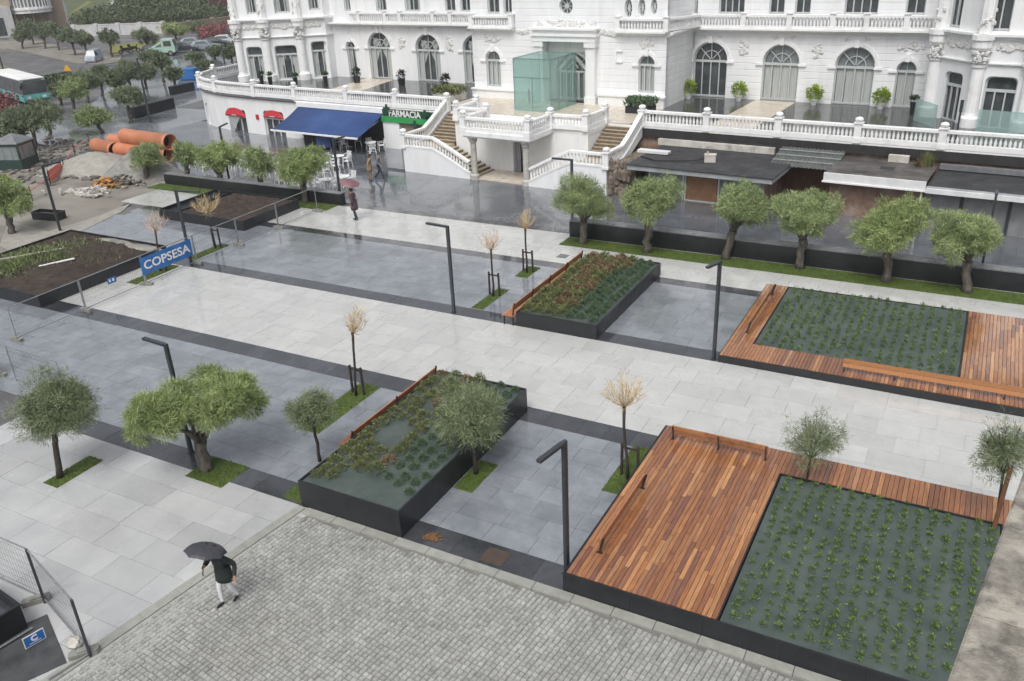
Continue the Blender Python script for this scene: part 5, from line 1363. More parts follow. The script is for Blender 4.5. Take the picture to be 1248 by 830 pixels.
wr = [(1, (1.712, 1.456, 3.047, 5.811) + ('round',), 'dark'), (2, (1.258, 1.605, 2.987, 5.864) + ('round',), 'dark'),
      (1, (0.967, 1.013, 8.132, 10.634) + ('rect',), 'dark'), (2, (0.618, 1.074, 8.166, 10.739) + ('rect',), 'dark')]
tower(trp, wr, 7.75, [1, 2, 3], 80)
# blue-green glass screens by the right tower
for p in (((23.5, 11.7), (24.9, 9.9)), ((27.0, 9.3), (31, 8.9))):
    L, a = frame_of(*p); q = MB(); q.box(0, L, 0, .03, F0, F0+1.25); q.obj('glass_screen', M_tealp, pal, (p[0][0], p[0][1], 0), a)

# roof closing the top so that no light leaks in
q = MB(); q.prism([(-33.9,12.4),(-31.9,10.6),(-29.5,11.6),(-26.9,13.2),(-25.1,14.5),(-25.1,15.3),(-6.9,15.3),(-6.9,10.6),(8.35,10.6),(8.35,15.3),(24,15.3),(24,13.4),(26.5,10.95),(29.1,10.6),(32.2,11.6),(33,26),(-34,26)], 12.5, 12.9); q.obj('roof', M_roofd, pal)
wall('back_wall', (33, 26), (-34, 26), 0, 12.5, M_wall)
wall('side_wall', (-34, 26), (-33.9, 12.4), 0, 12.5, M_wall); wall('side_wall', (32.2, 11.6), (33, 26), 0, 12.5, M_wall)

# terrace: floor, retaining walls and balustrades
front = [(-36.4, 14.5), (-36.1, 10.7), (-35.2, 8.6), (-33.5, 6.9), (-31.9, 6.1), (-29.9, 5.55), (-28.6, 5.3), (-24.65, 5.0), (-20.0, 4.9), (-5.4, 4.85)]
q = MB(); q.prism(front + [(-5.4, 5.0), (-3.0, 5.0), (-3.0, 2.45), (6.9, 2.45), (6.9, 5.0), (8.95, 5.0), (33, 5.0), (33, 24), (-36.4, 24)], F0-.25, F0-.013); q.obj('terrace_slab', M_wall, pal)
q2 = MB(); q2.prism(front + [(-5.4, 5.0), (-3.0, 5.0), (-3.0, 5.05), (6.9, 5.05), (6.9, 5.0), (8.95, 5.0), (33, 5.0), (33, 24), (-36.4, 24)], F0-.012, F0); q2.obj('terrace_floor', M_terr, pal)
def tiles(poly, m, name='floor_strip', z=.006):
    q = MB(); q.prism(poly, F0+.001, F0+z); q.obj(name, m, pal)
tiles([(-4.6, 5.05), (8.4, 5.05), (8.4, 10.55), (-6.6, 10.55), (-6.6, 7.2)], M_beige)
tiles([(13.0, 5.1), (15.7, 5.1), (15.7, 15.25), (13.0, 15.25)], M_beige)
tiles([(-19.9, 5.1), (-16.4, 5.1), (-18.6, 15.25), (-21.6, 15.25)], M_beige)
for i in range(len(front)-1):
    hs = []
    L = frame_of(front[i], front[i+1])[0]
    if i == 6: hs = [(0.986, 2.671, -0.468, 1.876) + ('round',)]
    if i == 7: hs = [(1.823, 2.316, -0.315, 2.009) + ('round',)]
    if i == 3: hs = [(L/2, .9, .05, 1.9, 'arch')]
    z_top = F0-.02
    wall('terrace_wall', front[i], front[i+1], -.6, z_top, M_wall, hs, .5)
    for h in hs:
        wo = window(front[i], front[i+1], h, 'dark', 3, name='shop_window', mould=False, frame=M_wht)
        if i in (6, 7):
            s, w_, z0, zt, _ = h; vs = []; n = 8; r = w_/2*1.02; fs = []; zc = zt-w_*.22
            for k in range(n+1):
                t = PI*k/n
                vs += [(s+r*math.cos(t), -.01, zc+r*.50*math.sin(t)), (s+r*1.0*math.cos(t), -.16*(.3+.7*math.sin(t)), zc-.02+r*.10*math.sin(t))]
            fs = [(2*k, 2*k+1, 2*k+3, 2*k+2) for k in range(n)] + [tuple(2*k+1 for k in range(n+1))]
            q = MB(); q.add(vs, fs); q.obj('door_canopy', M_red, wo)
            q = MB(); 
            for k in range(6): q.box(s-.3+k*.1, s-.24+k*.1, -.165, -.15, zc+.06, zc+.13)
            q.obj('canopy_mark', M_wht, wo)
    o = cornice(front[i], front[i+1], F0-.26, .2, .2, 'terrace_moulding', .02, .02)
    if i < 8: o.data.materials[0] = M_cap
q = MB(); q.box(-.16, .2, -.02, 0, 1.22, 1.62); q.obj('red_plate', M_red, pal, (-24.75, 4.98, 0), BR*0)
balustrade([(*p, F0) for p in front], .92, [(*front[k], F0) for k in (1, 3, 5, 7, 8)] + [(-14.6, 4.87, F0), (-9.9, 4.86, F0)], name='terrace_balustrade')
wall('terrace_wall', (8.95, 5.0), (33, 5.0), 0, F0-.02, M_brown, (), .5)
balustrade([(9.0, 4.95, F0), (33, 4.95, F0)], .92, [(u, 4.95, F0) for u in (13.35, 17.55, 21.8, 25.95, 30.2)], name='terrace_balustrade')
q = MB(); q.box(8.9, 33, 4.84, 5.0, F0-.12, F0-.014); q.obj('terrace_edge', M_rail, pal)
q = MB(); q.box(8.9, 33, 4.8, 5.0, F0-.6, F0-.121); q.obj('shadow_gap_strip', M_dkint, pal)  # near-black strip paints in the shadow gap below the terrace edge

# stair wings and balcony landing between them
st = thing('double_staircase', 'white double staircase with stone steps and balustrades rising to the palace terrace', 'staircase', BO, BR)
UC = 1.93
def mirror(u): return 2*UC - u
N1 = 9; ZL = 1.56
q0 = MB(); q0.prism([(-3.0, 2.45), (6.86, 2.45), (6.86, 5.0), (-3.0, 5.0)], 0, F0-.012)   # core block
# doorway recess in the core front
q0 = MB(); q0.box(-3.0, 1.45, 2.45, 5.0, 0, F0-.26); q0.box(2.35, 6.86, 2.45, 5.0, 0, F0-.26); q0.box(1.45, 2.35, 2.45, 5.0, 2.25, F0-.26); q0.obj('core_wall', M_wall, st)
q = MB(); q.box(1.46, 2.34, 3.9, 4.0, 0, 2.25); q.obj('door', M_dkint, st)
q = MB(); q.box(1.46, 1.82, 2.75, 2.8, 0.03, 2.2); q.obj('door_leaf', M_fasc, st)
q = MB(); q.prism([(-.45,-.25),(4.3,-.25),(4.3,2.5),(-.45,2.5)], F0-.38, F0-.26); q.prism([(-.6,-.4),(4.45,-.4),(4.45,2.5),(-.6,2.5)], F0-.26, F0-.003); q.obj('balcony_slab', M_rail, st)
tiles([(-.3, .1), (4.2, .1), (4.2, 2.44), (-.3, 2.44)], M_beige)
q = MB(); q.box(-.6, 6.0, .05, 2.45, .03, .09); q.obj('landing_pavement', M_beige, st)
for u in (.02, 3.86):
    q = MB(); q.lathe([(.3, 0), (.3, .3), (.2, .38), (.19, 2.3), (.2, 2.34), (.26, 2.42), (.24, 2.5), (.33, 2.6), (.33, F0-.38)], (u, .1, 0), 12); q.obj('pillar', M_colst, st)
for side in (0, 1):
    X = (lambda u: u) if side == 0 else mirror
    def bx(q, a, b, *r): a, b = sorted((X(a), X(b))); q.box(a, b, *r)
    for k in range(N1):                                     # lower flight, runs along u
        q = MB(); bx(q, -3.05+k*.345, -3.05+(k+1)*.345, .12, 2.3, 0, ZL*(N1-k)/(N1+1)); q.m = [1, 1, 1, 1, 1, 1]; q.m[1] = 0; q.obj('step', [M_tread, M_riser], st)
        if k == 0: pass
    q = MB(); bx(q, -5.3, -3.05, .12, 2.3, 0, ZL); q.obj('stair_landing', M_tread, st)
    for k in range(N1):                                     # upper flight, runs along v
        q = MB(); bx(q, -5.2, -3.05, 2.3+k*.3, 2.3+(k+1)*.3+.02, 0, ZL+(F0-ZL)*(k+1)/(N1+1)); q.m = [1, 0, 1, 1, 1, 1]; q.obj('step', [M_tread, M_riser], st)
    # outer front wall with sloping top, and the outer side wall
    zt = lambda u: ZL+.12 if u < -3.1 else max(.25, (ZL+.12) - (u+3.1)*.46)
    poly = [(-5.5, 0), (-.25, 0), (-.25, .38), (-3.1, ZL+.12), (-5.5, ZL+.12)]
    poly = [(X(a), b) for a, b in poly]
    q = MB(); q.prism(poly if side == 0 else poly[::-1], -.1, .1); q.xz(); q.obj('stair_wall', M_wall, st)
    pl = [(0, 0), (5.0, 0), (5.0, F0), (2.3, ZL+.12), (0, ZL+.12)]
    if side == 0:
        q = MB(); q.prism(pl, -.1, .1); q.xz(); q.obj('stair_wall', M_wall, st, (X(-5.4), 0, 0), PI/2)
    else:
        pl = [(0, ZL-.35), (2.0, ZL-.35), (5.0, F0-.55), (5.0, F0), (2.3, ZL+.12), (0, ZL+.12)]
        q = MB(); q.prism(pl, -.1, .1); q.xz(); q.obj('stair_wall', M_wall, st, (X(-5.4), 0, 0), PI/2)
    b_ = balustrade([(X(-5.45), 0, ZL+.1), (X(-3.1), 0, ZL+.1), (X(-2.2), 0, ZL-.28), (X(-.3), 0, .34)], .82, [(X(-5.45), 0, ZL+.05)], parent=st, plinth=.12)
    b_ = balustrade([(X(-5.4), .2, ZL+.1), (X(-5.4), 2.1, ZL+.1), (X(-5.4), 2.9, ZL+.45), (X(-5.4), 4.9, F0)], .84, [(X(-5.4), 4.95, F0)], parent=st, plinth=.12)
    # balustrade round the landing: front, sides, back to the terrace
    b_ = balustrade([(X(-.4), -.2, F0), (X(-.4), 2.3, F0)], .86, [(X(-.4), -.2, F0)], parent=st)
    b_ = balustrade([(X(-.4), 2.4, F0), (X(-2.8), 2.5, F0), (X(-2.9), 4.95, F0)], .86, [(X(-.45), 2.4, F0), (X(-2.85), 2.5, F0), (X(-2.9), 4.95, F0)], parent=st)
    # inner wall of the upper flight follows the core block
balustrade([(-.4, -.2, F0), (mirror(-.4), -.2, F0)], .86, [], parent=st)
q = MB(); q.prism([(9.3,.0),(10.9,.5),(10.9,4.9),(9.3,4.9)], 0, 1.75)
for _ in range(50): q.ball((R.uniform(9.4,10.7), R.uniform(-.1,.4)+.15, R.uniform(.1,1.9)), R.uniform(.12,.32), 6, 0, (1,.8,1.5), .2)
q.obj('rock_face', M_rock, None, BO, BR, label='rough brown rock face under the right wing of the staircase', cat='rock face')

# glass vestibule before the portal
gv = thing('glass_vestibule', 'teal glass box standing before the palace portal', 'glass vestibule', BO, BR)
U0, U1, V0, V1, ZT = -.9, 1.95, 6.6, 10.05, 6.5
q = MB()
for (a, b, c, d) in ((U0, U0+.03, V0, V1), (U1-.03, U1, V0, V1)): 
    pass
n = 0
def pane(x0, x1, y0, y1, z0, z1):
    q = MB(); q.box(x0, x1, y0, y1, z0, z1); q.obj('pane', M_teal, gv)
w3 = (U1-U0)/2
for k in range(2): pane(U0+k*w3+.01, U0+(k+1)*w3-.01, V0, V0+.03, F0, F0+2.2); pane(U0+k*w3+.01, U0+(k+1)*w3-.01, V0, V0+.03, F0+2.22, ZT)
d3 = (V1-V0)/3
for k in range(3):
    for x_ in (U0, U1-.03): pane(x_, x_+.03, V0+.04+k*d3, V0+(k+1)*d3-.01, F0, ZT)
pane(U0, U1, V0, V1, ZT+.005, ZT+.03)
q = MB(); q.box(U0-.01, U1+.01, V0-.02, V0+.05, F0+2.19, F0+2.23)
for x_ in (U0, U1): 
    for y_ in (V0, V1): q.box(x_-.02, x_+.02, y_-.02, y_+.02, F0, ZT)
q.obj('glass_fin', mat('teal_edge', (.13,.22,.21), (.18,.28,.265), 3, .2), gv)
q = MB()
for x_ in (U0, U1): q.box(x_-.022, x_+.022, V0, V1, ZT-.02, ZT+.04)
for y_ in (V0, V1): q.box(U0+.023, U1-.023, y_-.022, y_+.022, ZT-.02, ZT+.04)
for k in (1, 2): q.box(U1-.04, U1+.01, V0+k*d3-.02, V0+k*d3+.02, F0, ZT-.021)
q.box(U0+w3-.02, U0+w3+.02, V0-.01, V0+.04, F0, F0+2.18)
q.obj('glass_frame', MATS['teal_edge'], gv)
q = MB(); q.box(.25, .3, V0-.1, V0-.05, F0+.6, F0+1.5); q.obj('door_handle', M_steel, gv)

# potted plants on the terrace
def pot(u, v, label, kind):
    t = thing('potted_plant', label, 'potted plant', Vector(BO)+Matrix.Rotation(BR, 3, 'Z') @ Vector((u, v, F0)), 0, 'potted plants on the palace terrace')
    q = MB(); g = MB(); rr = random.Random(int(u*10))
    if kind == 'bright':
        q.lathe([(.16, 0), (.24, .3), (.26, .32)], (0,0,0), 10); q.obj('pot', M_plast, t)
        for _ in range(420):
            d = Vector((rr.gauss(0,1), rr.gauss(0,1), rr.gauss(0,1))).normalized(); p = Vector((0,0,.78))+d*.5*rr.uniform(.4, 1); x = d.cross(Vector((rr.random(), rr.random(), 1))).normalized()*.08
            g.add([p-x, p+d*.08-Vector((0,0,.05)), p+x, p+d*.16], [(0,1,2,3)], 0, rr.random())
        g.obj('foliage', mat('bright_foliage', (.22,.33,.03), (.34,.45,.05), 5, .5, tone=.3), t)
    elif kind == 'dark':
        q.lathe([(.26, 0), (.32, .5), (.34, .52)], (0,0,0), 10); q.obj('pot', M_blackp, t)
        for _ in range(240):
            d = Vector((rr.gauss(0,1), rr.gauss(0,1), rr.gauss(0,1))).normalized(); p = Vector((0,0,.85))+Vector((d.x*.4, d.y*.4, d.z*.45))*rr.uniform(.4, 1); x = d.cross(Vector((rr.random(), rr.random(), 1))).normalized()*.07
            g.add([p-x, p-Vector((0,0,.05)), p+x, p+d*.12], [(0,1,2,3)], 0, rr.random())
        g.obj('foliage', mat('dark_foliage', (.02,.03,.018), (.045,.06,.03), 5, .5, tone=.3), t)
    else:
        q.lathe([(.15, 0), (.2, .75), (.22, .78)], (0,0,0), 8); q.obj('pot', M_blackp, t)
        for _ in range(160):
            d = Vector((rr.gauss(0,1), rr.gauss(0,1), abs(rr.gauss(0,1)))).normalized(); p = Vector((0,0,.9))+d*.3*rr.uniform(.3, 1); x = d.cross(Vector((rr.random(), rr.random(), 1))).normalized()*.06
            g.add([p-x, p-Vector((0,0,.05)), p+x, p+d*.12], [(0,1,2,3)], 0, rr.random())
        g.obj('foliage', M_shrubg, t)
for u, v, lb, k in ((8.55, 14.3, 'bright yellow green potted bush left of the dark french window', 'bright'), (12.05, 14.5, 'bright yellow green potted bush between the first and second french windows', 'bright'), (17.0, 14.6, 'bright yellow green potted bush between the second and third french windows', 'bright'), (21.1, 14.6, 'bright yellow green potted bush right of the third french window', 'bright'),
    (23.2, 13.2, 'small dark potted plant beside the right tower', 'tall'), (-15.9, 13.0, 'dark potted bush between the left arched windows', 'dark'), (-11.0, 12.4, 'dark potted bush near the stair top on the left terrace', 'dark'),
    (-22.3, 10.8, 'tall black pot with a bushy plant on the left terrace', 'tall'), (-24.6, 9.6, 'tall black pot nearer the left tower', 'tall'), (-20.7, 12.9, 'dark potted bush below the narrow left arched window', 'dark'),
    (-27.2, 9.2, 'low potted plant at the foot of the left tower middle window', 'tall'), (-28.7, 9.6, 'low potted plant at the foot of the left tower', 'tall')):
    pot(u, v, lb, k)
def hedgebox(u0, u1, v0, v1, label, m):
    c = Vector(BO)+Matrix.Rotation(BR, 3, 'Z') @ Vector(((u0+u1)/2, (v0+v1)/2, F0)); t = thing('planter_hedge', label, 'planter', c, BR)
    q = MB(); q.box(-(u1-u0)/2, (u1-u0)/2, -(v1-v0)/2, (v1-v0)/2, 0, .45); q.obj('box', M_tarp if m is M_shrubo else M_blackp, t)
    g = MB(); rr = random.Random(int(u0*3))
    for _ in range(700):
        p = Vector((rr.uniform(-.5,.5)*(u1-u0)*1.1, rr.uniform(-.5,.5)*(v1-v0)*1.2, .4+rr.random()**.6*.5)); a = rr.uniform(0, 6.3); x = Vector((math.cos(a), math.sin(a), 0))*.07
        g.add([p-x, p+x, p+Vector((rr.gauss(0,.1), rr.gauss(0,.1), .2))], [(0,1,2)], 0, rr.random())
    g.obj('foliage', m, t)
hedgebox(-8.9, -6.9, 8.0, 9.4, 'stone trough of brownish shrubs beside the left stair top', M_shrubo)
hedgebox(6.6, 8.3, 8.2, 9.3, 'dark trough of shrubs beside the right stair top', M_shrubg)

# ---------------------------------------------------------------- cafe front under the left terrace
def bobj(q, name, m, label, cat, group=None, **kw): return q.obj(name, m, None, BO, BR, label=label, cat=cat, group=group, **kw)
q = MB(); q.box(-19.8, -5.55, -.12, 4.85, 0.0, .15); o = q.obj('cafe_step', M_street, None, BO, BR, kind='structure')
aw = thing('awning', 'large dark blue awning sloping out over the cafe', 'awning', BO, BR)
q = MB(); n = 12; vs = []; 
for i in range(n+1):
    f = i/n; v_ = 4.72 - 3.1*f; z_ = 2.62 - 1.18*f - .10*math.sin(PI*f)
    vs += [(-19.6, v_, z_), (-11.05, v_, z_), (-19.6, v_, z_-.02), (-11.05, v_, z_-.02)]
q.add(vs, [(4*i, 4*i+4, 4*i+5, 4*i+1) for i in range(n)] + [(4*i+2, 4*i+3, 4*i+7, 4*i+6) for i in range(n)] + [(4*i, 4*i+2, 4*i+6, 4*i+4) for i in range(n)] + [(4*i+1, 4*i+5, 4*i+7, 4*i+3) for i in range(n)]); q.obj('canopy', M_awn, aw, smooth=True)
q = MB(); q.box(-19.65, -11.0, 1.55, 1.66, 1.35, 1.46); q.obj('front_bar', M_wht, aw)
q = MB()
for u in (-19.4, -15.3, -11.3): q.beam((u, 4.75, 2.2), (u, 1.65, 1.38), .05, .05)
q.obj('arm', M_steel, aw)
q = MB(); q.box(-19.7, -10.95, 4.6, 4.86, 2.62, 2.98); q.obj('cassette', M_rail, aw)
q = MB(); q.box(-19.6, -11.1, 4.78, 4.84, .15, 2.6); q.obj('shopfront', M_dkint, None, BO, BR, label='dark open cafe front under the blue awning', cat='shopfront')
q = MB(); q.box(-11.05, -9.55, 4.55, 4.84, .15, 2.5); bobj(q, 'white_panel_wall', M_wallg if False else M_wall, 'plain white wall panel between the awning and the pharmacy', 'wall')
q = MB(); q.box(-9.5, -5.6, 4.75, 4.84, .15, 2.15)
for k in range(9): q.box(-9.45, -5.65, 4.72, 4.76, .3+k*.21, .32+k*.21)
bobj(q, 'shop_shutter', M_tanw, 'brownish shutter below the green pharmacy sign', 'shutter')
sg = thing('pharmacy_sign', 'green pharmacy sign reading FARMACIA with dark crosses', 'sign', BO, BR)
q = MB(); q.box(-11.0, -6.2, 4.55, 4.7, 2.45, 2.98); q.obj('board', M_signd, sg)
q = MB(); q.box(-11.1, -6.0, 4.45, 4.6, 2.08, 2.47); q.obj('green_band', M_green, sg)
lettering('FARMACIA', sg, (-8.95, 4.53, 2.70), .62, M_wht, sx=.98, bold=.015)
for u, z in ((-10.45, 3.05), (-7.0, 2.85), (-8.0, 2.05)):
    q = MB(); q.box(u-.09, u+.09, 4.38, 4.44, z-.3, z+.3); q.box(u-.28, u+.28, 4.385, 4.435, z-.09, z+.09); q.obj('cross', M_signd, sg)

def chair_proto():
    t = thing('cafe_chair', 'x', 'chair')
    q = MB(); q.box(-.21, .21, -.2, .2, .41, .435); q.obj('seat', M_plast, t)
    q = MB(); 
    for k in range(5): q.beam((-.16+k*.08, .2, .44), (-.17+k*.085, .29, .82), .045, .015, 0, 0, (0,1,0))
    q.beam((-.22, .29, .82), (.22, .29, .82), .05, .02); q.obj('backrest', M_plast, t)
    q = MB(); q.beam((0, -.18, .64), (0, .25, .66), .05, .02); me = q.mesh('armrest', M_plast)
    for s in (-1, 1): link('armrest', me, t, (s*.23, 0, 0))
    for sx_, sy_ in ((-1,-1),(1,-1),(-1,1),(1,1)):
        q = MB(); q.beam((sx_*.19, sy_*.18, .65 if sy_ < 0 else .43), (sx_*.24, sy_*.24, 0), .04, .04); q.obj('leg', M_plast, t)
    return t
def table_proto():
    t = thing('cafe_table', 'x', 'table')
    q = MB(); q.lathe([(.4, .70), (.42, .715), (.42, .73), (.4, .735)], (0,0,0), 16); q.obj('table_top', M_plast, t)
    q = MB(); q.tube([(0,0,.05), (0,0,.7)], .04, 8); q.obj('column', M_plast, t)
    for k in range(4):
        a = k*PI/2+.4; q = MB(); q.beam((0,0,.1), (math.cos(a)*.33, math.sin(a)*.33, .02), .05, .04); q.obj('leg', M_plast, t)
    return t
CH = chair_proto(); TB = table_proto(); used = {'c': 0, 't': 0}
def setrow(x_, y_, z_, chairs, lab):
    if used['t'] == 0: TB.location = (x_, y_, z_); TB['label'] = f'white plastic table {lab}'; TB['group'] = 'white cafe tables'; o = TB
    else: o = dup(TB, (x_, y_, z_), 0, f'white plastic table {lab}', 'white cafe tables')
    used['t'] += 1
    for (r, a) in chairs:
        cx_, cy_ = x_+math.cos(a)*r, y_+math.sin(a)*r; rz_ = a - PI/2
        lb = f'white plastic chair at the table {lab}'
        if used['c'] == 0: CH.location = (cx_, cy_, z_); CH.rotation_euler.z = rz_; CH['label'] = lb; CH['group'] = f'white chairs at the table {lab}'
        else: dup(CH, (cx_, cy_, z_), rz_, lb, f'white chairs at the table {lab}')
        used['c'] += 1
TBL = [((-38.705, 45.953), 'left of the walking couple'), ((-34.812, 41.535), 'behind the red umbrella'), ((-38.66, 49.612), 'on the cafe step under the awning'), ((-35.433, 40.52), 'beside the dark lamp post'), ((-41.437, 42.941), 'behind the largest left tree'), ((-39.033, 41.117), 'right behind the left black wall'), ((-46.756, 44.063), 'before the red canopies'), ((-47.916, 42.447), 'behind the broad left tree'), ((-38.433, 43.944), 'just right of the largest left tree'), ((-44.957, 43.42), 'between two left trees'), ((-41.424, 50.386), 'at the left under the awning')]
rr = random.Random(31)
for (p, lab) in TBL:
    z_ = .18 if ('awning' in lab) else .03
    a0 = rr.uniform(0, 6)
    setrow(p[0], p[1], z_, [(.72+rr.uniform(0, .1), a0+k*PI/2+rr.uniform(-.25, .25)) for k in range(4 if 'awning' not in lab else 3)], lab)
q = MB(); ch0 = (-42.6, 49.316)
t = thing('menu_stand', 'blue covered menu stand at the edge of the awning', 'menu stand', (ch0[0], ch0[1], .03), .3)
q = MB(); q.box(-.55, .55, -.3, .3, .35, 1.15); q.obj('cover', mat('stand_blue', (.03,.05,.16), (.05,.08,.24), 5, .6), t); q = MB()
for sx_ in (-.45, .45): q.box(sx_-.03, sx_+.03, -.2, .2, 0, .35)
q.obj('leg', M_steel, t)

# ---------------------------------------------------------------- kiosks under the right terrace
def kiosk(name, label, parts):
    t = thing(name, label, 'kiosk', BO, BR)
    for nm, m, bxs in parts:
        for b in bxs: q = MB(); q.box(*b); q.obj(nm, m, t)
    return t
k1 = kiosk('kiosk', 'kiosk with a flat dark felt roof and orange boarded front', [
    ('front_wall', M_fasc, [(11.5,13.72,.95,1.05,0,1.9),(15.75,18.2,.95,1.05,0,1.9)]), ('side_wall', M_brown, [(18.2,18.32,.95,4.7,0,1.9),(11.4,11.5,1.0,4.7,0,1.9)]), ('back_wall', M_dkint, [(11.5,18.2,4.6,4.7,0,2.6)]),
    ('board', M_board, [(13.86,15.6,.9,.96,.12,1.8)]), ('post', M_wht, [(13.74,13.82,.86,.96,0,1.9),(15.66,15.74,.86,.96,0,1.9),(13.6,13.68,.86,.96,0,1.9),(13.82,15.66,.86,.96,.02,.1)]),
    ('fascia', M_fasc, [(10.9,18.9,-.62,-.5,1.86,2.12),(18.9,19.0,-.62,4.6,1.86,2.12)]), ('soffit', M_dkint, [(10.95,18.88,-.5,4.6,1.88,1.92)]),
    ('roof', M_roofd, [(10.85,19.05,-.68,4.6,2.121,2.16)]), ('roof_edge_strip', M_fascw, [(10.3,12.2,2.0,2.5,2.2,2.34)]), ('wall_capping', M_tarp, [(10.6,17.6,4.35,4.6,2.17,2.52)])])
q = MB(); q.box(-.3, .3, -.22, .22, 0, .38); q.box(-.32, .32, -.24, .24, .38, .42); q.lathe([(.06, .42), (.06, .55)], (-.15, .05, 0), 6)
c = Vector(BO)+Matrix.Rotation(BR, 3, 'Z') @ Vector((14.9, 1.55, 2.165)); q.obj('roof_box', M_tarp, None, c, .2, label='small grey machine box on the dark felt roof of the kiosk', cat='roof box')
q = MB(); q.tube([Vector(p) for p in ((10.9,1.2,0),(12.0,.6,0),(13.2,.9,.02),(14.3,1.35,.06),(14.7,1.5,.2))], .035, 6); q.obj('cable', M_tyre, None, (BO[0], BO[1], 2.19), BR, label='black cable lying across the dark felt kiosk roof', cat='cable')
k2 = thing('lean_to', 'low recess with a green corrugated roof and brown timber wall', 'kiosk', BO, BR)
q = MB(); q.box(18.35, 21.3, 4.2, 4.3, 0, 2.3); q.obj('timber_wall', mat('brown_timber', (.10,.05,.03), (.17,.085,.05), 4, .7, stretch=(5,5,.4)), k2)
for k in range(8):
    q = MB(); vs = []; u0 = 17.95 + k*.43
    for v_, z_ in ((2.35, 2.1), (4.6, 2.62)):
        for i in range(7): vs.append((u0+.43*i/6, v_, z_+.028*math.sin(i*PI/1.5)))
    q.add(vs, [(i, i+1, i+8, i+7) for i in range(6)]); q.obj('roof_sheet', M_corr, k2)
q = MB()
for v_ in (2.9, 3.5, 4.1): q.box(17.95, 21.4, v_-.03, v_+.03, 2.1+.52*(v_-2.35)/2.25+.05, 2.1+.52*(v_-2.35)/2.25+.09)
q.obj('batten', M_fasc, k2)
k3 = kiosk('kiosk', 'kiosk with a broad white fascia and patchy brown front', [
    ('front_wall', M_brown, [(21.5,25.9,1.5,1.6,0,1.95)]), ('side_wall', M_brown, [(21.4,21.5,1.5,4.7,0,1.95)]),
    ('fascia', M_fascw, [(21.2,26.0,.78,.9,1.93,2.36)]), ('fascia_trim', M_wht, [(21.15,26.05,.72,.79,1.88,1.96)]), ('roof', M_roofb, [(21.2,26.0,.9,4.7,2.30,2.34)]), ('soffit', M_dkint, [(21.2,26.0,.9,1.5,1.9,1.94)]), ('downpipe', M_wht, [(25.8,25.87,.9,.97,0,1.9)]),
    ('roof_block', M_tarp, [(23.6,24.6,4.25,4.55,2.345,2.7)]), ('roof_patch', M_roofd, [(22.4,23.1,1.4,1.9,2.341,2.35),(23.5,24.2,2.6,3.2,2.341,2.352)])])
k4 = kiosk('kiosk', 'long kiosk with a smooth black roof and grey roller shutters', [
    ('shutter', M_shut, [(26.0,27.55,1.35,1.43,0,1.9),(27.7,29.6,1.35,1.43,0,1.9),(29.75,31.6,1.35,1.43,0,1.9),(31.75,33,1.35,1.43,0,1.9)]),
    ('shutter_post', M_lamp, [(27.55,27.7,1.3,1.43,0,1.95),(29.6,29.75,1.3,1.43,0,1.95),(31.6,31.75,1.3,1.43,0,1.95)]),
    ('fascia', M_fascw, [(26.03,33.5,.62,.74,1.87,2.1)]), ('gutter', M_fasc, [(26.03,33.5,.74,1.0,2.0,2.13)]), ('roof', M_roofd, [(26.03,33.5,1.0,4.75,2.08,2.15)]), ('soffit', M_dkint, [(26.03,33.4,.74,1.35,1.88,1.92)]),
    ('back_strip', M_cap, [(26.1,33.4,4.2,4.5,2.2,2.45)])])
g = MB(); rr = random.Random(77)
for _ in range(260):
    a = rr.uniform(0, 6.3); r = rr.random()*.42; p = Vector((math.cos(a)*r, math.sin(a)*r, 0)); e = p*1.3+Vector((rr.gauss(0,.08), rr.gauss(0,.08), rr.uniform(.3,.75))); x = Vector((math.sin(a), -math.cos(a), 0))*.035
    g.add([p-x, p+x, e], [(0,1,2)], 0, rr.random())
c = Vector(BO)+Matrix.Rotation(BR, 3, 'Z') @ Vector((25.5, 4.2, 2.34)); t = thing('roof_weed', 'tuft of green and rusty weeds growing on the kiosk roof', 'weed', c)
g.obj('leaves', M_shrubo, t)
g2 = MB(); 
for _ in range(140):
    a = rr.uniform(0, 6.3); r = rr.random()*.4; p = Vector((math.cos(a)*r-.2, math.sin(a)*r-.15, 0)); e = p*1.2+Vector((rr.gauss(0,.08), rr.gauss(0,.08), rr.uniform(.15,.4))); x = Vector((math.sin(a), -math.cos(a), 0))*.035
    g2.add([p-x, p+x, e], [(0,1,2)], 0, rr.random())
g2.obj('rusty_leaves', M_shrubr, t)
q = MB(); q.tube([(0,0,0),(0,0,2.0)], .05, 8); q.box(-.08,.08,-.1,.06,1.4,2.0)
c = Vector(BO)+Matrix.Rotation(BR, 3, 'Z') @ Vector((26.3, 7.6, F0)); q.obj('terrace_lamp', M_lamp, None, c, 0, label='slim dark lamp post on the right end of the terrace', cat='lamp')

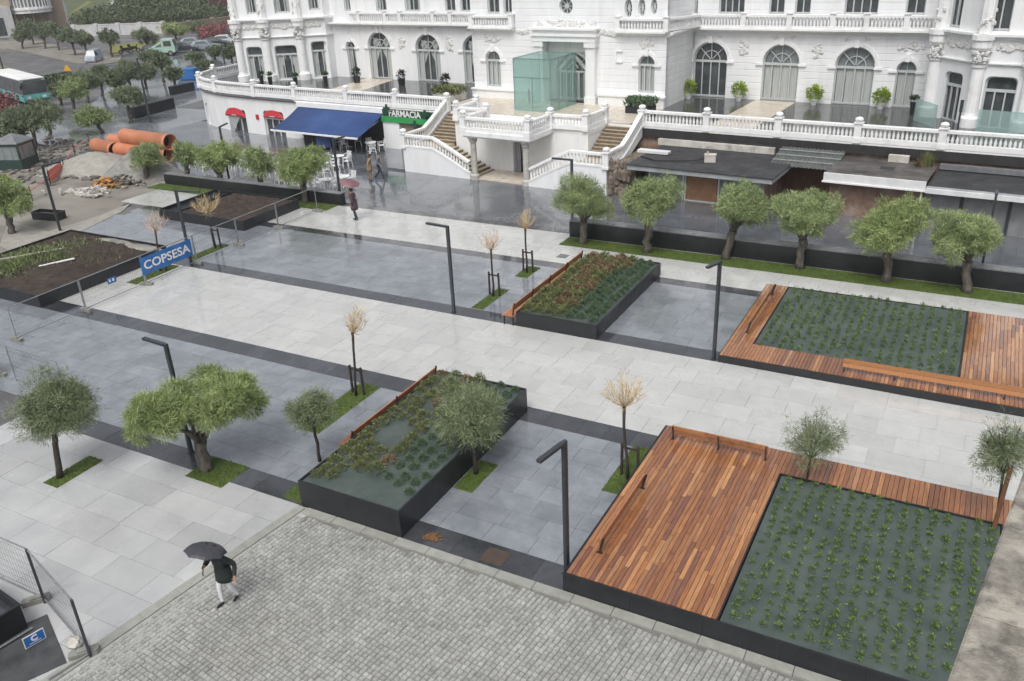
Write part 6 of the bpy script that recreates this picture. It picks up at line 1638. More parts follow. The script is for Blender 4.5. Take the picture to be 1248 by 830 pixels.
# stone parapet of the building the photo is taken from
pp = thing('stone_parapet', 'weathered grey stone parapet at the right edge, close to the camera', 'parapet')
A = (.19, 2.1); B_ = (.62, 5.2); dv = (Vector(B_)-Vector(A)).normalized(); nrm = Vector((dv.y, -dv.x))
M_par = mat('weathered_parapet', (.13,.12,.103), (.36,.335,.29), 9, .7, .9, .5, 90, detail=9, dirt=(.46,.43,.37), dscale=2.2, dlo=.5, dhi=.6)
ZP = 11.5
def edge_x(y): return .223 + (y-2.693)*(.464-.223)/(4.277-2.693)
for (y0, y1) in ((1.7, 3.09), (3.098, 4.6), (4.608, 6.4)):
    q = MB(); y0r, y1r = y0-.05, y1-.05
    q.prism([(edge_x(y0), y0), (edge_x(y0)+.75, y0r), (edge_x(y1)+.75, y1r), (edge_x(y1), y1)], ZP-.16, ZP-.008)
    q.prism([(edge_x(y0)+.008, y0+.006), (edge_x(y0)+.74, y0r+.006), (edge_x(y1)+.74, y1r-.006), (edge_x(y1)+.008, y1-.006)], ZP-.008, ZP)
    q.obj('coping_stone', M_par, pp)
q = MB(); q.prism([(edge_x(1.7)+.12, 1.7), (edge_x(1.7)+.6, 1.65), (edge_x(6.4)+.6, 6.35), (edge_x(6.4)+.12, 6.4)], 8.5, ZP-.161); q.obj('parapet_wall', M_par, pp)

# ---------------------------------------------------------------- building site at the left
def heap(name, label, cx, cy, rx, ry, h, m, seed=0, kind=None, rz=0, n=26, p=1.2, cat='heap'):
    q = MB(); rr = random.Random(seed); vs = [(0, 0, h)]; rings = 9
    for i in range(1, rings+1):
        f = i/rings
        for k in range(n):
            a = 2*PI*k/n; w = 1+.14*math.sin(3*a+seed)+.06*rr.uniform(-1, 1)
            vs.append((math.cos(a)*rx*f*w, math.sin(a)*ry*f*w, h*(1-f**p)*(1+rr.uniform(-.05, .05))+rr.uniform(-.02, .02)))
    fs = [(0, 1+k, 1+(k+1) % n) for k in range(n)] + [(1+i*n+k, 1+(i+1)*n+k, 1+(i+1)*n+(k+1) % n, 1+i*n+(k+1) % n) for i in range(rings-1) for k in range(n)]
    q.add(vs, fs); return q.obj(name, m, None, (cx, cy, .02), rz, smooth=True, label=label, cat=cat)
dz = (-48.58, 32.612)
site = [(-44.295, 23.323), (-65.514, 36.66), (-72.629, 46.314), (-67.056, 48.641), (-55.479, 46.728), (-47.533, 40.214), (-45.802, 35.908), (-45.72, 33.635), (-42.16, 29.057), (-43.184, 26.748), (-44.052, 25.429)]
q = MB(); q.prism(site, .0, .024)
q.obj('site_dirt', M_dirt, kind='structure')
q = MB(); q.prism([(-45.618, 25.533), (-49.629, 28.682), (-45.225, 28.215), (-45.044, 31.212), (-45.517, 34.08), (-44.496, 32.627), (-42.866, 27.013), (-43.154, 24.821)], .024, .05); q.obj('site_path', M_sand, kind='structure')
p = (-51.151, 39.698); heap('gravel_heap', 'grey cone of gravel left of the small tree by the black wall', p[0]+.3, p[1]-.2, 2.9, 2.5, 1.9, M_grav, 1)
p = (-55.986, 39.793); heap('sand_heap', 'broad pale sand heap below the orange pipes', p[0], p[1], 4.2, 3.2, 1.15, M_sand, 2)
p = (-51.788, 35.042); heap('earth_heap', 'low grey earth heap in the middle of the building site', p[0], p[1], 3.0, 2.0, .45, M_dirt, 3)
p = (-50.566, 36.31)
q = MB(); rr = random.Random(5)
for _ in range(70):
    a = rr.uniform(0, PI); x_, y_ = rr.gauss(0, .55), rr.gauss(0, .45); z_ = max(.05, .55-.5*math.hypot(x_, y_)+rr.uniform(-.12, .12)); L = rr.uniform(.3, .9)
    d = Vector((math.cos(a), math.sin(a), rr.uniform(-.35, .35)))*L/2; c = Vector((x_, y_, z_)); q.beam(c-d, c+d, rr.uniform(.06, .16), rr.uniform(.03, .08), 0, rr.random())
q.obj('timber_scrap_pile', M_rubw, None, (p[0], p[1], .03), label='pile of broken yellow and orange timber scraps on the building site', cat='rubble')
p2_ = (-50.292, 37.267)
q = MB()
for _ in range(130):
    x_, y_ = rr.gauss(0, .9), rr.gauss(0, .55); z_ = max(.04, .5-.35*math.hypot(x_, y_)+rr.uniform(-.15, .1)); a = rr.uniform(0, PI); L = rr.uniform(.12, .6)
    d = Vector((math.cos(a), math.sin(a), rr.uniform(-.4, .4)))*L/2; c = Vector((x_, y_, z_)); q.beam(c-d, c+d, rr.uniform(.08, .24), rr.uniform(.05, .16), 0, rr.random())
q.obj('rubble_pile', M_rubd, None, (p2_[0], p2_[1], .03), label='dark rubble heap right of the broken timber', cat='rubble')
p3 = (-50.017, 34.43)
q = MB()
for _ in range(60):
    x_, y_ = rr.gauss(0, .9), rr.gauss(0, .5); a = rr.uniform(0, PI); L = rr.uniform(.15, .5); d = Vector((math.cos(a), math.sin(a), rr.uniform(-.2, .2)))*L/2; c = Vector((x_, y_, rr.uniform(.05, .3))); q.beam(c-d, c+d, rr.uniform(.1, .3), rr.uniform(.06, .16), 0, rr.random())
q.obj('stone_rubble', M_tarp, None, (p3[0], p3[1], .03), label='pale stone rubble left of the broken timber', cat='rubble')
q = MB()
for _ in range(420):
    x_, y_ = R.uniform(-11, 7), R.uniform(-6, 5); a = R.uniform(0, PI); L = R.uniform(.2, .8); d = Vector((math.cos(a), math.sin(a), R.uniform(-.1, .1)))*L/2; c = Vector((x_, y_, R.uniform(.03, .12))); q.beam(c-d, c+d, R.uniform(.1, .5), R.uniform(.06, .16), 0, R.random())
sc = (-56.781, 37.819); q.obj('scattered_debris', M_rubd, None, (sc[0]-2, sc[1]+3, .02), label='flat debris and kerb stones scattered over the building site', cat='debris', kind='stuff')

def pipe(a, b_, r, label):
    A_, B2 = Vector(a), Vector(b_); d = B2-A_; L = d.length; t = thing('drain_pipe', label, 'pipe', A_, 0, 'large orange drain pipes')
    q = MB(); n = 18; ax = d.normalized(); x = ax.cross(Vector((0,0,1))).normalized(); y = ax.cross(x)
    vs = []; segs = [(0, r), (.02, r), (L-.35, r), (L-.34, r*1.07), (L, r*1.07), (L, r*.94), (L-1.8, r*.92), (0.01, r*.92), (0, r*.94)]
    for s, rr_ in segs:
        for k in range(n): vs.append(ax*s + (x*math.cos(2*PI*k/n)+y*math.sin(2*PI*k/n))*rr_)
    q.add(vs, [(i*n+k, i*n+(k+1) % n, (i+1)*n+(k+1) % n, (i+1)*n+k) for i in range(len(segs)-1) for k in range(n)]); q.obj('barrel', M_pipe, t, smooth=True)
    q = MB(); st_ = ax*(L-.9); vs = [st_+(x*math.cos(2*PI*k/n)+y*math.sin(2*PI*k/n))*r*.93 for k in range(n)]; q.add(vs, [tuple(range(n))]); q.obj('shade_disc', M_dkint, t)  # added dark disc stands in for the shade inside the open pipe
    return t
RP = .56
ga, gb = (-56.661, 40.787), (-51.029, 42.314)
dirp = (Vector(gb)-Vector(ga)).normalized(); per = Vector((-dirp.y, dirp.x))
def P3(v, z): return (v.x, v.y, z)
a0 = Vector((-60.568, 43.493)); a1 = Vector((-57.385, 42.745)); a2 = Vector((-57.437, 43.011)); a3 = Vector((-52.019, 43.054))
pipe(P3(a0, RP), P3(a1, RP), RP, 'short orange pipe at the left end of the front row')
pipe(P3(a2, RP), P3(a3, RP), RP*.95, 'orange pipe of the front row behind the small tree')
b0 = Vector((-60.897, 45.206)); b1 = Vector((-54.471, 44.779))
pipe(P3(b0, RP), P3(b1, RP), RP*.95, 'orange pipe of the back row at ground level')
c0_ = Vector((-56.927, 43.411)); c1_ = Vector((-51.43, 42.88))
pipe(P3(c0_, 1.52), P3(c1_, 1.52), RP, 'topmost orange pipe with its dark open end to the right')
# orange safety net on stakes, red hose lines
nt_a, nt_b = (-55.277, 35.563), (-56.965, 37.757)
t = thing('safety_net', 'bright orange red safety net strip on the building site', 'net', (nt_a[0], nt_a[1], .02), math.atan2(nt_b[1]-nt_a[1], nt_b[0]-nt_a[0]))
L = math.hypot(nt_b[1]-nt_a[1], nt_b[0]-nt_a[0]); q = MB()
for k in range(9): q.box(0, L, -.01, .01, .05+k*.09, .10+k*.09)
for k in range(int(L/.12)): q.box(k*.12, k*.12+.05, -.012, .012, .05, .85)
q.obj('net', M_orange_net, t)
q = MB()
for x_ in (0, L): q.beam((x_, 0, 0), (x_, 0, 1.0), .05, .05)
q.obj('stake', M_stake, t)
hp_ = [(-50.964, 29.572), (-52.399, 32.205), (-54.863, 35.264), (-57.23, 38.151), (-61.31, 42.036), (-63.31, 44.914)]
q = MB(); q.tube([(x_, y_, .55+.1*(i % 2)) for i, (x_, y_) in enumerate(hp_)], .03, 5); q.obj('barrier_rope', M_orange_net, None, (0,0,0), label='sagging red barrier rope across the building site', cat='rope')
q = MB()
for (x_, y_) in hp_: q.beam((x_, y_, 0), (x_, y_, .95), .05, .05)
q.obj('barrier_stakes', M_stake, None, (0,0,0), label='row of thin stakes holding the red barrier rope', cat='stakes')
for i, (pa_, pb_) in enumerate((((-61.411, 39.298), (-59.53, 38.628)), ((-59.95, 38.998), (-62.126, 41.777)))):
    fence_panel(pa_, pb_, ('wire fence panel standing in the building site by the green kiosk', 'second wire fence panel standing in the building site')[i], 1.3)
tr_ = (-48.452, 29.453)
skip('small dark metal trough lying on the site dirt at the left', (tr_[0], tr_[1], .03), .15, 1.9, .7, .42, M_rubd)

# green newspaper kiosk
kg = (-61.912, 37.845)
t = thing('street_kiosk', 'dark green street kiosk with glazed sides at the left', 'kiosk', (kg[0], kg[1], .02), .35)
mk = mat('kiosk_green', (.018,.045,.038), (.03,.06,.052), 3, .4)
q = MB()
for sx_ in (-1, 1):
    for sy_ in (-1, 1): q.box(sx_*1.1-.07, sx_*1.1+.07, sy_*1.1-.07, sy_*1.1+.07, 0, 2.1)
q.box(-1.15, 1.15, -1.15, 1.15, 0, .85); q.box(-1.15, 1.15, -1.15, 1.15, 1.95, 2.15); q.obj('frame', mk, t)
q = MB(); q.lathe([(1.75, 2.15), (1.7, 2.22), (.8, 2.6), (.1, 2.8)], (0,0,0), 4, 0, PI/4); q.obj('roof', M_cap, t)
for k in range(4):
    q = MB(); q.box(-1.02, 1.02, -1.09, -1.07, .87, 1.94)
    for x_ in (-.4, .4): q.box(x_-.03, x_+.03, -1.12, -1.06, .87, 1.94)
    o = q.obj('glazing', M_pane2, t, (0,0,0), k*PI/2)

t.scale = (.82, .82, .9)
# small black wall and planters by the curved terrace
def bwall(pa_, pb_, h, label, th=.5):
    a, b2 = Vector(pa_), Vector(pb_); d = b2-a; q = MB(); q.box(0, d.length, 0, th, 0, h); q.box(-.02, d.length+.02, -.02, th+.02, h, h+.05)
    q.obj('low_wall', M_blackp, None, (a.x, a.y, .02), math.atan2(d.y, d.x), label=label, cat='wall')
bwall((-69.399, 54.607), (-70.02, 59.865), .95, 'dark low wall left of the curved white terrace')
bwall((-76.886, 65.769), (-76.933, 68.927), .8, 'farther dark low wall below the blue container')
bl = (-84.328, 74.881)
q = MB(); q.box(-1.1, 1.1, -.7, .7, .1, 1.1); q.box(-1.15, 1.15, -.75, .75, 1.1, 1.3)
q.obj('recycling_container', M_blue, None, (bl[0], bl[1], 0), .4, label='blue container on the far pavement beside the palace corner', cat='container')
zc = (-99.205, 86.978)
z = thing('zebra_crossing', 'white zebra stripes on the far wet street', 'road marking', (zc[0], zc[1], 0), .75)
for k in range(6):
    q = MB(); q.box(-2.6, 2.6, -3+k*1.05, -2.5+k*1.05, -.019, -.014); q.obj('stripe', M_stonew, z)

# ---------------------------------------------------------------- far street: median, vehicles, buildings
def patch(name, pts, m, z0, z1): q = MB(); q.prism(pts, z0, z1); return q.obj(name, m, kind='structure')
patch('median', [(-155.088, 91.503), (-148.418, 94.567), (-131.548, 88.814), (-116.328, 83.249), (-109.6, 82.78), (-109.285, 85.275), (-115.652, 91.22), (-123.102, 91.981), (-138.15, 98.072), (-155.007, 105.421), (-165.509, 104.313)], M_dirt, -.02, .1)
patch('flower_bed', [(-120.234, 92.402), (-118.943, 95.476), (-118.55, 101.606), (-125.091, 107.424), (-129.872, 104.615), (-131.113, 101.13)], M_flow, -.02, .12)
patch('flower_bed', [(-116.173, 69.613), (-115.298, 71.896), (-114.386, 73.513), (-120.851, 76.796), (-127.908, 77.099)], M_flow, -.02, .14)
patch('far_pavement', [(-105.349, 82.736), (-104.091, 89.486), (-106.777, 105.133), (-71.757, 70.113), (-68.976, 52.785), (-63.494, 41.343), (-70.173, 45.365), (-84.044, 62.004)], M_grey, -.02, .005)
hg = MB(); rr = random.Random(15)
ha, hb_ = Vector((-99.303, 66.747)), Vector((-99.26, 69.844))
for _ in range(1500):
    p_ = ha.lerp(hb_, rr.random()); a = rr.uniform(0, 6.3); v_ = Vector((p_.x+rr.gauss(0,.5), p_.y+rr.gauss(0,.5), rr.random()*1.1)); x = Vector((math.cos(a), math.sin(a), rr.uniform(-.5,.5)))*.12
    hg.add([v_-x, v_+x, v_+Vector((rr.gauss(0,.15), rr.gauss(0,.15), .22))], [(0,1,2)], 0, rr.random())
hg.obj('hedge', M_hedge, None, (0,0,0), label='low green hedge right of the bus', cat='hedge')
ys_ = (-104.945, 73.965)
t = thing('road_sign', 'orange yellow triangular roadwork sign beyond the bus', 'road sign', (ys_[0], ys_[1], 0), .55)
q = MB(); st0 = len(q.v); q.prism([(-.5, .55), (.5, .55), (.1, 1.3), (-.1, 1.3)], 0, .05); q.xz(st0); q.obj('panel', M_yel, t)
q = MB(); q.beam((-.4, .02, 0), (-.3, .02, .6), .06, .06); q.beam((.4, .02, 0), (.3, .02, .6), .06, .06); q.obj('leg', M_lamp, t)
fl_ = (-69.382, 47.959)
for (pp_, lab, h_) in (((-66.218, 53.557), 'thin dark far lamp post beside the small dark wall', 5.6), ((-115.163, 71.923), 'dark lamp post behind the bus at the left edge', 4.5), ((-90.482, 86.894), 'dark far lamp post near the palace corner', 2.4)):
    t = thing('lamp_post', lab, 'street lamp', (pp_[0], pp_[1], 0), 0, 'far lamp posts')
    q = MB(); q.tube([(0,0,0), (0,0,h_)], [.11, .07], 8); q.obj('pole', M_lamp, t); q = MB(); q.box(0, .7, -.06, .06, h_-.05, h_+.03); q.obj('arm', M_lamp, t)

def wheel(par, x_, y_, r, w=.22):
    q = MB(); n = 16
    vs = [(x_+math.cos(2*PI*k/n)*r, y_+s*w/2, r+math.sin(2*PI*k/n)*r) for s in (-1, 1) for k in range(n)]
    q.add(vs, [tuple(range(n)), tuple(range(2*n-1, n-1, -1))] + [(k, k+n, (k+1) % n+n, (k+1) % n) for k in range(n)]); o = q.obj('wheel', M_tyre, par)
    q = MB(); vs = [(x_+math.cos(2*PI*k/n)*r*.55, y_+s*(w/2+.01), r+math.sin(2*PI*k/n)*r*.55) for s in (-1, 1) for k in range(n)]
    q.add(vs, [tuple(range(n)), tuple(range(2*n-1, n-1, -1))] + [(k, k+n, (k+1) % n+n, (k+1) % n) for k in range(n)]); q.obj('rim', M_steel, o)

def bus(loc, rz):
    """local +x is the bus front"""
    t = thing('city_bus', 'white and turquoise city bus with large dark windows at the left edge', 'bus', loc, rz)
    L, W, H = 12.0, 2.5, 2.55
    q = MB(); pr = [(-L, .28), (-.08, .28), (0, .5), (0, 1.05), (-.12, 2.3), (-.3, H-.08), (-.5, H), (-L, H)]
    st_ = len(q.v); q.prism(pr, -W/2, W/2); q.xz(st_); q.obj('body', mat('bus_dark_body', (.10,.13,.135), (.14,.17,.175), 2, .3), t)
    q = MB(); q.box(-L+.3, -.9, -W/2+.35, W/2-.35, H, H+.12); q.box(-L, -.3, -W/2-.01, W/2+.01, H-.06, H+.02); q.box(-7, -4.5, -.7, .7, H+.1, H+.26); q.obj('roof', M_wht, t)
    q = MB(); q.beam((.012, 0, 1.12), (-.105, 0, 2.28), 2.3, .03, 0, 0, (0, 1, 0)) if False else None
    q.add([(.015, -1.2, 1.06), (.015, 1.2, 1.06), (-.108, 1.19, 2.29), (-.108, -1.19, 2.29)], [(0,1,2,3)])
    q.obj('windscreen', M_pane, t)
    q = MB(); q.add([(-.125, -.9, 2.31), (-.125, .9, 2.31), (-.25, .9, 2.47), (-.25, -.9, 2.47)], [(0,1,2,3)]); q.obj('destination_board', M_dkint, t)
    for s in (-1, 1):
        y_ = s*(W/2+.006)
        for k in range(7):
            q = MB(); x1 = -.5-k*1.62; q.box(x1-1.54, x1, min(y_, y_-.01*s), max(y_, y_-.01*s), 1.04, 2.44); q.obj('side_window', M_pane, t)
        q = MB(); q.box(-L+.02, -.05, min(y_, y_-.008*s), max(y_, y_-.008*s), .3, 1.02); q.obj('side_stripe', M_bust, t)
        q = MB(); q.beam((-.05, s*(W/2-.1), 2.2), (.35, s*(W/2+.12), 2.0), .05, .05); q.box(.3, .4, s*(W/2+.12)-.1, s*(W/2+.12)+.1, 1.65, 2.02); q.obj('mirror', M_blackp, t)
        for x_ in (-2.4, -9.0): wheel(t, x_, s*(W/2-.1), .46, .28)
        q = MB(); q.add([(.018, s*.75-.2, .62), (.018, s*.75+.2, .62), (.015, s*.75+.2, .85), (.015, s*.75-.2, .85)], [(0,1,2,3)]); q.obj('headlight', M_plast, t)
    q = MB(); q.add([(.012, -1.22, .5), (.012, 1.22, .5), (.008, 1.22, 1.05), (.008, -1.22, 1.05)], [(0,1,2,3)]); q.obj('front_panel', M_bust, t)
    return t
bp = (-87.96, 57.574)
bus((bp[0]-.1, bp[1]+.2, 0), -.33)

def car(label, loc, rz, m, kind='hatch', name='parked_car', group='cars on the far street'):
    t = thing(name, label, 'car' if kind != 'van' else 'van', loc, rz, group)
    if kind == 'van':
        L, W, H = 4.4, 1.8, 2.0; pr = [(0, .25), (L-.1, .25), (L, .5), (L-.05, .95), (L-.75, 1.15), (L-1.25, H-.05), (L-1.5, H), (.1, H), (0, H-.15)]; sh = L-1.2
        gl = [(L-.78, 1.15, L-1.22, 1.88)]
    else:
        L, W, H = 4.1, 1.72, 1.45; pr = [(0, .28), (L-.08, .28), (L, .45), (L-.05, .72), (L-1.1, .90), (L-1.75, 1.38), (L-2.1, H), (.95, H), (.45, 1.36), (.05, .92), (0, .6)]
        gl = [(L-1.12, .91, L-1.72, 1.36)]
    q = MB(); n_ = len(pr); vs = []
    for s, ins in ((-1, 0), (1, 0)):
        for x_, z_ in pr: vs.append((x_, s*(W/2 - (max(0, z_-.9)*.28)), z_))
    q.add(vs, [(i, i+n_, (i+1) % n_+n_, (i+1) % n_) for i in range(n_)])
    tri = tessellate_polygon([[Vector((x_, z_, 0)) for x_, z_ in pr]])
    for a, b2, c in tri: q.f += [(a, b2, c), (a+n_, c+n_, b2+n_)]; q.m += [0, 0]; q.t += [0, 0]
    q.obj('body', m, t)
    x0, z0, x1, z1 = gl[0]
    q = MB(); w0, w1 = W/2-.12, W/2-.24; q.add([(x0+.012, -w0, z0+.04), (x0+.012, w0, z0+.04), (x1+.065, w1, z1-.03), (x1+.065, -w1, z1-.03)], [(0,1,2,3)]); q.obj('windscreen', M_pane, t)
    for s in (-1, 1):
        q = MB()
        zb, zt_ = (.95, 1.36) if kind != 'van' else (1.15, 1.8)
        a_, b2_ = ((.75, L-1.9) if kind != 'van' else (L-2.2, L-1.3))
        yy = lambda z_: s*(W/2 - max(0, z_-.9)*.28 + .006)
        q.add([(a_-.2, yy(zb), zb), (b2_+.55 if kind != 'van' else b2_+.3, yy(zb), zb), (b2_, yy(zt_), zt_), (a_+.1, yy(zt_), zt_)], [(0,1,2,3)]); q.obj('side_window', M_pane, t)
        for x_ in (.75, L-.8): wheel(t, x_, s*(W/2-.1), .31)
        q = MB(); q.ball((L-.04, s*(W/2-.3), .66), .11, 8, 0, (.5, 1.4, .8)); q.obj('headlight', M_plast, t)
    return t
cv = (-113.583, 84.55); o = car('small pale blue van driving on the far street', (cv[0]-1.0, cv[1]+1.6, 0), -1.0, mat('van_blue', (.38,.43,.50), None, 3, .3), 'van', 'small_van'); o.scale = (.8, .8, .85)
for i, (pc_, m_, lb_) in enumerate((((-108.555, 102.851), M_card, 'dark car in the far row before the red shrubs'), ((-109.303, 105.888), M_carw, 'white car at the end of the far row by the palace tower'), ((-106.791, 99.093), M_cars, 'silver car nearest the palace corner in the far row'), ((-111.414, 93.696), M_card, 'dark car left of the pale green truck'))):
    car(lb_, (pc_[0]-1.5, pc_[1]-1.0, 0), .55, m_)
cs = (-112.686, 102.336); car('silver blue car parked on the far street', (cs[0]-1.5, cs[1]-1.0, 0), .55, M_cars)
cd = (-108.374, 96.004); car('dark car beside the pale green truck', (cd[0]-1.8, cd[1]-.6, 0), .6, M_card)
ce = (-116.058, 114.188); car('dark car behind the left palace tower', (ce[0]-2.0, ce[1]-1.4, 0), .7, M_card)
tk = (-107.54, 93.351)
t = thing('small_truck', 'pale green truck with a boxy cab on the far street', 'truck', (tk[0]-2.6, tk[1]-2.2, 0), .62)
q = MB(); st_ = len(q.v); q.prism([(2.4, .5), (4.2, .5), (4.25, 1.2), (4.0, 2.3), (2.4, 2.35)], -.95, .95); q.xz(st_); q.obj('cab', M_trk, t)
q = MB(); q.box(0, 2.35, -.95, .95, .6, .75); q.box(0, 2.35, -.95, -.9, .75, 1.1); q.box(0, 2.35, .9, .95, .75, 1.1); q.obj('flatbed', M_trk, t)
q = MB(); q.add([(4.262, -.8, 1.25), (4.262, .8, 1.25), (4.03, .75, 2.2), (4.03, -.75, 2.2)], [(0,1,2,3)]); q.obj('windscreen', M_pane, t)
for s in (-1, 1):
    q = MB(); q.box(2.7, 3.8, s*.956-.005, s*.956+.005, 1.35, 2.1); q.obj('side_window', M_pane, t)
    for x_ in (.7, 3.5): wheel(t, x_, s*.85, .38)
q = MB(); q.beam((.3, 0, .9), (2.2, 0, 1.9), .25, .25); q.obj('load_arm', M_trk, t)
# two parked motorbikes by the yellow green bed
for i, pm_ in enumerate(((-116.939, 92.885), (-117.475, 94.712))):
    t = thing('motorbike', ('dark motorbike standing left on the yellow green bed edge', 'dark motorbike with a pale box right of the other one')[i], 'motorbike', (pm_[0], pm_[1], .02), .9)
    for x_ in (-.7, .7): wheel(t, x_, 0, .33, .14)
    q = MB(); q.beam((-.6, 0, .55), (.5, 0, .75), .34, .4); q.beam((.5, 0, .6), (.72, 0, 1.2), .12, .12); q.beam((.68, -.36, 1.15), (.68, .36, 1.15), .06, .06); q.box(-.7, -.3, -.2, .2, .85, 1.25); q.obj('frame', M_blackp, t)
    q = MB(); q.box(-.5, .25, -.14, .14, .8, .92); q.obj('saddle', M_tyre, t)

# far buildings
def far_wall(pa_, pb_, h, m, label, name='garden_wall', th=.5, posts=None):
    a, b2 = Vector(pa_), Vector(pb_); d = b2-a; L = d.length; t = thing(name, label, 'wall', (a.x, a.y, 0), math.atan2(d.y, d.x)); n = max(1, round(L/5)); w_ = L/n
    q = MB(); q.box(0, w_, 0, th, 0, h); q.box(-.02, w_+.02, -.06, th+.06, h, h+.14); me = q.mesh('wall_bay', m)
    q = MB(); q.box(-.35, .35, -.15, th+.15, 0, h+.3); mp_ = q.mesh('pier', m)
    for i in range(n): link('wall_bay', me, t, (i*w_, 0, 0))
    for i in range(n+1): link('pier', mp_, t, (i*w_, 0, 0))
    return t
far_wall((-154.02, 111.939), (-137.717, 118.654), 1.9, M_stonew, 'white garden wall with piers along the far street')
far_wall((-135.75, 117.481), (-134.732, 134.707), 1.6, M_tanw, 'brownish garden wall right of the white one')
def foliage_mass(name, label, pts, h, m, n=5000, s=.5, cat='hedge', seed=1):
    rr = random.Random(seed); q = MB(); poly = [Vector(p) for p in pts]
    x0, x1 = min(p.x for p in poly), max(p.x for p in poly); y0, y1 = min(p.y for p in poly), max(p.y for p in poly)
    def inside(x, y):
        c = False; j = len(poly)-1
        for i in range(len(poly)):
            a, b2 = poly[i], poly[j]
            if (a.y > y) != (b2.y > y) and x < (b2.x-a.x)*(y-a.y)/(b2.y-a.y)+a.x: c = not c
            j = i
        return c
    k = 0; tries = 0
    clumps = []
    while len(clumps) < n//22 and tries < n*40:
        tries += 1
        x, y = rr.uniform(x0, x1), rr.uniform(y0, y1)
        if inside(x, y): clumps.append((x, y, h*rr.uniform(.35, 1.0), rr.random()))
    for (x, y, z, tn) in clumps:
        for _ in range(22):
            c = Vector((x+rr.gauss(0, s*1.7), y+rr.gauss(0, s*1.7), max(.1, z+rr.gauss(0, s*1.3)))); v = Vector((rr.gauss(0,1), rr.gauss(0,1), abs(rr.gauss(0,1)))).normalized()*s; w_ = v.cross(Vector((rr.gauss(0,1), rr.gauss(0,1), rr.gauss(0,1)))).normalized()*s*.55
            q.add([c-w_, c+w_, c+v], [(0,1,2)], 0, (tn+rr.uniform(-.1,.1)) % 1)
    return q.obj(name, m, None, (0,0,0), label=label, cat=cat)
foliage_mass('hedge', 'dark clipped hedge right behind the white garden wall', [(-162.268, 118.158), (-139.237, 139.328), (-149.196, 149.543), (-159.576, 133.694), (-171.433, 125.068)], 2.4, M_hedge, 16000, .33, seed=2)
foliage_mass('shrubbery', 'dark green shrubbery on the slope behind the hedge', [(-179.859, 143.631), (-163.141, 153.309), (-192.238, 178.361), (-216.917, 174.606)], 3.2, M_hedge, 14000, .5, seed=3)
foliage_mass('shrubbery', 'round dark bushes at the foot of the grassy slope', [(-178.274, 132.931), (-177.114, 141.83), (-193.726, 155.509), (-191.914, 147.323)], 1.8, M_hedge, 5000, .45, seed=4)
foliage_mass('red_shrubs', 'reddish flowering shrubs beside the silver car', [(-112.699, 104.427), (-113.926, 110.892), (-121.633, 118.634), (-122.269, 113.604)], 1.7, M_redl, 4200, .25, 'shrubs', seed=6)
foliage_mass('red_shrubs', 'reddish shrub below the bus at the left edge', [(-84.747, 49.982), (-84.527, 52.13), (-88.418, 55.096), (-90.449, 53.646)], 1.3, M_redl, 1500, .25, 'shrubs', seed=7)
foliage_mass('distant_woods', 'dark distant trees along the top left of the view', [(-263.911, 197.238), (-227.179, 229.532), (-373.936, 380.062), (-563.754, 400.825)], 8, M_hedge, 16000, 1.1, 'woods', seed=8)
hl = [(-198.032, 143.311), (-188.675, 151.35), (-188.406, 173.31), (-198.656, 200.276), (-383.247, 383.289), (-684.766, 487.783), (-263.807, 191.121)]
q = MB(); q.prism(hl, -.02, .3); q.obj('hill_lawn', M_hill, kind='structure')
q = MB(); q.prism([(-214.292, 155.668), (-218.043, 160.212), (-254.185, 193.406), (-264.878, 200.46)], .3, .34); q.obj('slope_path', M_flow, kind='structure')

def house(label, pa_, pb_, depth, h, mw, mr, wins, name='house', roof=2.0):
    a, b2 = Vector(pa_), Vector(pb_); d = b2-a; L = d.length
    t = thing(name, label, 'building', (a.x, a.y, 0), math.atan2(d.y, d.x))
    hs = [(s*L, w_, z0, z1, 'rect') for s, w_, z0, z1 in wins]
    q = MB(); q.prism([(0, 0), (L, 0), (L, h), (0, h)], -.4, 0, 0, [arch_poly(*x) for x in hs]); q.xz(); q.obj('front_wall', mw, t)
    q = MB(); q.box(0, .4, .4, depth, 0, h); q.box(L-.4, L, .4, depth, 0, h); q.box(.4, L-.4, depth-.4, depth, 0, h); q.obj('wall', mw, t)
    for x in hs:
        q = MB(); ring(q, arch_poly(*x), arch_poly(x[0], x[1]-.2, x[2]+.1, x[3]-.1, 'rect'), .1, .25); o = q.obj('window', M_wht, t)
        q = MB(); q.prism(arch_poly(x[0], x[1]-.2, x[2]+.1, x[3]-.1, 'rect'), -.22, -.2); q.xz(); q.obj('pane', M_pane, o)
    q = MB(); q.prism([(-.5, -.5), (L+.5, -.5), (L+.5, depth+.5), (-.5, depth+.5)], h, h+.25)
    if roof: q.add([(-.5,-.5,h+.25),(L+.5,-.5,h+.25),(L+.5,depth+.5,h+.25),(-.5,depth+.5,h+.25),(L*.25,depth/2,h+roof),(L*.75,depth/2,h+roof)], [(0,1,5,4),(1,2,5),(2,3,4,5),(3,0,4)])
    q.obj('roof', mr, t)
    return t
house('red brick house at the far top centre behind the hedge', (-175.703, 163.773), (-186.12, 185.553), 12, 6.5, M_brick, M_brick, [(.25, 1.6, 1.2, 3.2), (.6, 1.6, 1.2, 3.2), (.25, 1.6, 4.2, 5.8), (.6, 1.6, 4.2, 5.8)])
house('small white gabled house among the dark trees', (-201.098, 164.432), (-200.922, 169.076), 8, 3.6, M_stonew, M_brick, [(.2, .8, .8, 2.6), (.5, .8, .8, 2.6), (.8, .8, .8, 2.6)])
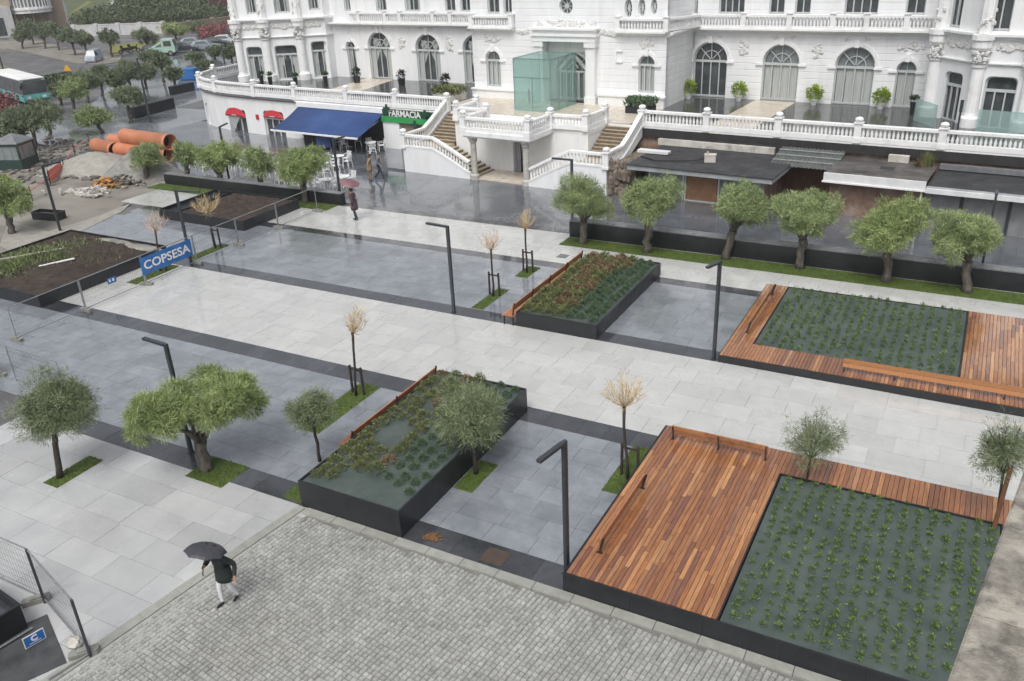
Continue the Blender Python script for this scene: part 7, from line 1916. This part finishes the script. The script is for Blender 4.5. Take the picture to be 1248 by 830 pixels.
# glazed bay building at the top left corner
ba, bb_ = Vector((-173.835, 104.741)), Vector((-165.815, 120.833))
d = bb_-ba; L = d.length; ang = math.atan2(d.y, d.x)
t = thing('bay_building', 'pale stone building with a broad white glazed bay at the top left corner', 'building', (ba.x, ba.y, 0), ang)
f_ = L/122.0
def ux(px): return (px+30)*f_
q = MB(); q.box(0, ux(20), 0, 14, 0, 5.6); q.obj('stone_base', M_stonew, t)
q = MB(); q.box(0, ux(22), .4, 14, 5.6, 16); q.obj('upper_wall', M_cream, t)
q = MB(); q.box(ux(22), ux(88), 3.2, 14, 0, 16); q.obj('wall', M_tanw, t)
q = MB(); q.box(ux(2)-1.2, ux(9), -.02, .1, .3, 3.6); q.obj('dark_opening', M_pane, t)
q = MB(); q.box(ux(7), ux(10), .3, .42, 7.0, 13); q.obj('side_window', M_pane, t)
N = 9; cx_ = (ux(20)+ux(73))/2; rx_ = (ux(73)-ux(20))/2; ry_ = 3.6
def bay_pt(i): 
    a = PI + PI*i/N; return (cx_+rx_*math.cos(a)*1.0, 3.2+ry_*math.sin(a))
bay = [bay_pt(i) for i in range(N+1)]
q = MB(); q.prism(bay, 4.0, 4.6); q.prism([(cx_+(x-cx_)*1.05, 3.2+(y-3.2)*1.05) for x, y in bay], 4.6, 4.9); q.obj('bay_floor', M_wht, t)
q = MB(); q.prism([(cx_+(x-cx_)*.98, 3.2+(y-3.2)*.98) for x, y in bay], 4.9, 16); q.obj('bay_glass', M_pane2, t)
for i in range(N):
    a, b2 = Vector(bay[i]), Vector(bay[i+1])
    for s_ in range(2):
        p0 = a.lerp(b2, s_/2)
        q = MB(); q.beam((p0.x, p0.y, 4.9), (p0.x, p0.y, 16), .22, .22); q.obj('mullion', M_wht, t)
    q = MB()
    for z_ in (5.0, 6.9, 10.6, 13.4): q.beam((a.x, a.y, z_), (b2.x, b2.y, z_), .2, .25)
    q.obj('transom', M_wht, t)
q = MB()
for k in range(5): q.box(ux(24)+k*(ux(70)-ux(24))/4.4, ux(24)+k*(ux(70)-ux(24))/4.4+.25, 1.2, 1.5, 0, 4.6)
q.obj('ground_column', M_tanw, t)

# ---------------------------------------------------------------- rain-laden air
hz = MB(); hz.box(-420, 160, -40, 480, -1.2, 27)
hm = bpy.data.materials.new('rain_haze'); hm.use_nodes = True; hn = hm.node_tree
for n_ in list(hn.nodes):
    if n_.type != 'OUTPUT_MATERIAL': hn.nodes.remove(n_)
hv = hn.nodes.new('ShaderNodeVolumePrincipled'); hv.inputs['Color'].default_value = (.93, .95, .97, 1); hv.inputs['Density'].default_value = .0005; hv.inputs['Anisotropy'].default_value = .2
hn.links.new(hv.outputs[0], [n_ for n_ in hn.nodes if n_.type == 'OUTPUT_MATERIAL'][0].inputs['Volume'])
hz.obj('haze', hm, kind='stuff')
